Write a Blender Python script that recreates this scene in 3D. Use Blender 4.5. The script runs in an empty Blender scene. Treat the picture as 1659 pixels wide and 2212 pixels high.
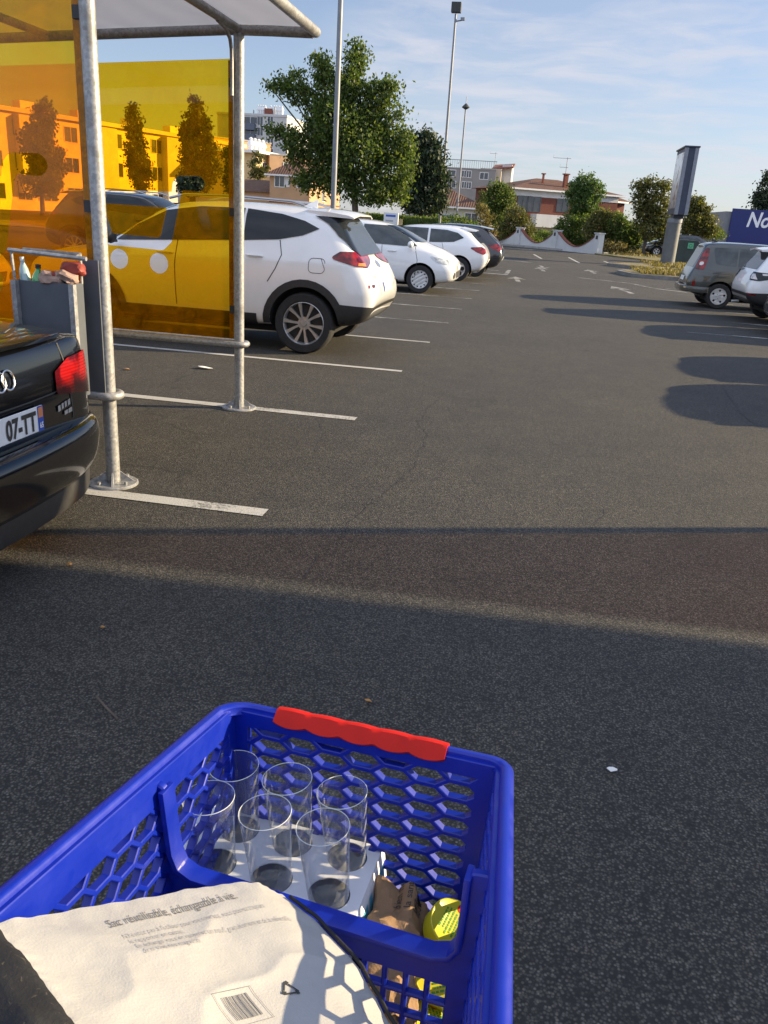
import bpy, bmesh, math, random
from mathutils import Vector, Matrix
from mathutils.bvhtree import BVHTree
import numpy as np

S = bpy.context.scene
COL = S.collection
R = math.radians
random.seed(7)
rng = np.random.default_rng(11)

# ------------------------------------------------------------------ camera
CAM_H = 1.6
PITCH, ROLL, YAW = R(20.035), R(3.67), R(9.193)
FOC = 1755.0 / 2212.0                      # focal length over picture height
cam = bpy.data.cameras.new('camera')
cam.sensor_fit = 'VERTICAL'
cam.angle = 2 * math.atan(0.5 / FOC)
cam.clip_start = 0.02
cam.clip_end = 2000
cam_o = bpy.data.objects.new('camera', cam)
COL.objects.link(cam_o)
_u = Vector((math.cos(YAW), math.sin(YAW), 0))
_f = Vector((-math.sin(YAW), math.cos(YAW), 0))
_z = Vector((0, 0, 1))
_fwd = _f * math.cos(PITCH) - _z * math.sin(PITCH)
_up0 = _f * math.sin(PITCH) + _z * math.cos(PITCH)
_rt = _u * math.cos(ROLL) + _up0 * math.sin(ROLL)
_up = _up0 * math.cos(ROLL) - _u * math.sin(ROLL)
_m = Matrix((_rt, _up, -_fwd)).transposed().to_4x4()
_m.translation = Vector((0, 0, CAM_H))
cam_o.matrix_world = _m
S.camera = cam_o
cam.dof.use_dof = False


def at(px, py, Y):
    """world point at distance Y that the survey photo shows at (px, py) of 1659 x 2212"""
    d = _fwd * 1755.0 + _rt * (px - 829.5) - _up * (py - 1106.0)
    return Vector((0, 0, CAM_H)) + d * (Y / d.y)


def depth(p):
    return (Vector(p) - Vector((0, 0, CAM_H))).dot(_fwd)


# ------------------------------------------------------------------ light
SUN_EL, SUN_AZ = R(18.0), R(19.5)          # azimuth from +X towards +Y
sdir = Vector((math.cos(SUN_EL) * math.cos(SUN_AZ), math.cos(SUN_EL) * math.sin(SUN_AZ), math.sin(SUN_EL)))
sun = bpy.data.lights.new('sun', 'SUN')
sun.energy = 5.0
sun.angle = R(0.55)
sun.color = (1.0, 0.79, 0.47)
sun_o = bpy.data.objects.new('sun', sun)
COL.objects.link(sun_o)
sun_o.rotation_euler = (-sdir).to_track_quat('-Z', 'Y').to_euler()
sun_o.location = sdir * 60

W = bpy.data.worlds.new('World')
S.world = W
W.use_nodes = True
nt = W.node_tree
for n in list(nt.nodes):
    nt.nodes.remove(n)
N = nt.nodes.new
out = N('ShaderNodeOutputWorld')
bg = N('ShaderNodeBackground')
sky = N('ShaderNodeTexSky')
sky.sky_type = 'NISHITA'
sky.sun_disc = False
sky.sun_elevation = SUN_EL
sky.sun_rotation = R(90) - SUN_AZ
sky.altitude = 100
sky.air_density = 1.0
sky.dust_density = 0.6
sky.ozone_density = 1.6
bg.inputs['Strength'].default_value = 0.064
tc = N('ShaderNodeTexCoord')
sx = N('ShaderNodeSeparateXYZ')
nt.links.new(tc.outputs['Generated'], sx.inputs[0])


def wmath(op, a, b=None, clamp=False):
    m = N('ShaderNodeMath')
    m.operation = op
    m.use_clamp = clamp
    for i, v in enumerate((a, b)):
        if v is None:
            continue
        if isinstance(v, (int, float)):
            m.inputs[i].default_value = v
        else:
            nt.links.new(v, m.inputs[i])
    return m.outputs[0]


zz = wmath('MAXIMUM', sx.outputs['Z'], 0.0)
den = wmath('ADD', zz, 0.07)
cx = wmath('DIVIDE', sx.outputs['X'], den)
cy = wmath('DIVIDE', sx.outputs['Y'], den)
cc = N('ShaderNodeCombineXYZ')
nt.links.new(cx, cc.inputs[0])
nt.links.new(cy, cc.inputs[1])


def wnoise(scale, rot, sc, detail, dist, rough=0.6):
    mp = N('ShaderNodeMapping')
    mp.inputs['Rotation'].default_value = (0, 0, R(rot))
    mp.inputs['Scale'].default_value = sc
    nt.links.new(cc.outputs[0], mp.inputs[0])
    t = N('ShaderNodeTexNoise')
    t.inputs['Scale'].default_value = scale
    t.inputs['Detail'].default_value = detail
    t.inputs['Roughness'].default_value = rough
    t.inputs['Distortion'].default_value = dist
    nt.links.new(mp.outputs[0], t.inputs['Vector'])
    return t.outputs['Fac']


def wramp(v, a, b):
    m = N('ShaderNodeMapRange')
    m.interpolation_type = 'SMOOTHSTEP'
    m.inputs['From Min'].default_value = a
    m.inputs['From Max'].default_value = b
    nt.links.new(v, m.inputs['Value'])
    return m.outputs['Result']


big = wramp(wnoise(0.55, 24, (0.8, 1.8, 1), 3, 0.3), 0.36, 0.60)
fine = wramp(wnoise(2.3, 20, (1.0, 1.25, 1), 8, 0.5, 0.6), 0.34, 0.68)
wisp = wramp(wnoise(0.8, 50, (0.8, 1.7, 1), 6, 0.6, 0.6), 0.55, 0.80)


def toward(px, py, lo, hi):
    d = (_fwd * 1755.0 + _rt * (px - 829.5) - _up * (py - 1106.0)).normalized()
    v = N('ShaderNodeVectorMath')
    v.operation = 'DOT_PRODUCT'
    nt.links.new(tc.outputs['Generated'], v.inputs[0])
    v.inputs[1].default_value = d
    return wramp(v.outputs['Value'], lo, hi)


bank = wmath('MAXIMUM', wmath('MAXIMUM', toward(1330, 290, 0.950, 0.990), toward(1750, 330, 0.955, 0.992)), toward(1050, 330, 0.972, 0.993))
c1 = wmath('MULTIPLY', bank, wmath('ADD', wmath('MULTIPLY', fine, 0.75), 0.25))
c1 = wmath('MULTIPLY', c1, wmath('ADD', wmath('MULTIPLY', big, 0.5), 0.5))
c2 = wmath('MULTIPLY', wmath('MULTIPLY', wisp, big), 0.42)
low = wramp(sx.outputs['Z'], 0.45, 0.06)      # more veil low over the roofs
veil = wmath('MULTIPLY', low, 0.38)
cl = wmath('MULTIPLY', wmath('MAXIMUM', c1, c2), 0.62)
fac = wmath('ADD', cl, veil, True)
fac = wmath('MULTIPLY', fac, 0.86)
mixc = N('ShaderNodeMix')
mixc.data_type = 'RGBA'
nt.links.new(fac, mixc.inputs['Factor'])
tint = N('ShaderNodeMix')
tint.data_type = 'RGBA'
tint.blend_type = 'MULTIPLY'
tint.inputs['Factor'].default_value = 1.0
nt.links.new(sky.outputs[0], tint.inputs['A'])
tint.inputs['B'].default_value = (0.84, 0.95, 1.17, 1)
nt.links.new(tint.outputs['Result'], mixc.inputs['A'])
mixc.inputs['B'].default_value = (5.3, 5.35, 5.9, 1)
# unseen bright cloud, added overhead and behind the viewer to lift the shade
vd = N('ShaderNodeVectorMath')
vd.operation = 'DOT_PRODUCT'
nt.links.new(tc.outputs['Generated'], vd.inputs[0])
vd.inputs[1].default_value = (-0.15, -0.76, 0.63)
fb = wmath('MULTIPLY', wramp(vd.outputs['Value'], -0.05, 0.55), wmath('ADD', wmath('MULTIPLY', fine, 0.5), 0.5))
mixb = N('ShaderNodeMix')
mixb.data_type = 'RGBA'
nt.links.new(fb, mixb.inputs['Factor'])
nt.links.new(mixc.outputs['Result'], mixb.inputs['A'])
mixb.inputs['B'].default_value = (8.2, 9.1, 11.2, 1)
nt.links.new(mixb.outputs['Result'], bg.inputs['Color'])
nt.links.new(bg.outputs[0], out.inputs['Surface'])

S.view_settings.view_transform = 'Standard'
S.view_settings.look = 'None'
S.view_settings.gamma = 1.0
S.view_settings.exposure = 1.15
S.render.engine = 'CYCLES'
S.cycles.max_bounces = 8
S.cycles.transparent_max_bounces = 24
S.cycles.caustics_reflective = False
S.cycles.caustics_refractive = False

# ------------------------------------------------------------------ materials
MAT = {}


class G:
    """tiny node-graph helper"""

    def __init__(s, name):
        s.m = bpy.data.materials.new(name)
        s.m.use_nodes = True
        s.t = s.m.node_tree
        s.p = s.t.nodes['Principled BSDF']
        s.o = s.t.nodes['Material Output']
        MAT[name] = s.m

    def n(s, typ, **kw):
        x = s.t.nodes.new(typ)
        for k, v in kw.items():
            setattr(x, k, v)
        return x

    def link(s, a, b):
        s.t.links.new(a, b)

    def pos(s, space='world'):
        if space == 'world':
            return s.n('ShaderNodeNewGeometry').outputs['Position']
        return s.n('ShaderNodeTexCoord').outputs['Object']

    def noise(s, scale, detail=4, rough=0.55, vec=None, dist=0.0):
        t = s.n('ShaderNodeTexNoise')
        t.inputs['Scale'].default_value = scale
        t.inputs['Detail'].default_value = detail
        t.inputs['Roughness'].default_value = rough
        t.inputs['Distortion'].default_value = dist
        if vec is not None:
            s.link(vec, t.inputs['Vector'])
        return t.outputs['Fac']

    def ramp(s, v, stops):
        r = s.n('ShaderNodeValToRGB')
        e = r.color_ramp.elements
        while len(e) < len(stops):
            e.new(0.5)
        for el, (p, c) in zip(e, stops):
            el.position = p
            el.color = (*c, 1) if len(c) == 3 else c
        s.link(v, r.inputs[0])
        return r.outputs['Color']

    def mr(s, v, a, b, c=0.0, d=1.0):
        m = s.n('ShaderNodeMapRange')
        for k, x in zip(('From Min', 'From Max', 'To Min', 'To Max'), (a, b, c, d)):
            m.inputs[k].default_value = x
        s.link(v, m.inputs['Value'])
        return m.outputs['Result']

    def mix(s, f, a, b, mode='MIX'):
        m = s.n('ShaderNodeMix')
        m.data_type = 'RGBA'
        m.blend_type = mode
        for k, v in (('Factor', f), ('A', a), ('B', b)):
            if isinstance(v, (int, float)):
                m.inputs[k].default_value = v
            elif isinstance(v, tuple):
                m.inputs[k].default_value = (*v, 1)
            else:
                s.link(v, m.inputs[k])
        return m.outputs['Result']

    def bump(s, h, strength=0.3, dist=0.01):
        b = s.n('ShaderNodeBump')
        b.inputs['Strength'].default_value = strength
        b.inputs['Distance'].default_value = dist
        s.link(h, b.inputs['Height'])
        s.link(b.outputs[0], s.p.inputs['Normal'])

    def col(s, v):
        if isinstance(v, tuple):
            s.p.inputs['Base Color'].default_value = (*v, 1)
        else:
            s.link(v, s.p.inputs['Base Color'])

    def set(s, **kw):
        for k, v in kw.items():
            s.p.inputs[k.replace('_', ' ')].default_value = v
        return s


def simple(name, color, rough=0.5, metal=0.0, var=0.12, scale=6.0, coat=0.0, spec=0.5, bump=0.0, space='obj'):
    g = G(name)
    f = g.noise(scale, 5, 0.6, g.pos(space))
    lo = tuple(max(0, c * (1 - var)) for c in color)
    hi = tuple(min(1, c * (1 + var)) for c in color)
    g.col(g.ramp(f, [(0.3, lo), (0.7, hi)]))
    g.set(Roughness=rough, Metallic=metal, Coat_Weight=coat, Specular_IOR_Level=spec)
    g.p.inputs['Coat Roughness'].default_value = 0.06
    if bump:
        g.bump(g.noise(scale * 9, 4, 0.6, g.pos(space)), bump, 0.004)
    return g.m


# asphalt: bitumen with pale and dark stones, traffic polish and hairline cracks
g = G('asphalt')
P = g.pos()
v = g.n('ShaderNodeTexVoronoi')
v.inputs['Scale'].default_value = 125
g.link(P, v.inputs['Vector'])
stone = g.n('ShaderNodeSeparateColor')
g.link(v.outputs['Color'], stone.inputs[0])
c_st = g.ramp(stone.outputs[0], [(0.0, (0.050, 0.0470, 0.0405)), (0.5, (0.088, 0.081, 0.0695)), (0.82, (0.114, 0.105, 0.089)), (0.96, (0.150, 0.138, 0.118))])
gap = g.mr(v.outputs['Distance'], 0.25, 0.62)
c_st = g.mix(gap, c_st, (0.022, 0.021, 0.020))
f1 = g.noise(0.35, 5, 0.6, P)
f2 = g.noise(3.3, 6, 0.65, P)
c_st = g.mix(1.0, c_st, g.ramp(f1, [(0.3, (0.80, 0.80, 0.82)), (0.7, (1.16, 1.14, 1.10))]), 'MULTIPLY')
c_st = g.mix(1.0, c_st, g.ramp(f2, [(0.3, (0.82, 0.82, 0.83)), (0.7, (1.15, 1.14, 1.12))]), 'MULTIPLY')
f5 = g.noise(34, 4, 0.75, P)
c_st = g.mix(1.0, c_st, g.ramp(f5, [(0.32, (0.66, 0.66, 0.66)), (0.68, (1.34, 1.34, 1.33))]), 'MULTIPLY')
f4 = g.noise(0.9, 4, 0.65, P, 0.6)
c_st = g.mix(1.0, c_st, g.ramp(f4, [(0.60, (1.0, 1.0, 1.0)), (0.72, (0.78, 0.78, 0.78))]), 'MULTIPLY')
wv = g.n('ShaderNodeVectorMath', operation='ADD')
wn = g.n('ShaderNodeTexNoise')
wn.inputs['Scale'].default_value = 1.3
wn.inputs['Detail'].default_value = 6
g.link(P, wn.inputs['Vector'])
g.link(P, wv.inputs[0])
g.link(wn.outputs['Color'], wv.inputs[1])
vc = g.n('ShaderNodeTexVoronoi', feature='DISTANCE_TO_EDGE')
vc.inputs['Scale'].default_value = 0.27
g.link(wv.outputs[0], vc.inputs['Vector'])
crk = g.mr(vc.outputs['Distance'], 0.0012, 0.004, 1.0, 0.0)
msk = g.mr(g.noise(0.5, 2, 0.5, P), 0.50, 0.60)
cm = g.n('ShaderNodeMath', operation='MULTIPLY')
g.link(crk, cm.inputs[0])
g.link(msk, cm.inputs[1])
cm2 = g.n('ShaderNodeMath', operation='MULTIPLY')
g.link(cm.outputs[0], cm2.inputs[0])
cm2.inputs[1].default_value = 0.7
c_st = g.mix(cm2.outputs[0], c_st, (0.015, 0.015, 0.015))
g.col(c_st)
g.set(Roughness=0.78, Specular_IOR_Level=0.42)
hn = g.n('ShaderNodeMath', operation='SUBTRACT')
hn.inputs[0].default_value = 1.0
g.link(v.outputs['Distance'], hn.inputs[1])
hb = g.n('ShaderNodeMath', operation='ADD')
g.link(hn.outputs[0], hb.inputs[0])
g.link(g.noise(320, 3, 0.6, P), hb.inputs[1])
g.bump(hb.outputs[0], 0.55, 0.004)


def paint(name, wear):
    g = G(name)
    P = g.pos()
    v = g.n('ShaderNodeTexVoronoi')
    v.inputs['Scale'].default_value = 105
    g.link(P, v.inputs['Vector'])
    n1 = g.noise(55, 5, 0.75, P)
    n2 = g.noise(2.2, 3, 0.6, P)
    ad = g.n('ShaderNodeMath', operation='ADD')
    g.link(n1, ad.inputs[0])
    g.link(n2, ad.inputs[1])
    f = g.mr(ad.outputs[0], wear - 0.1, wear + 0.1)
    g.col(g.mix(f, (0.075, 0.072, 0.068), (0.42, 0.41, 0.385)))
    g.set(Roughness=0.7)
    g.bump(v.outputs['Distance'], 0.35, 0.003)
    return g.m


paint('line_paint', 0.84)
paint('line_paint_worn', 1.05)

g = G('dry_grass')
P = g.pos()
g.col(g.mix(g.mr(g.noise(0.55, 4, 0.6, P), 0.4, 0.6), g.ramp(g.noise(9, 6, 0.7, P), [(0.3, (0.12, 0.085, 0.04)), (0.7, (0.36, 0.27, 0.14))]), g.ramp(g.noise(14, 6, 0.7, P), [(0.3, (0.05, 0.06, 0.02)), (0.7, (0.16, 0.16, 0.06))])))
g.set(Roughness=0.95)
g.bump(g.noise(60, 5, 0.7, P), 0.8, 0.03)
simple('concrete', (0.34, 0.33, 0.31), 0.85, var=0.25, scale=5, bump=0.3, space='world')
simple('concrete_dark', (0.17, 0.165, 0.155), 0.9, var=0.3, scale=4, bump=0.3, space='world')

# galvanised steel with spangle
g = G('galvanised')
P = g.pos()
v = g.n('ShaderNodeTexVoronoi')
v.inputs['Scale'].default_value = 70
g.link(P, v.inputs['Vector'])
sc = g.n('ShaderNodeSeparateColor')
g.link(v.outputs['Color'], sc.inputs[0])
c = g.ramp(sc.outputs[0], [(0, (0.25, 0.255, 0.265)), (1, (0.40, 0.40, 0.405))])
c = g.mix(g.mr(g.noise(7, 5, 0.7, P), 0.50, 0.72), c, (0.18, 0.172, 0.16))
g.col(c)
g.set(Metallic=0.4, Roughness=0.5)
g.bump(g.noise(45, 4, 0.6, P), 0.10, 0.003)

# tinted shelter panel: clear amber acrylic
g = G('amber_acrylic')
tr = g.n('ShaderNodeBsdfTransparent')
n_ = g.noise(1.3, 3, 0.5, g.pos())
g.link(g.ramp(n_, [(0.3, (0.985, 0.735, 0.11)), (0.7, (0.995, 0.785, 0.15))]), tr.inputs['Color'])
gl = g.n('ShaderNodeBsdfGlossy')
gl.inputs['Roughness'].default_value = 0.03
df = g.n('ShaderNodeBsdfTranslucent')
df.inputs['Color'].default_value = (0.85, 0.42, 0.01, 1)
d2 = g.n('ShaderNodeBsdfDiffuse')
d2.inputs['Color'].default_value = (0.7, 0.33, 0.01, 1)
ad = g.n('ShaderNodeMixShader')
ad.inputs[0].default_value = 0.5
g.link(df.outputs[0], ad.inputs[1])
g.link(d2.outputs[0], ad.inputs[2])
m1 = g.n('ShaderNodeMixShader')
g.link(g.mr(g.noise(5.5, 6, 0.75, g.pos(), 1.5), 0.35, 0.75, 0.035, 0.14), m1.inputs[0])
g.link(tr.outputs[0], m1.inputs[1])
g.link(ad.outputs[0], m1.inputs[2])
lw = g.n('ShaderNodeLayerWeight')
lw.inputs[0].default_value = 0.5
pw = g.n('ShaderNodeMath', operation='POWER')
g.link(lw.outputs['Facing'], pw.inputs[0])
pw.inputs[1].default_value = 2.6
frv = g.mr(pw.outputs[0], 0.0, 1.0, 0.015, 0.85)
m2 = g.n('ShaderNodeMixShader')
g.link(frv, m2.inputs[0])
g.link(m1.outputs[0], m2.inputs[1])
g.link(gl.outputs[0], m2.inputs[2])
g.link(m2.outputs[0], g.o.inputs['Surface'])

# drinking glass (thin walls)
g = G('clear_glass')
tr = g.n('ShaderNodeBsdfTransparent')
tr.inputs['Color'].default_value = (0.985, 0.99, 0.99, 1)
gl = g.n('ShaderNodeBsdfGlossy')
gl.inputs['Roughness'].default_value = 0.03
lw = g.n('ShaderNodeLayerWeight')
lw.inputs[0].default_value = 0.5
pw = g.n('ShaderNodeMath', operation='POWER')
g.link(lw.outputs['Facing'], pw.inputs[0])
pw.inputs[1].default_value = 3.2
cl_ = g.mr(pw.outputs[0], 0.0, 1.0, 0.05, 0.85)
painted_sheen = g.n('ShaderNodeBsdfDiffuse')
painted_sheen.inputs['Color'].default_value = (0.80, 0.84, 0.86, 1)  # pale diffuse layer, strongest edge-on, stands in for reflections on the glass
m0 = g.n('ShaderNodeMixShader')
g.link(g.mr(pw.outputs[0], 0.0, 1.0, 0.035, 0.55), m0.inputs[0])
g.link(tr.outputs[0], m0.inputs[1])
g.link(painted_sheen.outputs[0], m0.inputs[2])
m2 = g.n('ShaderNodeMixShader')
g.link(cl_, m2.inputs[0])
g.link(m0.outputs[0], m2.inputs[1])
g.link(gl.outputs[0], m2.inputs[2])
g.link(m2.outputs[0], g.o.inputs['Surface'])

# roof sheet: milky corrugated polycarbonate
g = G('milky_sheet')
tr = g.n('ShaderNodeBsdfTranslucent')
tr.inputs['Color'].default_value = (0.78, 0.79, 0.84, 1)
df = g.n('ShaderNodeBsdfDiffuse')
wv_ = g.n('ShaderNodeTexWave')
wv_.inputs['Scale'].default_value = 1.1
wv_.inputs['Distortion'].default_value = 5
wv_.inputs['Detail'].default_value = 3
g.link(g.pos(), wv_.inputs['Vector'])
g.link(g.ramp(wv_.outputs['Fac'], [(0, (0.46, 0.47, 0.50)), (1, (0.62, 0.63, 0.65))]), df.inputs['Color'])
m2 = g.n('ShaderNodeMixShader')
m2.inputs[0].default_value = 0.55
g.link(df.outputs[0], m2.inputs[1])
g.link(tr.outputs[0], m2.inputs[2])
g.link(m2.outputs[0], g.o.inputs['Surface'])

simple('lip_highlight', (0.62, 0.66, 0.66), 0.08, var=0.3, scale=60, coat=1.0)  # opaque pale tone, paints the highlight along the tumbler lips
g = G('blue_plastic')
P = g.pos('obj')
c = g.ramp(g.noise(9, 6, 0.65, P), [(0.3, (0.0010, 0.0135, 0.285)), (0.7, (0.0016, 0.0175, 0.335))])
sc_n = g.noise(60, 3, 0.8, P, 2.5)
c = g.mix(g.mr(sc_n, 0.68, 0.76, 0.0, 0.14), c, (0.05, 0.07, 0.36))
g.col(c)
g.link(g.mr(g.noise(18, 5, 0.7, P), 0.3, 0.7, 0.30, 0.50), g.p.inputs['Roughness'])
g.bump(g.noise(240, 3, 0.6, P), 0.06, 0.001)
simple('red_plastic', (0.50, 0.010, 0.005), 0.6, var=0.10, scale=20, spec=0.25, bump=0.05)
simple('white_card', (0.74, 0.75, 0.78), 0.6, var=0.03, scale=10)
simple('card_blue', (0.10, 0.42, 0.60), 0.5, var=0.1, scale=20)
simple('card_shade', (0.115, 0.115, 0.115), 0.9, var=0.2, scale=20)  # card darkened to stand for shade inside the carton
simple('yellow_lid', (0.50, 0.45, 0.014), 0.36, var=0.06, scale=20, spec=0.5)
simple('green_print', (0.06, 0.25, 0.03), 0.5)
simple('dark_print', (0.03, 0.03, 0.03), 0.6)
simple('grey_print', (0.17, 0.17, 0.18), 0.6)
simple('pale_print', (0.32, 0.32, 0.34), 0.6)
simple('white_letters', (0.82, 0.82, 0.84), 0.5, var=0.03)
simple('steel_bright', (0.75, 0.75, 0.76), 0.16, metal=1.0, var=0.05)
simple('kraft_paper', (0.27, 0.165, 0.088), 0.85, var=0.2, scale=14, bump=0.4)

g = G('woven_white')
P = g.pos('obj')
hh = g.noise(420, 2, 0.5, P)
h3 = g.n('ShaderNodeMath', operation='MULTIPLY_ADD')
g.link(g.noise(8, 5, 0.55, P, 1.2), h3.inputs[0])
h3.inputs[1].default_value = 1.7
g.link(hh, h3.inputs[2])
g.col(g.ramp(g.noise(7, 5, 0.6, P), [(0.3, (0.345, 0.34, 0.335)), (0.7, (0.39, 0.385, 0.38))]))
g.set(Roughness=0.62)
g.bump(h3.outputs[0], 0.20, 0.0022)

g = G('black_weave')
P = g.pos('obj')
g.col(g.mix(g.mr(g.noise(90, 3, 0.7, P, 1.0), 0.62, 0.72), (0.010, 0.010, 0.011), (0.085, 0.07, 0.045)))
g.set(Roughness=0.75)
g.bump(g.noise(260, 3, 0.6, P), 0.35, 0.002)


def car_paint(name, color, metal=0.0, rough=0.28, coat=1.0):
    g = G(name)
    P = g.pos('obj')
    f = g.noise(3.0, 5, 0.6, P)
    lo = tuple(c * 0.93 for c in color)
    g.col(g.ramp(f, [(0.3, lo), (0.7, color)]))
    g.set(Roughness=rough, Metallic=metal, Coat_Weight=coat)
    g.p.inputs['Coat Roughness'].default_value = 0.04
    g.bump(g.noise(160, 2, 0.5, P), 0.012, 0.001)
    return g.m


car_paint('white_paint', (0.80, 0.80, 0.80))
car_paint('black_paint', (0.0035, 0.004, 0.006), 0.0, 0.15)
MAT['black_paint'].node_tree.nodes['Principled BSDF'].inputs['Specular IOR Level'].default_value = 0.25
MAT['black_paint'].node_tree.nodes['Principled BSDF'].inputs['Coat Weight'].default_value = 0.7
car_paint('dark_paint', (0.020, 0.022, 0.027), 0.2, 0.25)
car_paint('grey_green_paint', (0.058, 0.061, 0.056), 0.4, 0.34)
car_paint('silver_paint', (0.42, 0.43, 0.45), 0.5, 0.3)
simple('car_glass', (0.016, 0.020, 0.024), 0.05, var=0.3, scale=1.6, coat=0.0, spec=0.36)
simple('cabin_glass', (0.045, 0.055, 0.06), 0.05, var=0.6, scale=1.8, coat=0.0, spec=0.5)
simple('black_trim', (0.022, 0.022, 0.024), 0.6, var=0.2, scale=30)
simple('seam', (0.03, 0.03, 0.03), 0.7)
simple('tyre_rubber', (0.019, 0.019, 0.020), 0.85, var=0.25, scale=22, bump=0.3)
simple('well_dark', (0.008, 0.008, 0.008), 0.9)
simple('alloy', (0.56, 0.56, 0.57), 0.3, metal=0.75, var=0.1, scale=14)
simple('hubcap_silver', (0.58, 0.59, 0.60), 0.4, metal=0.45, var=0.1, scale=14)
simple('brake_dark', (0.05, 0.05, 0.05), 0.6, metal=0.4)
simple('plate_white', (0.78, 0.79, 0.80), 0.35, var=0.04)
simple('plate_blue', (0.02, 0.08, 0.42), 0.4)
simple('plate_orange', (0.62, 0.22, 0.10), 0.4)
simple('skid_silver', (0.5, 0.5, 0.5), 0.4, metal=0.5)
g = G('tail_red')
P = g.pos('obj')
w_ = g.n('ShaderNodeTexWave', bands_direction='Z')
w_.inputs['Scale'].default_value = 22
g.link(P, w_.inputs['Vector'])
g.col(g.mix(g.mr(g.noise(9, 2, 0.5, P), 0.42, 0.58), g.ramp(w_.outputs['Fac'], [(0, (0.20, 0.003, 0.004)), (1, (0.34, 0.007, 0.006))]), (0.06, 0.001, 0.003)))
g.set(Roughness=0.15, Coat_Weight=0.4)
simple('tail_clear', (0.62, 0.58, 0.56), 0.12, var=0.25, scale=25, coat=1.0)
simple('lamp_clear', (0.50, 0.52, 0.52), 0.08, var=0.5, scale=14, coat=1.0)
simple('lamp_amber', (0.6, 0.20, 0.03), 0.12, coat=1.0)

# buildings
for nm, c in dict(render_peach=(0.46, 0.29, 0.17), render_orange=(0.60, 0.34, 0.17), render_white=(0.52, 0.52, 0.505), render_grey=(0.25, 0.245, 0.24),
                  render_cream=(0.66, 0.50, 0.28), render_tan=(0.50, 0.42, 0.33), wall_white=(0.55, 0.55, 0.55)).items():
    simple(nm, c, 0.9, var=0.09, scale=0.9, bump=0.2, space='world')
simple('pane_dark', (0.035, 0.042, 0.05), 0.08, var=0.3, scale=2, spec=0.7)
simple('shutter_white', (0.66, 0.67, 0.68), 0.55, var=0.05)
simple('balcony_slate', (0.10, 0.12, 0.16), 0.6)
simple('frame_white', (0.72, 0.72, 0.72), 0.5, var=0.04)
simple('iron_dark', (0.03, 0.035, 0.035), 0.6)
simple('blue_board', (0.007, 0.016, 0.13), 0.45, var=0.06, scale=1.0)
simple('cladding_grey', (0.20, 0.205, 0.22), 0.55, var=0.08, scale=1.0)
simple('container_green', (0.035, 0.05, 0.045), 0.7, var=0.2, scale=3)
simple('sign_green', (0.10, 0.42, 0.22), 0.5)
simple('garage_blue', (0.08, 0.16, 0.25), 0.6)
simple('mast_grey', (0.19, 0.20, 0.22), 0.5, metal=0.4, var=0.12, scale=4)
simple('pillar_grey', (0.12, 0.125, 0.13), 0.6, metal=0.2, var=0.15, scale=3)
simple('frame_slate', (0.035, 0.045, 0.075), 0.5, metal=0.2)
simple('frame_light', (0.20, 0.215, 0.25), 0.45, metal=0.4)
simple('brick_coping', (0.19, 0.062, 0.040), 0.9, var=0.25, scale=12)
g = G('brick_red')
P = g.pos('obj')
b = g.n('ShaderNodeTexBrick')
b.inputs['Scale'].default_value = 4.2
b.inputs['Color1'].default_value = (0.115, 0.032, 0.022, 1)
b.inputs['Color2'].default_value = (0.155, 0.044, 0.029, 1)
b.inputs['Mortar'].default_value = (0.12, 0.075, 0.06, 1)
b.inputs['Mortar Size'].default_value = 0.008
mp = g.n('ShaderNodeMapping')
mp.inputs['Rotation'].default_value = (R(90), 0, 0)
g.link(P, mp.inputs[0])
g.link(mp.outputs[0], b.inputs['Vector'])
g.col(b.outputs['Color'])
g.set(Roughness=0.9)
g = G('roof_tile')
P = g.pos('obj')
w_ = g.n('ShaderNodeTexWave', bands_direction='X')
w_.inputs['Scale'].default_value = 1.25
g.link(P, w_.inputs['Vector'])
n_ = g.noise(2.4, 6, 0.7, P)
c = g.ramp(n_, [(0.25, (0.065, 0.033, 0.023)), (0.55, (0.125, 0.060, 0.040)), (0.8, (0.175, 0.105, 0.075))])
c = g.mix(1.0, c, g.ramp(w_.outputs['Fac'], [(0, (0.62, 0.6, 0.6)), (0.5, (1.1, 1.1, 1.1))]), 'MULTIPLY')
g.col(c)
g.set(Roughness=0.9)
g.bump(w_.outputs['Fac'], 0.8, 0.08)
g = G('roof_tile_dark')
P = g.pos('obj')
g.col(g.ramp(g.noise(3, 6, 0.7, P), [(0.3, (0.07, 0.04, 0.03)), (0.7, (0.16, 0.09, 0.06))]))
g.set(Roughness=0.9)
g = G('poster')
P = g.pos('obj')
sx_ = g.n('ShaderNodeSeparateXYZ')
g.link(P, sx_.inputs[0])
c = g.ramp(g.mr(sx_.outputs['Z'], 2.7, 5.0), [(0.0, (0.34, 0.32, 0.32)), (0.22, (0.58, 0.50, 0.48)), (0.5, (0.74, 0.70, 0.68)), (0.8, (0.85, 0.85, 0.86))])
g.col(g.mix(g.mr(g.noise(1.8, 3, 0.5, P), 0.52, 0.62), c, (0.30, 0.20, 0.17)))
g.set(Roughness=0.25)


def leafmat(name, dark, mid, light, tr=0.35):
    g = G(name)
    geo = g.n('ShaderNodeNewGeometry')
    c = g.ramp(geo.outputs['Random Per Island'], [(0.0, dark), (0.55, mid), (1.0, light)])
    g.col(c)
    g.set(Roughness=0.55, Specular_IOR_Level=0.35)
    t = g.n('ShaderNodeBsdfTranslucent')
    g.link(g.mix(1.0, c, (1.5, 1.6, 0.7), 'MULTIPLY'), t.inputs['Color'])
    m = g.n('ShaderNodeMixShader')
    m.inputs[0].default_value = tr
    g.link(g.p.outputs[0], m.inputs[1])
    g.link(t.outputs[0], m.inputs[2])
    g.link(m.outputs[0], g.o.inputs['Surface'])


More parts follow.
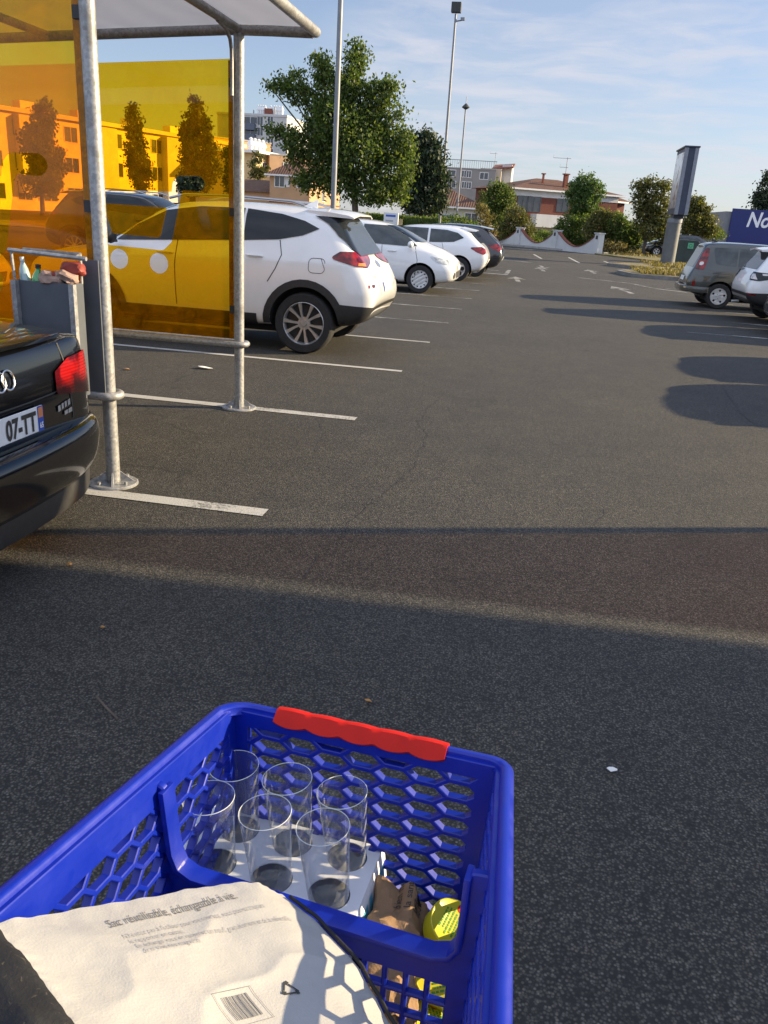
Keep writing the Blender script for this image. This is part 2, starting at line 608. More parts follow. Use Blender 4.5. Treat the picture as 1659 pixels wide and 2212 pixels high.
leafmat('leaf_mid', (0.035, 0.060, 0.015), (0.080, 0.122, 0.028), (0.165, 0.195, 0.045), 0.45)
leafmat('leaf_dark', (0.014, 0.026, 0.018), (0.032, 0.052, 0.030), (0.065, 0.088, 0.045), 0.25)
leafmat('leaf_olive', (0.045, 0.055, 0.016), (0.10, 0.105, 0.032), (0.19, 0.165, 0.050))
leafmat('leaf_fresh', (0.035, 0.065, 0.018), (0.075, 0.130, 0.035), (0.14, 0.20, 0.055))
leafmat('leaf_dry', (0.07, 0.06, 0.02), (0.15, 0.12, 0.045), (0.26, 0.20, 0.08))
simple('bark', (0.11, 0.085, 0.065), 0.95, var=0.35, scale=9, bump=0.6)
simple('bark_dark', (0.05, 0.042, 0.035), 0.95, var=0.35, scale=9, bump=0.6)


# ------------------------------------------------------------------ mesh helpers
def link_mesh(name, me, parent=None):
    o = bpy.data.objects.new(name, me)
    COL.objects.link(o)
    if parent:
        o.parent = parent
    return o


def tag(o, label=None, cat=None, group=None, kind=None):
    if label:
        o['label'] = label
    if cat:
        o['category'] = cat
    if group:
        o['group'] = group
    if kind:
        o['kind'] = kind
    return o


def thing(name, label, cat, loc=(0, 0, 0), rz=0.0, group=None, scale=1.0):
    o = bpy.data.objects.new(name, None)
    COL.objects.link(o)
    o.location = loc
    o.rotation_euler = (0, 0, rz)
    o.scale = (scale,) * 3
    o.empty_display_size = 0.2
    return tag(o, label, cat, group)


def dup(o, label=None, group=None, parent=None, loc=None, rz=None):
    c = o.copy()
    COL.objects.link(c)
    if parent is not None:
        c.parent = parent
    if label:
        c['label'] = label
    if group:
        c['group'] = group
    if loc is not None:
        c.location = loc
    if rz is not None:
        c.rotation_euler = (0, 0, rz)
    for ch in list(o.children):
        dup(ch, parent=c)
    return c


class MB:
    def __init__(s):
        s.v, s.f = [], []

    def add(s, vs, fs):
        b = len(s.v)
        s.v += [tuple(p) for p in vs]
        s.f += [tuple(b + i for i in f) for f in fs]
        return s

    def box(s, x0, x1, y0, y1, z0, z1):
        vs = [(x, y, z) for z in (z0, z1) for y in (y0, y1) for x in (x0, x1)]
        return s.add(vs, [(0, 2, 3, 1), (4, 5, 7, 6), (0, 1, 5, 4), (2, 6, 7, 3), (0, 4, 6, 2), (1, 3, 7, 5)])

    def quad(s, a, b, c, d):
        return s.add([a, b, c, d], [(0, 1, 2, 3)])

    def tube(s, pts, r, n=10, caps=True):
        pts = [Vector(p) for p in pts]
        rs = r if isinstance(r, (list, tuple)) else [r] * len(pts)
        rings = []
        up = Vector((0, 0, 1))
        prev = None
        for i, p in enumerate(pts):
            t = (pts[min(i + 1, len(pts) - 1)] - pts[max(i - 1, 0)]).normalized()
            if prev is None:
                a = up if abs(t.dot(up)) < 0.9 else Vector((1, 0, 0))
            else:
                a = prev
            x = (a - t * a.dot(t)).normalized()
            prev = x
            y = t.cross(x)
            rings.append([p + (x * math.cos(2 * math.pi * k / n) + y * math.sin(2 * math.pi * k / n)) * rs[i] for k in range(n)])
        vs = [q for ring in rings for q in ring]
        fs = []
        for i in range(len(pts) - 1):
            for k in range(n):
                fs.append((i * n + k, i * n + (k + 1) % n, (i + 1) * n + (k + 1) % n, (i + 1) * n + k))
        if caps:
            fs.append(tuple(range(n - 1, -1, -1)))
            fs.append(tuple((len(pts) - 1) * n + k for k in range(n)))
        return s.add(vs, fs)

    def lathe(s, prof, n=32, c=(0, 0, 0), axis='Z'):
        vs, fs = [], []
        for (r, h) in prof:
            for k in range(n):
                a = 2 * math.pi * k / n
                x, y = r * math.cos(a), r * math.sin(a)
                p = (x, y, h) if axis == 'Z' else (x, h, y)
                vs.append((c[0] + p[0], c[1] + p[1], c[2] + p[2]))
        for i in range(len(prof) - 1):
            for k in range(n):
                fs.append((i * n + k, i * n + (k + 1) % n, (i + 1) * n + (k + 1) % n, (i + 1) * n + k))
        return s.add(vs, fs)

    def prism(s, poly, d0, d1, axes='xz', at_=0.0):
        """polygon in two axes, extruded along the third"""
        n = len(poly)
        vs = []
        for d in (d0, d1):
            for (a, b) in poly:
                vs.append({'xz': (a, d, b), 'yz': (d, a, b), 'xy': (a, b, d)}[axes])
        fs = [tuple(range(n - 1, -1, -1)), tuple(range(n, 2 * n))]
        fs += [(i, (i + 1) % n, n + (i + 1) % n, n + i) for i in range(n)]
        return s.add(vs, fs)

    def build(s, name, mat, parent=None, smooth=False, bevel=0.0, tri=False, fix=True):
        me = bpy.data.meshes.new(name)
        me.from_pydata(s.v, [], s.f)
        bm = bmesh.new()
        bm.from_mesh(me)
        if fix:
            bmesh.ops.recalc_face_normals(bm, faces=bm.faces)
        if bevel:
            es = [e for e in bm.edges if len(e.link_faces) == 2 and e.calc_face_angle(0) > 0.5]
            bmesh.ops.bevel(bm, geom=es, offset=bevel, segments=2, affect='EDGES', profile=0.6)
        bm.to_mesh(me)
        bm.free()
        me.materials.append(MAT[mat])
        if smooth:
            me.shade_smooth()
            if smooth != 'all':
                me.set_sharp_from_angle(angle=R(38))
        return link_mesh(name, me, parent)


def eval_mesh(o, remove=True):
    dg = bpy.context.evaluated_depsgraph_get()
    dg.update()
    me = bpy.data.meshes.new_from_object(o.evaluated_get(dg))
    if remove:
        d = o.data
        bpy.data.objects.remove(o)
        if isinstance(d, bpy.types.Curve):
            bpy.data.curves.remove(d)
        elif isinstance(d, bpy.types.Mesh):
            bpy.data.meshes.remove(d)
    return me


def plate_geo(outer, holes=(), thick=0.01, bevel=0.0, step=None):
    """flat plate with holes: returns verts (u, v, w) and faces; w runs from -thick/2 to thick/2"""
    cu = bpy.data.curves.new('plate', 'CURVE')
    cu.dimensions = '2D'
    cu.fill_mode = 'BOTH'
    cu.extrude = thick / 2 - bevel
    cu.bevel_depth = bevel
    cu.bevel_resolution = 0 if bevel < 0.003 else 2
    cu.offset = -bevel
    for poly in [outer] + list(holes):
        sp = cu.splines.new('POLY')
        sp.points.add(len(poly) - 1)
        for p, q in zip(sp.points, poly):
            p.co = (q[0], q[1], 0, 1)
        sp.use_cyclic_u = True
    o = bpy.data.objects.new('plate', cu)
    COL.objects.link(o)
    me = eval_mesh(o)
    vs = [tuple(v.co) for v in me.vertices]
    fs = [tuple(p.vertices) for p in me.polygons]
    bpy.data.meshes.remove(me)
    bm = bmesh.new()
    bv = [bm.verts.new(v) for v in vs]
    for f in fs:
        try:
            bm.faces.new([bv[i] for i in f])
        except ValueError:
            pass
    bmesh.ops.remove_doubles(bm, verts=bm.verts, dist=1e-5)
    if step:
        us = [p[0] for p in outer]
        vv = [p[1] for p in outer]
        for ax, (a, b) in ((0, (min(us), max(us))), (1, (min(vv), max(vv)))):
            k = a + step
            while k < b:
                no = [0, 0, 0]
                no[ax] = 1
                co = [0, 0, 0]
                co[ax] = k
                bmesh.ops.bisect_plane(bm, geom=bm.verts[:] + bm.edges[:] + bm.faces[:], plane_co=co, plane_no=no, dist=1e-6)
                k += step
    bmesh.ops.recalc_face_normals(bm, faces=bm.faces)
    bm.verts.index_update()
    vs = [tuple(v.co) for v in bm.verts]
    fs = [tuple(v.index for v in f.verts) for f in bm.faces]
    bm.free()
    return vs, fs


def text_geo(txt, size, align='LEFT', shear=0.0, bold=0.0, xs=1.0):
    cu = bpy.data.curves.new('letters', 'FONT')
    cu.body = txt
    cu.size = size
    cu.align_x = align
    cu.shear = shear
    cu.offset = bold
    cu.resolution_u = 3
    o = bpy.data.objects.new('letters', cu)
    COL.objects.link(o)
    me = eval_mesh(o)
    vs = [(v.co.x * xs, v.co.y) for v in me.vertices]
    fs = [tuple(p.vertices) for p in me.polygons]
    bpy.data.meshes.remove(me)
    return vs, fs


def circle(cx_, cy_, r, n=28, r2=None, a0=0.0):
    return [(cx_ + r * math.cos(a0 + 2 * math.pi * k / n), cy_ + (r2 or r) * math.sin(a0 + 2 * math.pi * k / n)) for k in range(n)]


def round_poly(pts, r, n=5):
    """round the corners of a polygon; r a number or list"""
    out_ = []
    m = len(pts)
    for i, p in enumerate(pts):
        p = Vector(p)
        a = Vector(pts[i - 1])
        b = Vector(pts[(i + 1) % m])
        ri = r[i] if isinstance(r, (list, tuple)) else r
        if ri <= 0:
            out_.append(tuple(p))
            continue
        ta = (a - p).normalized()
        tb = (b - p).normalized()
        half = ta.angle(tb) / 2
        d = min(ri / math.tan(half), (a - p).length * 0.49, (b - p).length * 0.49)
        rr = d * math.tan(half)
        c = p + (ta + tb).normalized() * (rr / math.sin(half))
        s_, e_ = p + ta * d - c, p + tb * d - c
        an = s_.angle(e_)
        for k in range(n + 1):
            t = k / n
            w = (s_ * math.sin((1 - t) * an) + e_ * math.sin(t * an)) / math.sin(an) if an > 1e-4 else s_
            out_.append(tuple(c + w))
    return out_


def clip_poly(poly, x0, x1, y0, y1):
    for ax, lim, sg in ((0, x0, 1), (0, x1, -1), (1, y0, 1), (1, y1, -1)):
        res = []
        for i, p in enumerate(poly):
            q = poly[i - 1]
            pi, qi = (p[ax] - lim) * sg >= 0, (q[ax] - lim) * sg >= 0
            if pi != qi:
                t = (lim - q[ax]) / (p[ax] - q[ax])
                res.append((q[0] + (p[0] - q[0]) * t, q[1] + (p[1] - q[1]) * t))
            if pi:
                res.append(p)
        poly = res
        if not poly:
            return []
    return poly


# ------------------------------------------------------------------ ground, markings
def struct(name, mb, mat, **k):
    return tag(mb.build(name, mat, **k), kind='structure')


mb = MB()
mb.quad((-320, -60, 0), (320, -60, 0), (320, 420, 0), (-320, 420, 0))
struct('ground', mb, 'asphalt', fix=False)


def strip(name, a, b, w, z=0.004, mat='line_paint'):
    a, b = Vector((*a, z)), Vector((*b, z))
    d = (b - a).normalized()
    n = Vector((-d.y, d.x, 0)) * w / 2
    m = MB()
    k = max(1, int((b - a).length / 0.4))
    for i in range(k):
        p, q = a.lerp(b, i / k), a.lerp(b, (i + 1) / k)
        m.quad(p - n, q - n, q + n, p + n)
    o = m.build(name, mat, fix=False)
    return tag(o, kind='structure')


for k in range(0, 13):
    y = 4.085 + 2.372 * k
    strip('parking_line', (-6.6, y), (-1.33, y), 0.115 if k < 2 else 0.088, mat='line_paint' if k < 4 else 'line_paint_worn')
for k in range(-1, 11):
    y = 3.2 + 2.39 * k
    strip('parking_line', (3.95 if k != 5 else 2.7, y), (9.3, y), 0.10, mat='line_paint_worn')
strip('edge_line', (1.4, 29.5), (3.0, 28.4), 0.12, mat='line_paint_worn')
strip('edge_line', (3.0, 28.4), (3.6, 26.6), 0.12, mat='line_paint_worn')
strip('edge_line', (3.6, 26.6), (4.4, 25.9), 0.12, mat='line_paint')
strip('stop_line', (-1.9, 28.2), (-0.95, 28.1), 0.16, mat='line_paint')
strip('stop_line', (-1.0, 28.2), (-1.0, 31.0), 0.14, mat='line_paint_worn')
strip('stop_line', (-1.6, 39.5), (-0.3, 38.6), 0.3, mat='line_paint_worn')
strip('lane_line', (-0.31, 49.8), (0.14, 44.1), 0.12)
strip('lane_line', (1.64, 48.7), (1.95, 42.0), 0.12)
strip('lane_line', (3.43, 46.6), (3.63, 42.0), 0.12)


def arrow(x, y, rz, L, mat):
    m = MB()
    pts = [(-0.07, 0), (0.07, 0), (0.07, L * 0.6), (0.30, L * 0.52), (0.0, L), (-0.30, L * 0.52), (-0.07, L * 0.6)]
    c, s = math.cos(rz), math.sin(rz)
    m.add([(x + p[0] * c - p[1] * s, y + p[0] * s + p[1] * c, 0.004) for p in pts], [(0, 1, 2, 6), (2, 3, 4), (2, 4, 6), (4, 5, 6)])
    tag(m.build('lane_arrow', mat, fix=False), kind='structure')


arrow(2.62, 23.7, R(8), 2.6, 'line_paint_worn')
arrow(2.18, 33.0, R(3), 2.8, 'line_paint_worn')
arrow(0.25, 32.0, R(4), 2.7, 'line_paint_worn')
arrow(-0.5, 25.0, R(4), 2.4, 'line_paint_worn')
arrow(0.1, 36.5, R(184), 2.6, 'line_paint_worn')

# traffic islands and the verge beyond
def kerbed(name, poly, h, top):
    m = MB()
    m.prism(poly, 0.0, h, 'xy')
    struct(name + '_kerb', m, 'concrete_dark')
    c = Vector((sum(p[0] for p in poly) / len(poly), sum(p[1] for p in poly) / len(poly)))
    q = [tuple(c + (Vector(p) - c) * (1 - 0.22 / max(0.6, (Vector(p) - c).length))) for p in poly]
    m = MB()
    m.prism(q, h - 0.05, h + 0.012, 'xy')
    struct(name, m, top)


kerbed('grass_island', round_poly([(3.05, 34.3), (3.5, 32.3), (12.0, 31.2), (12.0, 37.6), (4.2, 37.3)], [0.5, 0.5, 0.4, 0.4, 0.6]), 0.13, 'dry_grass')
kerbed('grass_island', round_poly([(3.1, 41.0), (4.4, 39.4), (14, 39.2), (14, 47.5), (6.2, 46.8)], 0.4), 0.13, 'dry_grass')
struct('verge', MB().prism([(3.6, 57.6), (6.6, 51.5), (40, 50.5), (40, 96), (3.8, 70)], -0.3, 0.08, 'xy'), 'dry_grass')
struct('pavement', MB().prism([(-24, 69.5), (-3.0, 64.6), (4.3, 59.2), (5.1, 61.0), (3.6, 63.4), (-2.6, 69.4), (-24, 75)], -0.3, 0.13, 'xy'), 'concrete')
struct('garden_soil', MB().prism([(-60, 80), (-2.6, 69.5), (3.7, 63.5), (3.7, 130), (-60, 130)], -0.3, 0.05, 'xy'), 'dry_grass')
struct('garden_soil', MB().prism([(-30, 36.6), (-3.9, 40.5), (-4.0, 56), (-30, 60)], -0.3, 0.06, 'xy'), 'dry_grass')
strip('gutter_line', (-4.5, 60.5), (4.4, 55.6), 0.35, mat='line_paint_worn')


# ------------------------------------------------------------------ trolley shelters
def roof_z(x):
    return 2.80 - 0.062 * max(0.0, -x) - 0.015 * max(0.0, x) + 0.012 * math.sin(max(0.0, -x) * 0.68)


DEP = 4.4


def shelter(label, loc, rz, group, picto=True):
    t = thing('trolley_shelter', label, 'trolley shelter', loc, rz, group)
    for sy in (-1, 1):
        for x in (0.0, -DEP):
            m = MB()
            m.tube([(x, sy * 1.08, 0.01), (x, sy * 1.08, roof_z(x) - 0.02)], 0.0395, 20)
            p = m.build('post', 'galvanised', t, smooth=True)
            b = MB()
            b.lathe([(0.0, 0.016), (0.135, 0.016), (0.142, 0.010), (0.142, 0.0)], 28, (x, sy * 1.08, 0.002))
            for a in range(4):
                an = a * math.pi / 2 + 0.4
                cx_, cy_ = math.cos(an), math.sin(an)
                px, py = -cy_ * 0.005, cx_ * 0.005
                o = Vector((x, sy * 1.08, 0.016))
                v = [o + Vector((cx_ * 0.038 + s * px, cy_ * 0.038 + s * py, 0)) for s in (-1, 1)]
                v += [o + Vector((cx_ * 0.12 + s * px, cy_ * 0.12 + s * py, 0)) for s in (-1, 1)]
                v += [o + Vector((cx_ * 0.038 + s * px, cy_ * 0.038 + s * py, 0.065)) for s in (-1, 1)]
                b.add(v, [(0, 2, 4), (1, 5, 3), (2, 3, 5, 4), (0, 1, 3, 2), (0, 4, 5, 1)])
                an += 0.785
                b.lathe([(0.0, 0.036), (0.011, 0.036), (0.011, 0.014)], 6, (x + math.cos(an) * 0.105, sy * 1.08 + math.sin(an) * 0.105, 0))
            b.build('foot_plate', 'galvanised', p, smooth=True)
        # eave beam, arched along the roof
        m = MB()
        m.tube([(x, sy * 1.08, roof_z(x)) for x in np.linspace(-DEP - 0.35, 0.56, 18)], 0.036, 14)
        m.build('eave_beam', 'galvanised', t, smooth=True)
        # guard rail: two tubes joined by a bend round the post
        m = MB()
        y0 = sy * 1.08
        pts = [(-DEP - 0.1, y0 - 0.064, 0.54), (-1.5, y0 - 0.064, 0.54), (-0.01, y0 - 0.064, 0.54)]
        pts += [(0.064 * math.sin(a), y0 - 0.064 * math.cos(a), 0.54) for a in np.linspace(0.2, math.pi - 0.2, 9)]
        pts += [(-0.01, y0 + 0.064, 0.54), (-1.5, y0 + 0.064, 0.54), (-DEP - 0.1, y0 + 0.064, 0.54)]
        m.tube(pts, 0.024, 12)
        m.build('guard_rail', 'galvanised', t, smooth=True)
        # bracket
        m = MB()
        m.tube([(-0.035, y0 - sy * 0.055, 2.36), (-0.035, y0 - sy * 0.055, 2.58), (-0.03, y0 - sy * 0.075, 2.66), (-0.02, y0 - sy * 0.13, 2.72), (-0.01, y0 - sy * 0.26, 2.765), (0, y0 - sy * 0.42, 2.775)], 0.014, 8)
        m.build('bracket', 'galvanised', t, smooth=True)
        for z in (2.42, 1.52, 0.78):
            MB().box(-0.075, -0.022, y0 - 0.014, y0 + 0.014, z, z + 0.06).build('clip', 'black_trim', t)
        # amber panel with the trolley pictogram left clear
        o_ = -2.33
        outer = [(-DEP + 0.05, 0.585), (-0.045, 0.575), (-0.045, 2.61), (-DEP + 0.05, 2.61 - 0.055 * DEP)]
        tro = [(-3.60, 1.650), (-2.885, 1.672), (-2.872, 1.742), (-2.83, 1.790), (-2.640, 1.797), (-2.590, 1.742), (-2.640, 1.684), (-2.792, 1.690), (-2.806, 1.650), (-2.890, 1.300), (-2.965, 1.228), (-3.44, 1.240), (-3.505, 1.29)]
        tro = round_poly([(a - o_, b) for a, b in tro], [0.03, 0.0, 0.04, 0.05, 0.05, 0.05, 0.05, 0.02, 0.02, 0.05, 0.06, 0.05, 0.05], 4)
        ins = round_poly([(a - o_, b) for a, b in [(-3.47, 1.556), (-2.925, 1.552), (-2.990, 1.322), (-3.40, 1.330)]], [0.01, 0.01, 0.03, 0.03], 3)
        w1, w2 = circle(-3.352 - o_, 1.137, 0.078), circle(-3.009 - o_, 1.126, 0.080)
        vs, fs = plate_geo(outer, [tro, w1, w2] if picto else [], 0.006)
        m = MB()
        m.add([(a, y0 + w, b) for a, b, w in vs], fs)
        if picto:
            vs, fs = plate_geo(ins, [], 0.006)
            m.add([(a, y0 + w, b) for a, b, w in vs], fs)
        pn = m.build('side_panel', 'amber_acrylic', t)
        m = MB()
        m.box(-0.085, -0.050, y0 + 0.006, y0 + 0.020, 0.58, 2.60)
        m.build('panel_edge', 'galvanised', pn)
    for x in (0.0, -1.5, -2.95, -DEP):
        m = MB()
        m.tube([(x, -1.08, roof_z(x)), (x, 1.08, roof_z(x))], 0.030, 12)
        m.build('cross_beam', 'galvanised', t, smooth=True)
    m = MB()
    m.tube([(0.57, -1.2, roof_z(0.57) + 0.01), (0.57, 1.11, roof_z(0.57) + 0.01)], 0.036, 14)
    m.build('front_beam', 'galvanised', t, smooth=True)
    m = MB()
    xs = np.linspace(-DEP - 0.35, 0.56, 20)
    for i in range(19):
        for (a, b, dz) in ((-1.17, 1.15, 0.046), (-1.17, 1.15, 0.056)):
            m.quad((xs[i], a, roof_z(xs[i]) + dz), (xs[i + 1], a, roof_z(xs[i + 1]) + dz), (xs[i + 1], b, roof_z(xs[i + 1]) + dz), (xs[i], b, roof_z(xs[i]) + dz))
    m.build('roof', 'milky_sheet', t, smooth='all', fix=False)
    return t


shelter('empty trolley shelter with amber panels and a clear trolley cut-out, behind the black saloon', (-2.33, 5.34, 0), 0, 'trolley shelters facing each other across the aisle')
shelter('trolley shelter standing across the aisle opposite the black saloon, throwing the long amber shade', (4.45, 4.77, 0), math.pi, 'trolley shelters facing each other across the aisle', False)

# litter bin hung on the shelter
simple('bin_steel', (0.085, 0.095, 0.115), 0.55, metal=0.2, var=0.15, scale=6)
t = thing('litter_bin', 'square grey steel bin overflowing with rubbish beside the near shelter post', 'litter bin', (-2.53, 4.10, 0))
m = MB()
vs, fs = plate_geo([(-0.17, -0.085), (0.165, -0.085), (0.165, 0.02), (-0.17, 0.02)], [[(-0.16, -0.075), (0.155, -0.075), (0.155, 0.01), (-0.16, 0.01)]], 0.60)
m.add([(a, b, 0.865 + w) for a, b, w in vs], fs)
m.box(-0.165, 0.16, -0.08, 0.015, 0.566, 0.58)
m.build('bin_body', 'bin_steel', t)
MB().box(0.115, 0.215, 0.095, 0.105, 0.56, 1.28).build('gap_shade_plate', 'bin_steel', t)  # added plate over the amber strip, stands for the shaded bin side
for x in (-0.155, 0.172):
    m = MB()
    m.box(x - 0.014, x + 0.014, -0.118, -0.086, 0.30, 1.165 if x > 0 else 1.165)
    m.build('bin_leg', 'galvanised', t)
m = MB()
m.tube([(-0.175, -0.10, 1.315), (0.20, -0.10, 1.300), (0.26, -0.10, 1.298)], 0.011, 8)
m.tube([(-0.16, -0.10, 1.31), (-0.16, -0.09, 1.17)], 0.008, 6)
m.tube([(0.16, 0.02, 1.31), (0.16, 0.015, 1.16)], 0.008, 6)
m.tube([(0.2, -0.10, 1.30), (0.16, 0.02, 1.31), (-0.17, 0.02, 1.315)], 0.009, 6)
m.build('hood_bar', 'galvanised', t, smooth=True)
simple('bottle_green', (0.03, 0.30, 0.06), 0.2, coat=1.0)
simple('bottle_pale', (0.30, 0.42, 0.45), 0.2, coat=1.0)
simple('carton_red', (0.22, 0.03, 0.02), 0.6)
simple('paper_pink', (0.33, 0.22, 0.18), 0.85, var=0.25, scale=22, bump=0.4)


def bottle(name, label, loc, r, h, mat, capmat, tilt=(0, 0)):
    t = thing(name, label, 'bottle', loc)
    t.rotation_euler = (tilt[0], tilt[1], 0)
    m = MB().lathe([(0, 0), (r * 0.9, 0.0), (r, r * 0.2), (r, h * 0.62), (r * 0.8, h * 0.75), (r * 0.36, h * 0.88), (r * 0.36, h * 0.93)], 20)
    m.build('bottle_body', mat, t, smooth=True)
    MB().lathe([(r * 0.42, h * 0.92), (r * 0.42, h), (0, h)], 14).build('cap', capmat, t, smooth=True)


bottle('plastic_bottle', 'green plastic bottle with black cap poking out of the bin', (-2.60, 4.07, 1.03), 0.034, 0.22, 'bottle_green', 'black_trim', (0.1, 0.12))
bottle('plastic_bottle', 'pale clear plastic bottle at the corner of the bin behind the green one', (-2.655, 4.07, 1.04), 0.028, 0.24, 'bottle_pale', 'shutter_white', (0.0, -0.1))


def lump(name, label, cat, loc, rx, ry, rz_, mat, seed, rough=0.28, rot=0.0):
    r = random.Random(seed)
    bm = bmesh.new()
    bmesh.ops.create_icosphere(bm, subdivisions=3, radius=1)
    from mathutils import noise
    off = Vector((seed * 3.1, seed * 1.7, 0))
    for v in bm.verts:
        p = v.co.copy()
        k = 1 + rough * noise.noise(p * 1.6 + off) * 1.2 + rough * 0.6 * abs(noise.noise(p * 4 + off))
        q = Vector((max(-0.8, min(0.8, p.x)), max(-0.8, min(0.8, p.y)), max(-0.75, min(0.75, p.z)))) * 1.2
        v.co = Vector((q.x * rx, q.y * ry, q.z * rz_)) * k
    me = bpy.data.meshes.new(name)
    bm.to_mesh(me)
    bm.free()
    me.materials.append(MAT[mat])
    me.shade_smooth()
    me.set_sharp_from_angle(angle=R(22))
    o = link_mesh(name, me)
    o.location = loc
    o.rotation_euler = (0, rot, 0.2)
    return tag(o, label, cat)


lump('paper_bag', 'crumpled pinkish paper bag on top of the overflowing bin', 'paper bag', (-2.50, 4.065, 1.185), 0.062, 0.055, 0.035, 'paper_pink', 3)
lump('crushed_carton', 'crushed red carton squeezed between the paper bags in the bin', 'carton', (-2.487, 4.05, 1.185), 0.026, 0.03, 0.034, 'carton_red', 5, 0.2)
lump('paper_bag', 'folded pale paper bag leaning on the shelter side of the bin', 'paper bag', (-2.415, 4.06, 1.195), 0.05, 0.05, 0.028, 'paper_pink', 8, 0.3, 0.35)
lump('crushed_carton', 'dark brown crushed carton at the back of the bin under the hood bar', 'carton', (-2.41, 4.105, 1.235), 0.06, 0.035, 0.035, 'carton_red', 9, 0.2)

# long cracks in the wearing course
def crack(pts, w, seed):
    r = random.Random(seed)
    P_ = [Vector((p[0], p[1], 0.003)) for p in pts]
    dense = []
    for a, b in zip(P_, P_[1:]):
        k = max(2, int((b - a).length / 0.05))
        for i in range(k):
            dense.append(a.lerp(b, i / k) + Vector((r.gauss(0, 0.012), r.gauss(0, 0.012), 0)))
    m = MB()
    for i, (a, b) in enumerate(zip(dense, dense[1:])):
        d = (b - a).normalized()
        n = Vector((-d.y, d.x, 0))
        w0 = 0.7 * w * (0.35 + 0.65 * abs(math.sin(i * 0.37 + seed)) * r.uniform(0.6, 1.2))
        m.quad(a - n * w0, b - n * w0, b + n * w0, a + n * w0)
    tag(m.build('ground_crack', 'seam', fix=False), kind='structure')


def gnd(px, py):
    d = _fwd * 1755.0 + _rt * (px - 829.5) - _up * (py - 1106.0)
    return (Vector((0, 0, CAM_H)) + d * (-CAM_H / d.z))[:2]


crack([gnd(*p) for p in ((912, 965), (893, 1010), (868, 1033), (830, 1065), (800, 1085), (778, 1110), (735, 1160), (690, 1210), (655, 1245), (640, 1275), (602, 1300), (590, 1345), (594, 1400), (570, 1450), (540, 1480))], 0.0035, 1)
crack([gnd(*p) for p in ((912, 965), (925, 940), (905, 915), (930, 880), (960, 850))], 0.004, 2)
crack([gnd(*p) for p in ((1255, 1105), (1310, 1098), (1285, 1140), (1330, 1165), (1400, 1180))], 0.003, 3)
crack([gnd(*p) for p in ((1560, 835), (1585, 870), (1612, 905), (1659, 935))], 0.006, 4)
crack([gnd(*p) for p in ((700, 890), (690, 915), (702, 940), (672, 985))], 0.003, 5)

# litter on the asphalt
def scrap(name, label, cat, x, y, s, mat, seed, h=0.012):
    r = random.Random(seed)
    pts = [(x + s * (math.cos(a) * r.uniform(0.6, 1)), y + s * 0.7 * math.sin(a) * r.uniform(0.6, 1)) for a in np.linspace(0, 5.4, 6)]
    m = MB()
    n = len(pts)
    zs = [0.006 + r.uniform(0, h) for _ in pts]
    m.add([(x, y, 0.008 + h)] + [(p[0], p[1], z) for p, z in zip(pts, zs)] + [(x, y, 0.005 + h)] + [(p[0], p[1], z - 0.002) for p, z in zip(pts, zs)],
          [(0, i + 1, (i + 1) % n + 1) for i in range(n)] + [(n + 1, n + 2 + (i + 1) % n, n + 2 + i) for i in range(n)])
    tag(m.build(name, mat), label, cat)


simple('leaf_fallen', (0.36, 0.18, 0.05), 0.8)
simple('paper_scrap_white', (0.75, 0.75, 0.74), 0.8)
scrap('paper_scrap', 'small white paper scrap on the dark asphalt right of the blue trolley', 'paper', 0.417, 2.233, 0.022, 'paper_scrap_white', 1)
scrap('paper_scrap', 'white paper scrap lying on the bay inside the amber shelter', 'paper', -3.246, 7.927, 0.09, 'paper_scrap_white', 2, 0.02)
scrap('fallen_leaf', 'small yellow leaf on the shaded asphalt left of the trolley', 'leaf', -1.516, 2.62, 0.016, 'leaf_fallen', 3)
scrap('fallen_leaf', 'brown leaf just beyond the red grip of the trolley', 'leaf', -0.398, 2.399, 0.018, 'leaf_fallen', 4)
scrap('fallen_leaf', 'yellow leaf in the amber shade by the black bumper', 'leaf', -1.95, 3.12, 0.016, 'leaf_fallen', 6)
scrap('fallen_leaf', 'leaf on the bay beneath the shelter rail near the white sports utility car', 'leaf', -3.9, 7.5, 0.05, 'leaf_fallen', 7)
m = MB()
m.tube([(-1.30, 2.18, 0.006), (-1.24, 2.13, 0.008), (-1.17, 2.08, 0.006)], 0.004, 6)
tag(m.build('twig', 'bark'), 'thin dry twig on the asphalt left of the trolley corner', 'twig')


# ------------------------------------------------------------------ cars (local x: 0 at the tail, forward +x; y sideways; z up)
def st(x, w, zb, zbelt, wb, zr, wr, rd=0.09, o=(0, 0, 0, 0, 0, 0, 0)):
    dz = zbelt - zb
    return [(x + o[0], 0, zb), (x + o[0], w - 0.12, zb), (x + o[1], w - 0.02, zb + 0.07), (x + o[2], w, zb + 0.40 * dz), (x + o[3], w - 0.008, zb + 0.70 * dz),
            (x + o[4], wb, zbelt - 0.02), (x + o[5], wb - 0.03, zbelt + min(0.03, rd * 0.4)), (x + o[6], wr + 0.03, zr - rd), (x + o[6], wr - 0.10, zr - 0.22 * rd), (x + o[6], 0, zr)]


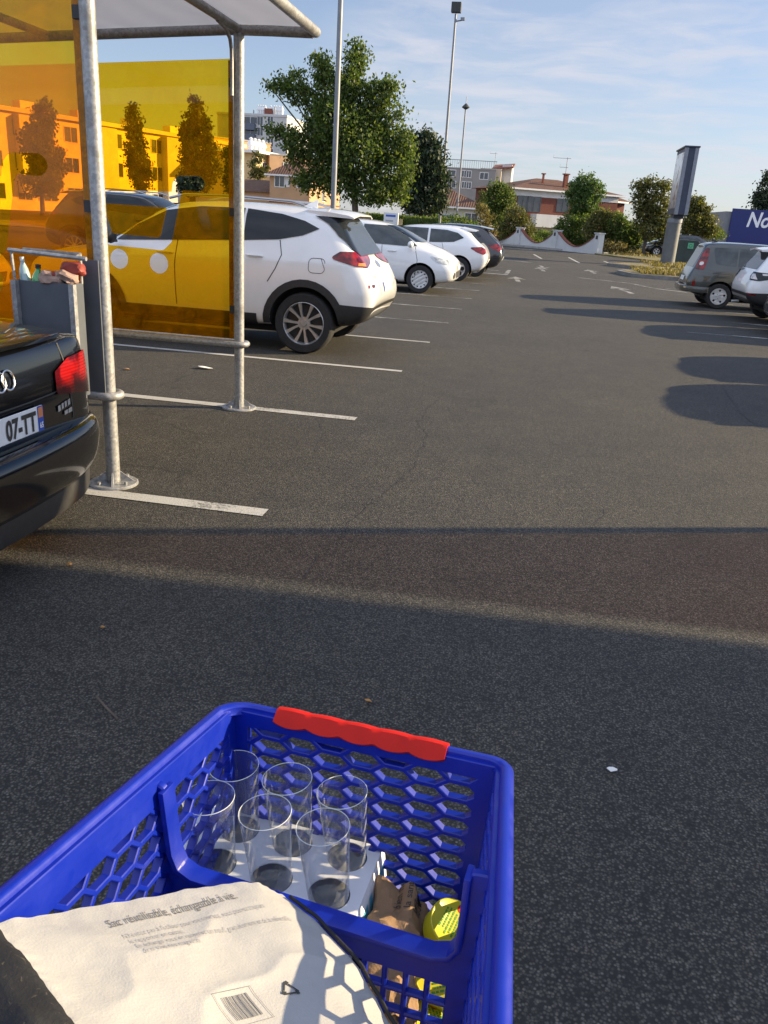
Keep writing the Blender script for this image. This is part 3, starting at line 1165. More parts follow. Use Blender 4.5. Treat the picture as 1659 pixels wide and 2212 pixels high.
def loft_body(stations):
    n = len(stations[0])
    rings = []
    for s in stations:
        full = [(p[0], p[1], p[2]) for p in s] + [(p[0], -p[1], p[2]) for p in s[-2:0:-1]]
        rings.append(full)
    m = len(rings[0])
    vs = [p for r in rings for p in r]
    fs = []
    for i in range(len(rings) - 1):
        for k in range(m):
            fs.append((i * m + k, i * m + (k + 1) % m, (i + 1) * m + (k + 1) % m, (i + 1) * m + k))
    for base, rev in ((0, False), ((len(rings) - 1) * m, True)):
        for k in range(n - 1):
            a, b = k, k + 1
            a2, b2 = (m - k) % m, m - k - 1
            f = [a, b] + ([b2] if b2 != b else []) + ([a2] if a2 != a else [])
            f = [base + i for i in f]
            fs.append(tuple(f[::-1] if not rev else f))
    return vs, fs


def seam(pts, w=0.008):
    pts = [Vector(p) for p in pts]
    L, Rr = [], []
    for i, p in enumerate(pts):
        t = (pts[min(i + 1, len(pts) - 1)] - pts[max(i - 1, 0)]).normalized()
        nn = Vector((-t.y, t.x)) * w / 2
        L.append(tuple(p + nn))
        Rr.append(tuple(p - nn))
    return L + Rr[::-1]


class Car:
    def __init__(s, name, label, cat, stations, paint, axles, rw, half, group=None, archr=0.40):
        s.t = thing(name, label, cat, group=group)
        vs, fs = loft_body(stations)
        me = bpy.data.meshes.new('body')
        me.from_pydata(vs, [], fs)
        me.materials.append(MAT[paint])
        me.materials.append(MAT['well_dark'])
        bm = bmesh.new()
        bm.from_mesh(me)
        bmesh.ops.recalc_face_normals(bm, faces=bm.faces)
        bm.to_mesh(me)
        bm.free()
        o = link_mesh('body', me)
        md = o.modifiers.new('s', 'SUBSURF')
        md.levels = md.render_levels = 2
        me = eval_mesh(o)
        bm = bmesh.new()
        bm.from_mesh(me)
        s.bvh = BVHTree.FromBMesh(bm)
        bm.free()
        o = link_mesh('body', me)
        cut = MB()
        for x in axles:
            for sy in (-1, 1):
                a, b = (half - 0.30) * sy, (half + 0.2) * sy
                cut.lathe([(0.0, a), (archr, a), (archr, b), (0.0, b)], 40, (x, 0, rw + 0.005), 'Y')
        co = cut.build('cutter', 'well_dark')
        md = o.modifiers.new('b', 'BOOLEAN')
        md.operation = 'DIFFERENCE'
        md.object = co
        md.solver = 'EXACT'
        try:
            md.material_mode = 'TRANSFER'
        except Exception:
            pass
        me2 = eval_mesh(o)
        bpy.data.objects.remove(co)
        s.shell = me2.copy()
        me2.shade_smooth()
        me2.set_sharp_from_angle(angle=R(42))
        me2.name = 'body'
        s.body = link_mesh('body', me2, s.t)
        s.ax, s.rw, s.half = axles, rw, half

    def patch(s, name, mat, poly, a=0.0, sides=(1,), end=None, off=0.005, step=0.07, parent=None, pitch=0.0, smooth=True):
        """project an outline onto the body; a = heading of the view from straight beside (0) to straight behind (90)"""
        objs = []
        for sd in sides:
            if end == 'rear':
                d, u = Vector((1, 0, -pitch)).normalized(), Vector((0, 1, 0))
            elif end == 'front':
                d, u = Vector((-1, 0, -pitch)).normalized(), Vector((0, 1, 0))
            else:
                d = Vector((math.sin(a), -math.cos(a) * sd, 0))
                u = Vector((math.cos(a), math.sin(a) * sd, 0))
            bm = bmesh.new()
            f = bm.faces.new([bm.verts.new((p[0], p[1], 0)) for p in poly])
            us = [p[0] for p in poly]
            vv = [p[1] for p in poly]
            for ax, lo, hi in ((0, min(us), max(us)), (1, min(vv), max(vv))):
                k = lo + step
                while k < hi - 0.004:
                    no, cc_ = [0, 0, 0], [0, 0, 0]
                    no[ax], cc_[ax] = 1, k
                    bmesh.ops.bisect_plane(bm, geom=bm.verts[:] + bm.edges[:] + bm.faces[:], plane_co=cc_, plane_no=no, dist=1e-5)
                    k += step
            bmesh.ops.triangulate(bm, faces=[f for f in bm.faces if len(f.verts) > 4])
            for v in bm.verts:
                p = u * v.co.x + Vector((0, 0, v.co.y))
                hit = s.bvh.ray_cast(p - d * 6, d)
                if hit[0] is None:
                    hit = s.bvh.find_nearest(p - d * 1.0)
                q, n = hit[0], hit[1]
                if n.dot(d) > 0:
                    n = -n
                v.co = q + n * off
            for f in bm.faces:
                f.normal_update()
                if f.normal.dot(d) > 0:
                    f.normal_flip()
            me = bpy.data.meshes.new(name)
            bm.to_mesh(me)
            bm.free()
            me.materials.append(MAT[mat])
            if smooth:
                me.shade_smooth()
            objs.append(link_mesh(name, me, parent or s.t))
        return objs

    def slice(s, name, mat, planes, off=0.008):
        """part cut from the body shell by planes (point, direction kept), set proud by off"""
        bm = bmesh.new()
        bm.from_mesh(s.shell)
        bmesh.ops.delete(bm, geom=[f for f in bm.faces if f.material_index > 0], context='FACES')
        for co, no in planes:
            bmesh.ops.bisect_plane(bm, geom=bm.verts[:] + bm.edges[:] + bm.faces[:], plane_co=co, plane_no=[-q for q in no], clear_outer=True, dist=1e-5)
        bm.normal_update()
        nn_ = [(v, v.normal.copy()) for v in bm.verts]
        for v, n in nn_:
            v.co += n * off
        me = bpy.data.meshes.new(name)
        bm.to_mesh(me)
        bm.free()
        me.materials.clear()
        me.materials.append(MAT[mat])
        me.shade_smooth()
        return link_mesh(name, me, s.t)

    def on(s, u, v, a=0.0, sd=1, end=None):
        if end == 'rear':
            d, uu = Vector((1, 0, 0)), Vector((0, 1, 0))
        elif end == 'front':
            d, uu = Vector((-1, 0, 0)), Vector((0, 1, 0))
        else:
            d = Vector((math.sin(a), -math.cos(a) * sd, 0))
            uu = Vector((math.cos(a), math.sin(a) * sd, 0))
        h = s.bvh.ray_cast(uu * u + Vector((0, 0, v)) - d * 6, d)
        return h[0], h[1]

    def wheels(s, rim_r, style, rimmat, y=None):
        y = y if y is not None else s.half - 0.115
        proto = None
        for x in s.ax:
            for sd in (1, -1):
                if proto is None:
                    proto = make_wheel(s.rw, rim_r, style, rimmat, s.t)
                    w = proto
                else:
                    w = dup(proto, parent=s.t)
                w.location = (x, sd * y, s.rw)
                w.rotation_euler = (0, 0.35 * (x > 2) + 0.2, 0 if sd > 0 else math.pi)

    def plate(s, x, z, w=0.26, h=0.055, tilt=0.0, y=0.0, parent=None):
        m = MB()
        m.box(-0.006, 0.0, -w, w, -h, h)
        o = m.build('number_plate', 'plate_white', s.t, bevel=0.002)
        o.location = (x, y, z)
        o.rotation_euler = (0, tilt, 0)
        m = MB()
        m.quad((-0.0075, -w, -h), (-0.0075, -w + 0.042, -h), (-0.0075, -w + 0.042, h), (-0.0075, -w, h))
        m.quad((-0.0075, w - 0.042, -h), (-0.0075, w, -h), (-0.0075, w, h), (-0.0075, w - 0.042, h))
        m.build('plate_band', 'plate_blue', o, fix=False)
        return o


def make_wheel(rw, rr, style, rimmat, parent):
    """outer face towards +y"""
    t = bpy.data.objects.new('wheel', None)
    COL.objects.link(t)
    t.parent = parent
    t.empty_display_size = 0.1
    hw = 0.11
    m = MB().lathe([(rr * 0.96, hw * 0.80), (rr * 1.03, hw * 0.98), (rw * 0.93, hw), (rw * 0.985, hw * 0.80), (rw, hw * 0.4), (rw, -hw * 0.4), (rw * 0.985, -hw * 0.8), (rw * 0.93, -hw), (rr * 0.96, -hw * 0.9)], 44, axis='Y')
    m.build('tyre', 'tyre_rubber', t, smooth=True)
    m = MB().lathe([(0.0, hw * 0.1), (rr * 0.93, hw * 0.05), (rr * 0.95, -hw * 0.8)], 36, axis='Y')
    m.build('brake_disc', 'brake_dark', t, smooth=True)
    m = MB()
    m.lathe([(rr * 0.90, hw * 0.25), (rr * 0.93, hw * 0.80), (rr * 0.965, hw * 0.90), (rr * 1.0, hw * 0.86), (rr * 0.985, hw * 0.5)], 44, axis='Y')
    f = lambda r: hw * (0.62 + 0.2 * r / rr)
    if style == 'spokes':
        for k in range(10):
            b = 2 * math.pi * (k // 2) / 5 + (0.21 if k % 2 else -0.21)
            c = 2 * math.pi * (k // 2) / 5 + (0.30 if k % 2 else -0.30)
            pts = []
            for (r, ang, wd) in ((rr * 0.20, b, 0.012), (rr * 0.55, (b + c) / 2, 0.013), (rr * 0.94, c, 0.022)):
                for sgn in (-1, 1):
                    x, z = r * math.cos(ang) - sgn * wd * math.sin(ang), r * math.sin(ang) + sgn * wd * math.cos(ang)
                    pts.append((x, f(r), z))
                    pts.append((x, f(r) - 0.028, z))
            m.add(pts, [(0, 2, 6, 4), (4, 6, 10, 8), (0, 4, 5, 1), (4, 8, 9, 5), (2, 3, 7, 6), (6, 7, 11, 10), (1, 5, 7, 3), (5, 9, 11, 7)])
        m.lathe([(0, f(0) + 0.012), (0.030, f(0) + 0.012), (0.036, f(0)), (rr * 0.30, f(0) - 0.004), (rr * 0.30, f(0) - 0.03)], 24, axis='Y')
    else:
        nh, r0, r1, hr = {'petals': (5, 0.70, 0.70, 0.15), 'slots': (12, 0.80, 0.80, 0.085), 'five': (5, 0.60, 0.6, 0.24)}[style]
        holes = []
        for k in range(nh):
            a = 2 * math.pi * (k + 0.5) / nh
            c = (math.cos(a) * rr * r0, math.sin(a) * rr * r0)
            e = []
            for q in range(10):
                b = 2 * math.pi * q / 10
                lx, ly = math.cos(b) * hr * rr * (1.25 if style != 'petals' else 0.9), math.sin(b) * hr * rr * (1.15 if style == 'five' else 0.9)
                e.append((c[0] + lx * math.cos(a) - ly * math.sin(a), c[1] + lx * math.sin(a) + ly * math.cos(a)))
            holes.append(e)
        for k in range(5 if style != 'slots' else 0):
            a = 2 * math.pi * k / 5
            holes.append(circle(math.cos(a) * rr * 0.26, math.sin(a) * rr * 0.26, rr * 0.045, 8))
        vs, fs = plate_geo(circle(0, 0, rr * 0.95, 40), holes, 0.012)
        m.add([(p[0], f(math.hypot(p[0], p[1])) + p[2] + (0.012 if math.hypot(p[0], p[1]) < rr * 0.5 else 0), p[1]) for p in vs], fs)
        m.lathe([(0, f(0) + 0.028), (rr * 0.15, f(0) + 0.028), (rr * 0.17, f(0) + 0.01)], 20, axis='Y')
    m.build('rim', rimmat, t, smooth=True)
    return t


def arch_ring(xc, zc, r0, r1, a0=-0.05, a1=math.pi + 0.05, n=18):
    A = np.linspace(a0, a1, n)
    return [(xc + r1 * math.cos(a), zc + r1 * math.sin(a)) for a in A] + [(xc + r0 * math.cos(a), zc + r0 * math.sin(a)) for a in A[::-1]]


def place(c, loc, rz, sc=1.0):
    c.t.location = loc
    c.t.rotation_euler = (0, 0, rz)
    c.t.scale = (sc,) * 3


def fin(c, x, z, mat):
    MB().add([(x - 0.02, -0.012, z - 0.02), (x + 0.17, -0.02, z - 0.03), (x + 0.17, 0.02, z - 0.03), (x - 0.02, 0.012, z - 0.02), (x - 0.03, 0, z + 0.065), (x + 0.0, 0, z + 0.06)],
             [(0, 1, 5, 4), (3, 4, 5, 2), (1, 2, 5), (0, 4, 3)]).build('roof_antenna', mat, c.t)


def mirror(c, x, z, mat, y):
    for sd in (1, -1):
        m = MB()
        bm = bmesh.new()
        bmesh.ops.create_icosphere(bm, subdivisions=2, radius=1)
        m.add([(x + v.co.x * 0.07, sd * (y + 0.09) + v.co.y * 0.10, z + v.co.z * 0.075) for v in bm.verts], [tuple(v.index for v in f.verts) for f in bm.faces])
        bm.free()
        m.box(x - 0.02, x + 0.02, min(sd * (y - 0.04), sd * (y + 0.06)), max(sd * (y - 0.04), sd * (y + 0.06)), z - 0.06, z - 0.03)
        m.build('wing_mirror', mat, c.t, smooth=True)


def handles(c, spots, mat):
    for (x, z) in spots:
        for sd in (1, -1):
            q, n = c.on(x, z, sd=sd)
            m = MB().tube([(x - 0.10, q.y + sd * 0.006, z - 0.004), (x - 0.07, q.y + sd * 0.028, z), (x + 0.07, q.y + sd * 0.028, z), (x + 0.10, q.y + sd * 0.006, z + 0.004)], [0.010, 0.014, 0.014, 0.010], 8)
            m.build('door_handle', mat, c.t, smooth=True)


# ---- white compact SUV (tail to the aisle)
def suv(label, paint, group=None):
    o0 = (0.18, 0.06, 0.0, 0.07, 0.16, 0.22, 0.50)
    o1 = (0.10, 0.03, 0.0, 0.06, 0.14, 0.20, 0.47)
    c = Car('sports_utility_car', label, 'car', [
        st(0.00, 0.70, 0.50, 1.04, 0.64, 1.50, 0.46, 0.08, o0),
        st(0.03, 0.82, 0.45, 1.05, 0.76, 1.53, 0.54, 0.08, o1),
        st(0.20, 0.905, 0.36, 1.07, 0.855, 1.585, 0.60, 0.09, (0, 0, 0, 0, 0.06, 0.1, 0.38)),
        st(0.60, 0.922, 0.30, 1.07, 0.885, 1.63, 0.625, 0.09, (0, 0, 0, 0, 0, 0.03, 0.18)),
        st(1.15, 0.928, 0.28, 1.06, 0.89, 1.655, 0.64),
        st(1.75, 0.922, 0.26, 1.05, 0.89, 1.665, 0.65),
        st(2.35, 0.922, 0.26, 1.03, 0.89, 1.65, 0.64),
        st(2.75, 0.922, 0.26, 1.02, 0.89, 1.585, 0.62),
        st(3.35, 0.922, 0.27, 1.01, 0.87, 1.10, 0.72, 0.03),
        st(3.75, 0.92, 0.28, 0.98, 0.84, 1.06, 0.68, 0.03),
        st(4.20, 0.90, 0.30, 0.91, 0.78, 0.97, 0.60, 0.03),
        st(4.42, 0.80, 0.36, 0.80, 0.70, 0.86, 0.5, 0.03),
        st(4.48, 0.64, 0.45, 0.74, 0.56, 0.78, 0.40, 0.03)], paint, (0.85, 3.54), 0.352, 0.92, group, 0.415)
    c.patch('side_window', 'car_glass', [(0.74, 1.405), (0.92, 1.325), (1.20, 1.265), (1.62, 1.232), (1.62, 1.575), (1.20, 1.540), (0.92, 1.480)], sides=(1, -1), off=0.008)
    c.patch('side_window', 'car_glass', [(1.65, 1.231), (2.4, 1.185), (3.05, 1.145), (3.22, 1.135), (2.98, 1.32), (2.62, 1.50), (2.2, 1.565), (1.65, 1.577)], sides=(1, -1), off=0.008)
    c.patch('rear_window', 'car_glass', [(-0.64, 1.13), (0.64, 1.13), (0.715, 1.20), (0.70, 1.34), (0.62, 1.535), (-0.62, 1.535), (-0.70, 1.34), (-0.715, 1.20)], end='rear', off=0.016, step=0.03)
    c.patch('windscreen', 'car_glass', [(-0.70, 1.13), (0.70, 1.13), (0.56, 1.56), (-0.56, 1.56)], end='front', step=0.1)
    a = R(36)
    c.patch('tail_lamp', 'tail_red', round_poly([(0.965, 1.100), (0.845, 1.175), (0.62, 1.180), (0.36, 1.140), (0.32, 1.105), (0.39, 1.050), (0.54, 1.010), (0.72, 1.030)], 0.02, 2), a, (1, -1), step=0.03, off=0.010)
    c.patch('lamp_spot', 'lamp_amber', [(0.56, 1.025), (0.68, 1.032), (0.67, 1.060), (0.56, 1.060)], a, (1, -1), step=0.03, off=0.013)
    c.patch('reflector', 'tail_red', [(0.735, 0.80), (0.60, 0.805), (0.60, 0.84), (0.735, 0.835)], R(55), (1, -1), step=0.04)
    c.patch('number_plate', 'plate_white', [(-0.26, 0.73), (0.26, 0.73), (0.26, 0.84), (-0.26, 0.84)], end='rear', off=0.008)
    c.patch('plate_band', 'plate_blue', [(0.215, 0.73), (0.258, 0.73), (0.258, 0.84), (0.215, 0.84)], end='rear', off=0.010)
    c.patch('emblem', 'steel_bright', circle(0, 1.03, 0.07, 16, 0.04), end='rear', off=0.010)
    tx, tf = text_geo('TUCSON', 0.045, bold=0.002)
    m = MB()
    pp = []
    for (p, q) in tx:
        h, n = c.on(0.66 - p, 0.895 + q, end='rear')
        pp.append(h + n * 0.006)
    m.add(pp, tf)
    m.build('badge_letters', 'skid_silver', c.t)
    for xa in c.ax:
        c.patch('arch_trim', 'black_trim', arch_ring(xa, 0.357, 0.412, 0.495), sides=(1, -1), off=0.012, step=0.05)
    c.slice('sill_trim', 'black_trim', [((0, 0, 0.43), (0, 0, -1)), ((1.42, 0, 0), (1, 0, 0)), ((3.2, 0, 0), (-1, 0, 0))])
    c.slice('bumper_trim', 'black_trim', [((0, 0, 0.585), (0.04, 0, -1)), ((0.66, 0, 0), (-1, 0, 0))])
    c.slice('skid_plate', 'skid_silver', [((0, 0, 0.535), (0.1, 0, -1)), ((0, 0, 0.475), (0, 0, 1)), ((0.30, 0, 0), (-1, 0, 0)), ((0, 0.68, 0), (0, -1, 0)), ((0, -0.68, 0), (0, 1, 0))], 0.014)
    c.patch('fuel_flap_seam', 'seam', seam(round_poly([(0.62, 1.09), (0.81, 1.09), (0.81, 0.93), (0.62, 0.93)], 0.05, 4) + [(0.67, 1.09)], 0.006), sides=(1,), off=0.003)
    c.patch('door_seam', 'seam', seam([(1.18, 1.26), (1.14, 1.10), (1.20, 0.95), (1.29, 0.80)], 0.010), sides=(1, -1), off=0.003)
    c.patch('door_seam', 'seam', seam([(2.42, 1.20), (2.43, 0.9), (2.41, 0.46)], 0.010), sides=(1, -1), off=0.003)
    c.patch('tailgate_seam', 'seam', seam([(0.80, 1.60), (0.70, 1.48), (0.60, 1.38), (0.50, 1.25)], 0.008), R(10), (1, -1), off=0.003)
    c.patch('bumper_seam', 'seam', seam([(0.36, 1.01), (0.33, 0.86), (0.28, 0.70)], 0.006), R(36), (1, -1), off=0.003)
    handles(c, [(1.46, 1.075), (2.56, 1.045)], paint)
    mirror(c, 3.20, 1.17, 'black_trim', 0.86)
    fin(c, 0.98, 1.66, paint)
    m = MB()
    xs = [0.36, 0.44, 0.62, 0.95]
    sec = []
    for x, zt, th, wd in ((0.355, 1.582, 0.014, 0.55), (0.42, 1.605, 0.03, 0.575), (0.66, 1.632, 0.05, 0.59), (0.90, 1.638, 0.06, 0.58)):
        sec.append([(x + 0.03, wd, zt - 0.035 - th), (x + 0.02, wd, zt - 0.035), (x, wd * 0.6, zt), (x - 0.012, 0, zt + 0.004), (x, -wd * 0.6, zt), (x + 0.02, -wd, zt - 0.035), (x + 0.03, -wd, zt - 0.035 - th), (x, -wd * 0.6, zt - th), (x - 0.012, 0, zt - th), (x, wd * 0.6, zt - th)])
    vs = [p for q in sec for p in q]
    fs = [(i * 10 + k, i * 10 + (k + 1) % 10, i * 10 + 10 + (k + 1) % 10, i * 10 + 10 + k) for i in range(3) for k in range(10)] + [tuple(range(10))]
    m.add(vs, fs)
    m.build('roof_spoiler', paint, c.t, smooth=True)
    for sd in (1, -1):
        MB().tube([(0.95, sd * 0.60, 1.645), (1.1, sd * 0.615, 1.685), (1.8, sd * 0.63, 1.705), (2.4, sd * 0.62, 1.69), (2.6, sd * 0.61, 1.64)], 0.016, 8).build('roof_rail', 'silver_paint', c.t, smooth=True)
    m = MB().box(0.6, 3.9, -0.62, 0.62, 0.20, 0.32)
    m.build('underbody', 'well_dark', c.t)
    c.wheels(0.250, 'spokes', 'alloy')
    return c


c = suv('white sports utility car behind the amber panel, rear wheel in plain view', 'white_paint')
place(c, (-1.765, 10.27, 0), math.pi)
c = suv('dark sports utility car seen through the clear trolley cut-out in the panel', 'dark_paint')
place(c, (-12.6, 21.0, 0), 0.0, 1.06)


# ---- small hatchbacks
def hatch(label, paint, L=4.2, H=1.46, belt=0.93, wheel='five', rimmat='alloy', rw=0.315, rake=0.55, wsx=2.75, wsb=3.25, nose=0.72, group=None, glass='cabin_glass', tail=None, rr=0.205, axr=0.80, axf=None):
    o0 = (0.16, 0.06, 0.0, 0.04, 0.12, 0.18, rake)
    hz = H - 0.02
    axf = axf or L - 0.84
    cowl = belt + 0.10
    c = Car('parked_hatchback', label, 'car', [
        st(0.00, 0.64, 0.42, belt, 0.58, H - 0.14, 0.42, 0.08, o0),
        st(0.03, 0.76, 0.38, belt + 0.01, 0.70, H - 0.11, 0.50, 0.08, (0.10, 0.03, 0.0, 0.04, 0.11, 0.16, rake - 0.03)),
        st(0.22, 0.845, 0.28, belt + 0.02, 0.80, H - 0.06, 0.55, 0.09, (0, 0, 0, 0, 0.05, 0.08, rake - 0.12)),
        st(0.62, 0.865, 0.22, belt + 0.02, 0.83, H - 0.015, 0.57, 0.09, (0, 0, 0, 0, 0, 0.02, 0.22)),
        st(1.15, 0.87, 0.20, belt + 0.01, 0.835, H + 0.005, 0.59),
        st(1.75, 0.868, 0.19, belt, 0.835, H + 0.005, 0.60),
        st(wsx - 0.45, 0.868, 0.19, belt - 0.01, 0.835, hz - 0.01, 0.59),
        st(wsx, 0.866, 0.19, belt - 0.02, 0.83, hz - 0.11, 0.57),
        st(wsb, 0.864, 0.20, belt - 0.03, 0.80, cowl, 0.66, 0.03),
        st(wsb + (L - wsb) * 0.45, 0.85, 0.21, belt - 0.08, 0.75, cowl - 0.07, 0.60, 0.03),
        st(L - 0.22, 0.82, 0.23, nose + 0.02, 0.68, nose + 0.09, 0.54, 0.03),
        st(L - 0.05, 0.72, 0.28, nose - 0.06, 0.58, nose - 0.02, 0.42, 0.03),
        st(L, 0.56, 0.34, nose - 0.14, 0.46, nose - 0.10, 0.32, 0.03)], paint, (axr, axf), rw, 0.865, group, rw + 0.055)
    zt = H - 0.12
    zg = belt + 0.055
    c.patch('side_window', glass, [(0.72, zg + 0.16), (0.98, zg + 0.04), (1.35, zg + 0.01), (1.66, zg), (1.66, zt), (1.2, zt - 0.01), (0.90, zt - 0.07)], sides=(1, -1), off=0.009)
    c.patch('side_window', glass, [(1.72, zg), (wsx + 0.1, zg - 0.02), (wsb - 0.06, zg - 0.01), (wsx + 0.02, zt - 0.09), (wsx - 0.35, zt + 0.005), (1.72, zt + 0.01)], sides=(1, -1), off=0.012)
    c.patch('rear_window', 'car_glass', [(-0.54, belt + 0.09), (0.54, belt + 0.09), (0.44, H - 0.14), (-0.44, H - 0.14)], end='rear')
    c.patch('windscreen', 'car_glass', [(-0.64, cowl + 0.025), (0.64, cowl + 0.025), (0.52, H - 0.11), (-0.52, H - 0.11)], end='front', step=0.08, off=0.014)
    c.patch('tail_lamp', 'tail_red', tail or round_poly([(0.93, belt - 0.02), (0.60, belt + 0.01), (0.46, belt - 0.05), (0.45, belt - 0.16), (0.58, belt - 0.19), (0.74, belt - 0.14)], 0.02, 2), R(36), (1, -1), step=0.04, off=0.008)
    c.patch('head_lamp', 'lamp_clear', round_poly([(L * 0.819 - 1.06 + 0.03, nose + 0.07), (L * 0.819 - 0.82, nose + 0.02), (L * 0.819 - 0.55, nose - 0.02), (L * 0.819 - 0.58, nose - 0.12), (L * 0.819 - 0.86, nose - 0.08)], 0.02, 2), R(-36), (1, -1), step=0.04, off=0.008)
    c.patch('grille', 'black_trim', [(-0.42, 0.36), (0.42, 0.36), (0.48, 0.50), (-0.48, 0.50)], end='front')
    c.patch('fog_lamp', 'black_trim', circle(0.60, 0.42, 0.07, 14), end='front')
    c.patch('fog_lamp', 'black_trim', circle(-0.60, 0.42, 0.07, 14), end='front')
    c.patch('number_plate', 'plate_white', [(-0.26, 0.53), (0.26, 0.53), (0.26, 0.63), (-0.26, 0.63)], end='front', off=0.010)
    c.patch('number_plate', 'plate_white', [(-0.26, 0.50), (0.26, 0.50), (0.26, 0.61), (-0.26, 0.61)], end='rear', off=0.010)
    c.patch('door_seam', 'seam', seam([(1.30, zg), (1.24, 0.8), (1.16, 0.62)], 0.010), sides=(1, -1), off=0.003)
    c.patch('door_seam', 'seam', seam([(2.18, zg), (2.20, 0.7), (2.17, 0.30)], 0.010), sides=(1, -1), off=0.003)
    c.patch('door_seam', 'seam', seam([(wsb - 0.10, zg - 0.02), (wsb - 0.02, 0.7), (wsb - 0.06, 0.32)], 0.010), sides=(1, -1), off=0.003)
    c.slice('sill_trim', 'black_trim', [((0, 0, 0.27), (0, 0, -1)), ((1.2, 0, 0), (1, 0, 0)), ((axf - 0.5, 0, 0), (-1, 0, 0))])
    handles(c, [(1.48, belt - 0.07), (2.42, belt - 0.08)], paint)
    mirror(c, wsb - 0.18, belt + 0.08, paint, 0.83)
    m = MB()
    sec = []
    for x, z_, th, wd in ((rake - 0.16, H - 0.085, 0.012, 0.47), (rake, H - 0.06, 0.03, 0.51), (rake + 0.25, H - 0.02, 0.05, 0.50)):
        sec.append([(x + 0.03, wd, z_ - 0.035 - th), (x + 0.02, wd, z_ - 0.03), (x, 0, z_), (x + 0.02, -wd, z_ - 0.03), (x + 0.03, -wd, z_ - 0.035 - th), (x, 0, z_ - th)])
    m.add([p for q in sec for p in q], [(i * 6 + k, i * 6 + (k + 1) % 6, i * 6 + 6 + (k + 1) % 6, i * 6 + 6 + k) for i in range(2) for k in range(6)] + [tuple(range(6))])
    m.build('roof_spoiler', paint, c.t, smooth=True)
    MB().box(0.6, L - 0.6, -0.55, 0.55, 0.15, 0.26).build('underbody', 'well_dark', c.t)
    c.wheels(rr, wheel, rimmat)
    return c


c = hatch('small rounded white car parked nose out with slotted wheel cover', 'white_paint', L=3.86, H=1.50, belt=0.95, wheel='slots', rimmat='hubcap_silver', rw=0.300, wsx=2.55, wsb=3.02, nose=0.76, rr=0.20, axf=3.08, rake=0.35)
place(c, (-1.78 - 3.86, 19.52, 0), 0.0)
c = hatch('white hatchback parked tail out beyond the small rounded white car', 'white_paint', L=4.25, H=1.45, wheel='five', rimmat='alloy', rw=0.318)
place(c, (-1.36, 24.25, 0), math.pi)
dk = hatch('dark hatchback parked tail out beside the second white hatchback', 'dark_paint', L=4.3, H=1.50, wheel='five', rimmat='alloy', rw=0.32, belt=0.97)
place(dk, (-1.06, 26.75, 0), math.pi)
g_ = 'cars in the bays on the shop side'
for (x, y, rz, lab) in ((4.22 + 4.3, 16.05, math.pi, 'dark hatchback with only a corner in view beside the white four-by-four'),
                        (4.25 + 4.3, 12.2, math.pi, 'dark hatchback with its nose to the aisle, two bays short of the four-by-four'),
                        (3.75 + 4.3, 9.75, math.pi, 'dark hatchback with its nose to the aisle, three bays short of the four-by-four'),
                        (3.95, 2.65, 0.0, 'dark hatchback parked tail out right beside the far shelter, on its near side'),
                        (3.95, 0.2, 0.0, 'dark hatchback parked tail out one bay away from the far shelter, on its near side')):
    dup(dk.t, lab, g_, loc=(x, y, 0), rz=rz)
dup(dk.t, 'small dark car parked under the olive green trees beside the billboard pillar', loc=(11.3, 61.5, 0.08), rz=math.pi)
c = hatch('pale car parked in the row behind the shelter, seen through both amber panels', 'silver_paint', L=4.3, H=1.47)
place(c, (-11.9, 10.7, 0), 0.0)


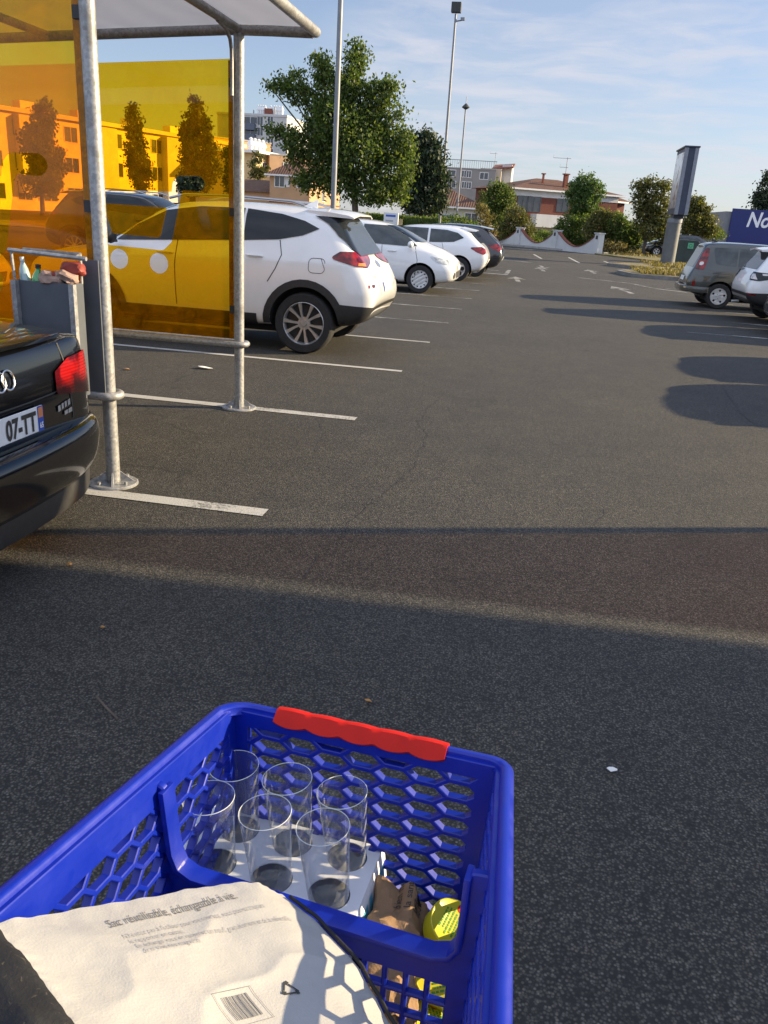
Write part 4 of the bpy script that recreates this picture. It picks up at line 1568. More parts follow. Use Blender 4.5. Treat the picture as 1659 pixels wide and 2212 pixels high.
# ---- grey people carrier
def mpv(label, paint):
    o0 = (0.12, 0.02, -0.02, 0.04, 0.10, 0.13, 0.34)
    H = 1.70
    c = Car('people_carrier', label, 'car', [
        st(0.00, 0.70, 0.46, 0.98, 0.68, H - 0.12, 0.52, 0.08, o0),
        st(0.03, 0.83, 0.42, 0.99, 0.80, H - 0.08, 0.60, 0.08, (0.08, 0.01, -0.01, 0.04, 0.09, 0.12, 0.32)),
        st(0.22, 0.91, 0.32, 1.00, 0.88, H - 0.03, 0.66, 0.09, (0, 0, 0, 0, 0.03, 0.05, 0.22)),
        st(0.62, 0.93, 0.26, 1.00, 0.90, H, 0.69, 0.09, (0, 0, 0, 0, 0, 0, 0.1)),
        st(1.2, 0.935, 0.24, 1.00, 0.905, H + 0.01, 0.70), st(2.0, 0.935, 0.23, 0.99, 0.905, H + 0.01, 0.70),
        st(2.6, 0.935, 0.23, 0.98, 0.90, H - 0.03, 0.69), st(3.0, 0.93, 0.23, 0.97, 0.90, H - 0.14, 0.66),
        st(3.75, 0.925, 0.24, 0.95, 0.86, 1.08, 0.70, 0.03), st(4.2, 0.90, 0.26, 0.88, 0.78, 0.97, 0.60, 0.03),
        st(4.52, 0.82, 0.30, 0.76, 0.68, 0.82, 0.48, 0.03), st(4.62, 0.60, 0.38, 0.68, 0.50, 0.72, 0.36, 0.03)], paint, (0.86, 3.70), 0.325, 0.93, None, 0.385)
    c.patch('side_window', 'cabin_glass', round_poly([(0.66, 1.14), (1.18, 1.10), (1.18, 1.55), (0.56, 1.55)], [0.08, 0.02, 0.02, 0.06], 3), sides=(1, -1))
    c.patch('side_window', 'cabin_glass', [(1.22, 1.10), (2.05, 1.07), (2.05, 1.55), (1.22, 1.55)], sides=(1, -1))
    c.patch('side_window', 'cabin_glass', [(2.11, 1.07), (3.45, 1.05), (3.0, 1.42), (2.7, 1.53), (2.11, 1.55)], sides=(1, -1))
    c.patch('rear_window', 'car_glass', round_poly([(-0.58, 1.02), (0.58, 1.02), (0.52, 1.54), (-0.52, 1.54)], 0.04, 3), end='rear')
    c.patch('windscreen', 'car_glass', [(-0.68, 1.12), (0.68, 1.12), (0.6, 1.55), (-0.6, 1.55)], end='front', step=0.1)
    c.patch('tail_lamp', 'tail_red', round_poly([(0.62, 0.98), (0.845, 0.98), (0.85, 1.25), (0.80, 1.52), (0.70, 1.52), (0.66, 1.25)], 0.03, 2), R(40), (1, -1), step=0.05, off=0.010)
    c.patch('lamp_spot', 'tail_clear', circle(0.745, 1.13, 0.05, 14), R(40), (1, -1), step=0.04, off=0.013)
    c.patch('reflector', 'tail_red', [(0.66, 0.56), (0.73, 0.56), (0.73, 0.68), (0.66, 0.68)], R(40), (1, -1), off=0.008)
    c.patch('number_plate', 'plate_white', [(-0.26, 0.66), (0.26, 0.66), (0.26, 0.77), (-0.26, 0.77)], end='rear', off=0.01)
    m = MB()
    pts = [(0.55, 0.94, 0.46), (0.25, 0.925, 0.46), (0.05, 0.85, 0.46), (-0.06, 0.66, 0.46), (-0.09, 0.3, 0.46), (-0.095, 0, 0.46)]
    pts += [(p[0], -p[1], p[2]) for p in pts[-2::-1]]
    ring = []
    for p in pts:
        ring.append([(p[0], p[1], 0.39), (p[0] - 0.01, p[1] * 1.01, 0.47), (p[0], p[1], 0.535), (p[0] + 0.09, p[1] * 0.93, 0.555), (p[0] + 0.09, p[1] * 0.93, 0.39)])
    m.add([q for r in ring for q in r], [(i * 5 + k, i * 5 + (k + 1) % 5, i * 5 + 5 + (k + 1) % 5, i * 5 + 5 + k) for i in range(len(ring) - 1) for k in range(5)] + [(0, 1, 2, 3, 4), tuple((len(ring) - 1) * 5 + k for k in range(5))])
    m.build('bumper', 'grey_green_paint', c.t, smooth=True)
    c.patch('fuel_flap_seam', 'seam', seam(round_poly([(0.74, 0.90), (1.12, 0.90), (1.12, 0.80), (0.74, 0.80)], 0.04, 3) + [(0.79, 0.90)], 0.008), sides=(1, -1), off=0.003)
    c.patch('door_seam', 'seam', seam([(1.25, 1.08), (1.33, 0.8), (1.38, 0.5)], 0.010), sides=(1, -1), off=0.003)
    c.patch('door_seam', 'seam', seam([(2.08, 1.06), (2.09, 0.7), (2.07, 0.32)], 0.010), sides=(1, -1), off=0.003)
    handles(c, [(1.62, 0.93), (2.36, 0.92)], paint)
    mirror(c, 3.15, 1.10, paint, 0.90)
    fin(c, 0.62, H + 0.01, 'black_trim')
    m = MB().box(0.6, 3.9, -0.62, 0.62, 0.18, 0.30)
    m.build('underbody', 'well_dark', c.t)
    c.wheels(0.215, 'petals', 'hubcap_silver')
    return c


c = mpv('grey green people carrier parked tail out with tall red tail lamps', 'grey_green_paint')
place(c, (3.48, 21.50, 0), 0.0, 0.875)


# ---- white four-by-four, cut by the picture edge
def fourbyfour(label):
    o0 = (0.16, 0.06, 0.0, 0.05, 0.12, 0.16, 0.42)
    H = 1.70
    c = Car('four_by_four', label, 'car', [
        st(0.00, 0.74, 0.52, 1.10, 0.70, H - 0.14, 0.52, 0.08, o0),
        st(0.03, 0.86, 0.48, 1.11, 0.82, H - 0.10, 0.60, 0.08, (0.10, 0.03, 0.0, 0.05, 0.11, 0.15, 0.40)),
        st(0.22, 0.93, 0.40, 1.12, 0.89, H - 0.05, 0.65, 0.09, (0, 0, 0, 0, 0.04, 0.07, 0.28)),
        st(0.62, 0.945, 0.33, 1.12, 0.91, H - 0.01, 0.68, 0.09, (0, 0, 0, 0, 0, 0, 0.1)),
        st(1.2, 0.95, 0.30, 1.11, 0.915, H + 0.01, 0.69), st(2.0, 0.95, 0.30, 1.09, 0.915, H + 0.01, 0.69),
        st(2.5, 0.95, 0.30, 1.08, 0.91, H - 0.02, 0.68), st(2.85, 0.945, 0.30, 1.07, 0.91, H - 0.10, 0.66),
        st(3.4, 0.94, 0.31, 1.06, 0.89, 1.16, 0.74, 0.03), st(4.0, 0.93, 0.33, 1.0, 0.84, 1.09, 0.68, 0.03),
        st(4.45, 0.85, 0.38, 0.86, 0.74, 0.94, 0.54, 0.03), st(4.58, 0.64, 0.46, 0.76, 0.56, 0.82, 0.42, 0.03)], 'white_paint', (0.92, 3.66), 0.36, 0.945, None, 0.425)
    c.patch('side_window', 'car_glass', [(0.80, 1.27), (1.5, 1.22), (1.5, 1.56), (1.0, 1.55), (0.86, 1.48)], sides=(1, -1))
    c.patch('side_window', 'car_glass', [(1.55, 1.22), (3.2, 1.16), (2.75, 1.50), (2.4, 1.56), (1.55, 1.57)], sides=(1, -1))
    c.patch('rear_window', 'car_glass', [(-0.66, 1.17), (0.66, 1.17), (0.56, 1.55), (-0.56, 1.55)], end='rear')
    c.patch('windscreen', 'car_glass', [(-0.7, 1.2), (0.7, 1.2), (0.6, 1.57), (-0.6, 1.57)], end='front', step=0.1)
    a = R(36)
    c.patch('tail_lamp', 'car_glass', round_poly([(1.08, 1.10), (0.48, 1.12), (0.44, 1.02), (0.48, 0.94), (0.72, 0.93), (0.92, 0.98)], 0.02, 2), a, (1, -1), step=0.04, off=0.010)
    c.patch('lamp_spot', 'tail_clear', [(0.68, 0.96), (0.50, 0.97), (0.50, 1.07), (0.60, 1.08)], a, (1, -1), step=0.04, off=0.013)
    c.patch('lamp_spot', 'tail_clear', [(0.74, 1.09), (0.98, 1.085), (0.96, 1.06), (0.76, 1.05)], a, (1, -1), step=0.04, off=0.013)
    c.slice('bumper_trim', 'black_trim', [((0, 0, 0.655), (0.05, 0, -1)), ((0.58, 0, 0), (-1, 0, 0))], 0.010)
    c.patch('reflector', 'tail_red', [(0.62, 0.63), (0.80, 0.61), (0.80, 0.645), (0.62, 0.665)], R(45), (1, -1), off=0.016)
    c.slice('skid_plate', 'skid_silver', [((0, 0, 0.585), (0.05, 0, -1)), ((0, 0, 0.52), (0, 0, 1)), ((0.28, 0, 0), (-1, 0, 0)), ((0, 0.74, 0), (0, -1, 0)), ((0, -0.74, 0), (0, 1, 0))], 0.016)
    for xa in c.ax:
        c.patch('arch_trim', 'black_trim', arch_ring(xa, 0.365, 0.425, 0.485), sides=(1, -1), off=0.012, step=0.05)
    c.slice('sill_trim', 'black_trim', [((0, 0, 0.46), (0, 0, -1)), ((1.4, 0, 0), (1, 0, 0)), ((3.2, 0, 0), (-1, 0, 0))])
    m = MB()
    for p in ((0.25, 1.645), (0.62, 1.70)):
        pass
    sec = []
    for x, z_, th, wd in ((0.22, H - 0.075, 0.03, 0.58), (0.42, H - 0.04, 0.05, 0.62), (0.66, H - 0.02, 0.06, 0.62)):
        sec.append([(x + 0.03, wd, z_ - 0.04 - th), (x + 0.02, wd, z_ - 0.03), (x, 0, z_), (x + 0.02, -wd, z_ - 0.03), (x + 0.03, -wd, z_ - 0.04 - th), (x, 0, z_ - th)])
    m.add([p for q in sec for p in q], [(i * 6 + k, i * 6 + (k + 1) % 6, i * 6 + 6 + (k + 1) % 6, i * 6 + 6 + k) for i in range(2) for k in range(6)] + [tuple(range(6))])
    m.build('roof_spoiler', 'white_paint', c.t, smooth=True)
    m = MB().tube([(0.15, 0.25, 0.40), (-0.02, 0.25, 0.38)], 0.03, 8)
    m.build('exhaust', 'skid_silver', c.t, smooth=True)
    tx, tf = text_geo('DISCOVERY', 0.06, bold=0.002)
    m = MB()
    pp = []
    for (p, q) in tx:
        h, n = c.on(0.70 - p, 1.105 + q, end='rear')
        pp.append(h + n * 0.006)
    m.add(pp, tf)
    m.build('badge_letters', 'black_trim', c.t)
    m = MB().box(0.6, 3.9, -0.62, 0.62, 0.22, 0.36)
    m.build('underbody', 'well_dark', c.t)
    handles(c, [(1.42, 1.04), (2.5, 1.02)], 'white_paint')
    mirror(c, 3.05, 1.22, 'white_paint', 0.92)
    c.wheels(0.245, 'spokes', 'alloy')
    return c


c = fourbyfour('white four-by-four cut off by the edge, parked beside the grey people carrier')
place(c, (4.13, 18.55, 0), 0.0, 0.88)


# ---- black saloon in the foreground
def saloon(label):
    H = 1.42
    o0 = (0.20, 0.10, 0.06, 0.08, 0.11, 0.13, 0.16)
    c = Car('parked_saloon', label, 'car', [
        st(0.00, 0.58, 0.34, 0.95, 0.62, 0.99, 0.50, 0.03, o0),
        st(0.015, 0.70, 0.30, 0.955, 0.72, 1.005, 0.56, 0.03, (0.16, 0.08, 0.06, 0.08, 0.10, 0.12, 0.15)),
        st(0.12, 0.835, 0.24, 0.955, 0.80, 1.015, 0.62, 0.03, (0.06, 0.04, 0.03, 0.03, 0.04, 0.05, 0.07)),
        st(0.36, 0.90, 0.20, 0.955, 0.855, 1.025, 0.66, 0.03),
        st(0.70, 0.912, 0.19, 0.955, 0.875, 1.06, 0.64, 0.05),
        st(1.30, 0.915, 0.18, 0.955, 0.88, 1.32, 0.58, 0.08),
        st(1.75, 0.915, 0.18, 0.95, 0.88, H - 0.01, 0.585), st(2.3, 0.912, 0.18, 0.945, 0.88, H, 0.59),
        st(2.8, 0.912, 0.18, 0.94, 0.875, H - 0.05, 0.58), st(3.05, 0.91, 0.18, 0.93, 0.87, H - 0.14, 0.58),
        st(3.65, 0.905, 0.19, 0.90, 0.83, 0.99, 0.66, 0.03), st(4.1, 0.89, 0.20, 0.85, 0.78, 0.92, 0.6, 0.03),
        st(4.5, 0.80, 0.22, 0.74, 0.66, 0.79, 0.48, 0.03), st(4.66, 0.66, 0.28, 0.64, 0.54, 0.68, 0.38, 0.03), st(4.70, 0.5, 0.36, 0.56, 0.42, 0.6, 0.3, 0.03)],
        'black_paint', (1.02, 3.83), 0.318, 0.91, None, 0.37)
    c.patch('side_window', 'car_glass', [(1.15, 1.06), (1.9, 1.005), (1.9, 1.32), (1.55, 1.30)], sides=(1, -1))
    c.patch('side_window', 'car_glass', [(1.95, 1.0), (3.35, 0.985), (2.9, 1.24), (2.6, 1.31), (1.95, 1.325)], sides=(1, -1))
    c.patch('windscreen', 'car_glass', [(-0.66, 1.0), (0.66, 1.0), (0.54, 1.33), (-0.54, 1.33)], end='front', step=0.1)
    c.patch('rear_window', 'car_glass', [(-0.64, 1.07), (0.64, 1.07), (0.54, 1.34), (-0.54, 1.34)], end='rear', pitch=0.5)
    a = R(52)
    tl = round_poly([(0.37, 0.735), (0.395, 0.835), (0.50, 0.880), (0.66, 0.892), (0.77, 0.865), (0.85, 0.745), (0.875, 0.640), (0.78, 0.655), (0.58, 0.700)], 0.015, 3)
    objs = c.patch('tail_lamp', 'tail_red', tl, a, (1, -1), step=0.025, off=0.012)
    for sd, o in zip((1, -1), objs):
        c.patch('lamp_spot', 'tail_clear', round_poly([(0.76, 0.668), (0.855, 0.650), (0.845, 0.70), (0.78, 0.712)], 0.01, 2), a, (sd,), step=0.02, off=0.016, parent=o)
    c.patch('lid_seam', 'seam', seam([(0.53, 0.76), (0.40, 0.745), (0.2, 0.74), (-0.2, 0.74), (-0.40, 0.745), (-0.53, 0.76)], 0.007), end='rear', off=0.004)
    c.patch('lid_seam', 'seam', seam([(0.515, 0.95), (0.505, 0.76), (0.50, 0.60)], 0.008), R(60), (1, -1), off=0.004)
    # boot lip: sharp edge above the lamps
    m = MB()
    lip = []
    for y in np.linspace(-0.74, 0.74, 25):
        x = 0.075 + 0.20 * abs(y / 0.80) ** 3.2
        lip.append([(x + 0.16, y * 0.985, 0.998 - 0.02 * abs(y / 0.74) ** 4), (x + 0.02, y, 1.012 - 0.03 * abs(y / 0.74) ** 3), (x, y, 1.002 - 0.03 * abs(y / 0.74) ** 3), (x + 0.03, y, 0.975 - 0.03 * abs(y / 0.74) ** 3)])
    m.add([p for q in lip for p in q], [(i * 4 + k, i * 4 + k + 1, i * 4 + 4 + k + 1, i * 4 + 4 + k) for i in range(24) for k in range(3)])
    m.build('boot_lip', 'black_paint', c.t, smooth=True)
    # rear bumper with ledge
    m = MB()
    plan = [(1.0 - 0.40, 0.915), (0.42, 0.905), (0.28, 0.875), (0.17, 0.82), (0.09, 0.73), (0.045, 0.60), (0.018, 0.42), (0.004, 0.2), (0.0, 0.0)]
    plan += [(p[0], -p[1]) for p in plan[-2::-1]]
    sec = [(0.09, 0.20), (0.035, 0.24), (0.028, 0.30), (0.005, 0.315), (-0.03, 0.38), (-0.045, 0.47), (-0.042, 0.535), (-0.022, 0.570), (0.03, 0.585), (0.09, 0.575)]
    ring = []
    for i, p in enumerate(plan):
        q0, q1 = Vector(plan[max(0, i - 1)]), Vector(plan[min(len(plan) - 1, i + 1)])
        tdir = (q1 - q0).normalized()
        nrm = Vector((tdir.y, -tdir.x))
        if nrm.x > 0.2 or (p[1] > 0 and nrm.y < 0) or (p[1] < 0 and nrm.y > 0):
            nrm = -nrm
        ring.append([(p[0] - nrm.x * o, p[1] - nrm.y * o, z) for (o, z) in sec])
    k_ = len(sec)
    m.add([q for r in ring for q in r], [(i * k_ + k, i * k_ + k + 1, i * k_ + k_ + k + 1, i * k_ + k_ + k) for i in range(len(ring) - 1) for k in range(k_ - 1)])
    bo = m.build('rear_bumper', 'black_paint', c.t, smooth=True)
    md = bo.modifiers.new('s', 'SUBSURF')
    md.levels = md.render_levels = 2
    m = MB()
    ring2 = []
    for r, p in zip(ring, plan):
        ring2.append([(r[1][0], r[1][1], 0.185), (r[2][0], r[2][1], 0.21), (r[2][0] - 0.004, r[2][1] * 1.002, 0.285), (r[3][0] + 0.02, r[3][1], 0.30)])
    m.add([q for r in ring2 for q in r], [(i * 4 + k, i * 4 + k + 1, i * 4 + 4 + k + 1, i * 4 + 4 + k) for i in range(len(ring2) - 1) for k in range(3)])
    m.build('bumper_valance', 'black_trim', c.t, smooth=True)
    # plate, rings and badge
    h, n = c.on(0.0, 0.665, end='rear')
    px = h.x - 0.012
    pl = c.plate(px, 0.665, 0.26, 0.056)
    MB().quad((-0.0085, -0.222, 0.005), (-0.0085, -0.256, 0.005), (-0.0085, -0.256, 0.05), (-0.0085, -0.222, 0.05)).build('region_emblem', 'plate_orange', pl, fix=False)
    tx, tf = text_geo('07-TT', 0.115, bold=0.0045, xs=0.74)
    wdt = max(p[0] for p in tx)
    MB().add([(-0.0085, -(0.205 - wdt + p), q - 0.042) for p, q in tx], tf).build('plate_letters', 'dark_print', pl, fix=False)
    tx, tf = text_geo('65', 0.035, bold=0.001)
    MB().add([(-0.0092, -(0.2265 + p * 0.8), q - 0.042) for p, q in tx], tf).build('plate_digits', 'white_letters', pl, fix=False)
    m = MB()
    for k in range(4):
        y = -0.090 + 0.060 * k
        ringp = []
        for a_ in np.linspace(0, 2 * math.pi, 29):
            yy, zz_ = y + 0.040 * math.cos(a_), 0.855 + 0.040 * math.sin(a_)
            h, n = c.on(yy, zz_, end='rear')
            ringp.append(h + n * 0.007)
        m.tube(ringp, 0.0052, 8, caps=False)
    m.build('ring_emblem', 'steel_bright', c.t, smooth=True)
    m = MB()
    for (y0, y1, z0, z1) in ((0.405, 0.43, 0.655, 0.685), (0.436, 0.458, 0.66, 0.69), (0.464, 0.486, 0.664, 0.694), (0.492, 0.518, 0.667, 0.697), (0.455, 0.485, 0.63, 0.652), (0.49, 0.525, 0.632, 0.656)):
        h, n = c.on(-y0, z0, end='rear')
        h2, n = c.on(-y1, z1, end='rear')
        m.add([(h.x - 0.006, -y0, z0), (h2.x - 0.006, -y1, z0 + 0.003), (h2.x - 0.006, -y1, z1), (h.x - 0.006, -y0, z1 - 0.003)], [(0, 1, 2, 3)])
    m.build('model_badge', 'skid_silver', c.t, fix=False)
    handles(c, [(1.75, 0.88), (2.75, 0.86)], 'black_paint')
    mirror(c, 3.2, 1.02, 'black_paint', 0.88)
    m = MB().box(0.6, 4.0, -0.62, 0.62, 0.16, 0.26)
    m.build('underbody', 'well_dark', c.t)
    c.wheels(0.225, 'spokes', 'alloy')
    return c


c = saloon('black saloon with four interlocked rings on the boot, tail beside the shelter')
place(c, (-2.03, 2.96, 0), math.pi)


# ------------------------------------------------------------------ blue shopping trolley
def rim_z(y):
    return 0.905 + 0.217 * (0.97 - y)


OUT = [(-0.392, 1.022), (0.048, 0.965), (0.052, 0.27), (-0.432, 0.31)]      # outer rim corners: far left, far right, near right, near left
cart = thing('shopping_trolley', 'blue plastic shopping trolley with a red grip on its front rim', 'shopping trolley', (-0.18, 0.66, 0))
CO = Vector((-0.18, 0.66, 0))


def cbuild(m, name, mat, parent=None, **k):
    m.v = [(p[0] - CO.x, p[1] - CO.y, p[2]) for p in m.v]
    return m.build(name, mat, parent or cart, **k)


def inset_outline(d, r=0.045, n=7):
    """rim outline moved inwards by d, corners rounded"""
    pts = [Vector(p) for p in OUT]
    m_ = len(pts)
    res = []
    for i in range(m_):
        p, a, b = pts[i], pts[i - 1], pts[(i + 1) % m_]
        ea, eb = (p - a).normalized(), (b - p).normalized()
        na, nb = Vector((ea.y, -ea.x)), Vector((eb.y, -eb.x))
        bis = (na + nb).normalized()
        res.append(p + bis * (d / max(0.3, bis.dot(na))))
    rr = [max(0.006, r - d * 0.6), max(0.006, r * 0.75 - d * 0.5), 0.02, 0.02]
    out_ = round_poly([tuple(p) for p in res], rr, n)
    dense = []
    for i, p in enumerate(out_):
        q = out_[(i + 1) % len(out_)]
        p, q = Vector(p), Vector(q)
        dense.append(p)
    return dense


m = MB()
secs = [(0.0025, -0.016), (0.0, -0.014), (-0.001, -0.010), (0.0005, -0.006), (0.0045, -0.0015), (0.009, 0.0), (0.0145, -0.0008), (0.0175, -0.004), (0.0185, -0.012), (0.0195, -0.015), (0.0215, -0.015)]
rings = []
for d, dz in secs:
    o = inset_outline(d)
    rings.append([(p.x, p.y, rim_z(p.y) + dz) for p in o])
nn = len(rings[0])
for r in rings:
    assert len(r) == nn
m.add([p for r in rings for p in r], [(i * nn + k, i * nn + (k + 1) % nn, (i + 1) * nn + (k + 1) % nn, (i + 1) * nn + k) for i in range(len(rings) - 1) for k in range(nn)])
cbuild(m, 'rim', 'blue_plastic', smooth=True)

# walls: moulded panels with hexagonal openings
INN = []
for d in (0.018,):
    pts = [Vector(p) for p in OUT]
    for i in range(4):
        p, a, b = pts[i], pts[i - 1], pts[(i + 1) % 4]
        ea, eb = (p - a).normalized(), (b - p).normalized()
        na, nb = Vector((ea.y, -ea.x)), Vector((eb.y, -eb.x))
        bis = (na + nb).normalized()
        INN.append(p + bis * (d / bis.dot(na)))
CEN = sum(INN, Vector((0, 0))) / 4
BOT = [Vector((-0.352, 0.984)), Vector((0.012, 0.928)), Vector((0.014, 0.34)), Vector((-0.360, 0.36))]
ZB = 0.50


def hex_holes(U, V, cw, ch, rib, mg, phase=0.0):
    """flat-topped hexagon cells, pitch cw across and ch down"""
    hs = []
    w = cw * 2 / 3
    i = 0
    x = mg[0] - cw * 0.2
    while x < U + cw:
        y = mg[2] - ch + (ch / 2 if i % 2 else 0) + phase
        while y < V + ch:
            h = [(w, 0), (w / 2, ch / 2), (-w / 2, ch / 2), (-w, 0), (-w / 2, -ch / 2), (w / 2, -ch / 2)]
            kx, ky = (w - rib * 0.62) / w, (ch / 2 - rib / 2) / (ch / 2)
            p = clip_poly([(x + a * kx, y + b * ky) for a, b in h], mg[0], U - mg[1], mg[2], V - mg[3])
            if len(p) >= 3:
                ar = abs(sum(p[k - 1][0] * p[k][1] - p[k][0] * p[k - 1][1] for k in range(len(p)))) / 2
                if ar > cw * ch * 0.10:
                    q = []
                    for t in p:
                        if not q or (Vector(t) - Vector(q[-1])).length > 0.0015:
                            q.append(t)
                    if len(q) >= 3:
                        hs.append(q)
            y += ch
        x += cw
        i += 1
    return hs


def wall(name, a, b, abot, bbot, holes, thick, V=0.40, mat='blue_plastic'):
    """panel from rim corner a to b (plan), sloping in to abot, bbot; u along a->b, v downwards"""
    A, B = Vector((a.x, a.y, rim_z(a.y) - 0.008)), Vector((b.x, b.y, rim_z(b.y) - 0.008))
    A2, B2 = Vector((abot.x, abot.y, ZB)), Vector((bbot.x, bbot.y, ZB))
    U = (B - A).length
    vs, fs = plate_geo([(0, 0), (U, 0), (U, V), (0, V)], holes(U, V), thick, 0.0012)
    nrm = (B - A).cross(A2 - A).normalized()

    def f(p):
        s, t = p[0] / U, p[1] / V
        return A.lerp(B, s).lerp(A2.lerp(B2, s), t) + nrm * p[2]
    m = MB()
    m.add([f(p) for p in vs], fs)
    return cbuild(m, name, mat), f, U


wall('front_wall', INN[0], INN[1], BOT[0], BOT[1], lambda U, V: hex_holes(U, V, 0.0485, 0.0290, 0.0074, (0.028, 0.028, 0.026, 0.05), 0.012), 0.013)
wall('left_wall', INN[3], INN[0], BOT[3], BOT[0], lambda U, V: hex_holes(U, V, 0.0485, 0.0290, 0.0068, (0.03, 0.03, 0.036, 0.05), 0.012), 0.012)
wall('right_wall', INN[1], INN[2], BOT[1], BOT[2], lambda U, V: hex_holes(U, V, 0.0485, 0.0290, 0.0068, (0.03, 0.04, 0.006, 0.05), 0.004), 0.012)
wall('rear_wall', INN[2], INN[3], BOT[2], BOT[3], lambda U, V: hex_holes(U, V, 0.0485, 0.0290, 0.0072, (0.03, 0.03, 0.05, 0.05)), 0.012)
# floor grid
m = MB()
fl = [Vector((p.x, p.y)) for p in BOT]
hs = []
for i in range(9):
    for j in range(11):
        x0, y0 = -0.325 + 0.036 * i, 0.385 + 0.044 * j
        if y0 + 0.036 < 0.86 and x0 + 0.028 < -0.01:
            hs.append([(x0, y0), (x0 + 0.028, y0), (x0 + 0.028, y0 + 0.036), (x0, y0 + 0.036)])
vs, fs = plate_geo([tuple(p) for p in BOT], hs, 0.008)
m.add([(p[0], p[1], ZB + p[2]) for p in vs], fs)
cbuild(m, 'basket_floor', 'blue_plastic')

# red grip
m = MB()
A_, B_ = Vector(OUT[0]), Vector(OUT[1])
e_ = (B_ - A_).normalized()
n_in = Vector((e_.y, -e_.x))
Lr = (B_ - A_).length
u0, u1 = 0.092, 0.352
N_ = 66
ring = []
for i in range(N_ + 1):
    u = u0 + (u1 - u0) * i / N_
    ph = (u - u0) / (u1 - u0)
    sc_ = 0.0055 * abs(math.sin(math.pi * ph * 5.0)) ** 0.7
    bul = 0.0018 * abs(math.sin(math.pi * ph * 5.0))
    prof = [(-0.003, -0.034), (-0.004, -0.028), (-0.004, -0.008), (-0.0015, -0.001), (0.003, 0.0024 + bul), (0.009, 0.0032 + bul), (0.015, 0.0024 + bul), (0.0195, -0.001), (0.0250, -0.007), (0.0300 + 2 * bul, -0.012 - sc_), (0.0275, -0.016 - sc_), (0.0215, -0.018)]
    rr = []
    for d, dz in prof:
        p = A_ + e_ * u + n_in * d
        rr.append((p.x, p.y, rim_z(p.y) + dz))
    ring.append(rr)
k_ = len(prof)
m.add([p for r in ring for p in r], [(i * k_ + k, i * k_ + k + 1, i * k_ + k_ + k + 1, i * k_ + k_ + k) for i in range(N_) for k in range(k_ - 1)] + [tuple(range(k_)), tuple(N_ * k_ + k for k in range(k_ - 1, -1, -1))])
cbuild(m, 'front_grip', 'red_plastic', smooth=True)

# divider flap across the basket: U-shaped top, square mesh below
DA, DB = Vector((-0.4185, 0.771)), Vector((0.0440, 0.711))
ed = (DB - DA).normalized()
nd = Vector((ed.y, -ed.x, 0))
DU = (DB - DA).length


def div_pt(p):
    q = DA + ed * p[0]
    return Vector((q.x, q.y, p[1])) + nd * p[2]


out_l = round_poly([(0.013, 0.931), (0.048, 0.930), (0.062, 0.800), (0.428, 0.797), (0.428, 0.932), (0.464, 0.936), (0.450, 0.56), (0.046, 0.545)], [0.01, 0.012, 0.042, 0.040, 0.008, 0.012, 0.01, 0.01], 6)
hs = []
for i in range(14):
    for j in range(6):
        x0 = 0.056 + 0.0262 * i
        zt_ = 0.757 - 0.0345 * j
        if x0 + 0.021 < 0.432 and zt_ - 0.028 > 0.57:
            hs.append([(x0, zt_), (x0 + 0.0195, zt_ + 0.001), (x0 + 0.0195, zt_ - 0.027), (x0, zt_ - 0.028)])
vs, fs = plate_geo(out_l, hs, 0.011, 0.002)
m = MB()
m.add([div_pt(p) for p in vs], fs)
dv = cbuild(m, 'divider', 'blue_plastic', smooth=True)
m = MB()
lipc = [(0.0475, 0.926), (0.0530, 0.868), (0.0565, 0.834), (0.065, 0.8125), (0.084, 0.8030), (0.21, 0.8020), (0.395, 0.8000), (0.415, 0.808), (0.4245, 0.825), (0.4260, 0.88), (0.4262, 0.928)]
ring = []
for i, p in enumerate(lipc):
    q0, q1 = Vector(lipc[max(0, i - 1)]), Vector(lipc[min(len(lipc) - 1, i + 1)])
    t_ = (q1 - q0).normalized()
    n2 = Vector((-t_.y, t_.x))
    pv = Vector(p)
    ring.append([tuple(div_pt((*(pv + n2 * a), w))) for a, w in ((0.003, -0.013), (0.003, 0.013), (-0.005, 0.013), (-0.005, -0.013))])
m.add([p for r in ring for p in r], [(i * 4 + k, i * 4 + (k + 1) % 4, i * 4 + 4 + (k + 1) % 4, i * 4 + 4 + k) for i in range(len(ring) - 1) for k in range(4)] + [(0, 1, 2, 3), (40, 43, 42, 41)])
cbuild(m, 'divider_lip', 'blue_plastic', dv, bevel=0.002, smooth=True)
# under-frame, castors and push bar
m = MB()
for sx_ in (-0.30, -0.03):
    m.tube([(sx_, 0.34, 1.00), (sx_, 0.36, 0.60), (sx_, 0.42, 0.17), (sx_, 0.60, 0.15), (sx_, 0.84, 0.15)], 0.014, 10)
    m.tube([(sx_, 0.80, 0.15), (sx_, 0.80, ZB)], 0.012, 8)
m.tube([(-0.30, 0.62, 0.15), (-0.03, 0.62, 0.15)], 0.012, 8)
cbuild(m, 'under_frame', 'galvanised', smooth=True)
for x in (-0.30, -0.03):
    for y in (0.44, 0.82):
        m = MB().lathe([(0.0, -0.014), (0.052, -0.014), (0.060, -0.008), (0.060, 0.008), (0.052, 0.014), (0.0, 0.014)], 24)
        m.v = [(x + p[2], y + p[1], 0.062 + p[0]) for p in m.v]
        m.box(x - 0.022, x - 0.017, y - 0.012, y + 0.012, 0.06, 0.15)
        m.box(x + 0.017, x + 0.022, y - 0.012, y + 0.012, 0.06, 0.15)
        cbuild(m, 'castor', 'black_trim', smooth=True)
m = MB().tube([(-0.43, 0.24, 1.075), (0.05, 0.215, 1.08)], 0.016, 12)
for x in (-0.42, 0.045):
    m.tube([(x, 0.235, 1.075), (x, 0.30, 1.045)], 0.012, 8)
cbuild(m, 'push_bar', 'red_plastic', smooth=True)

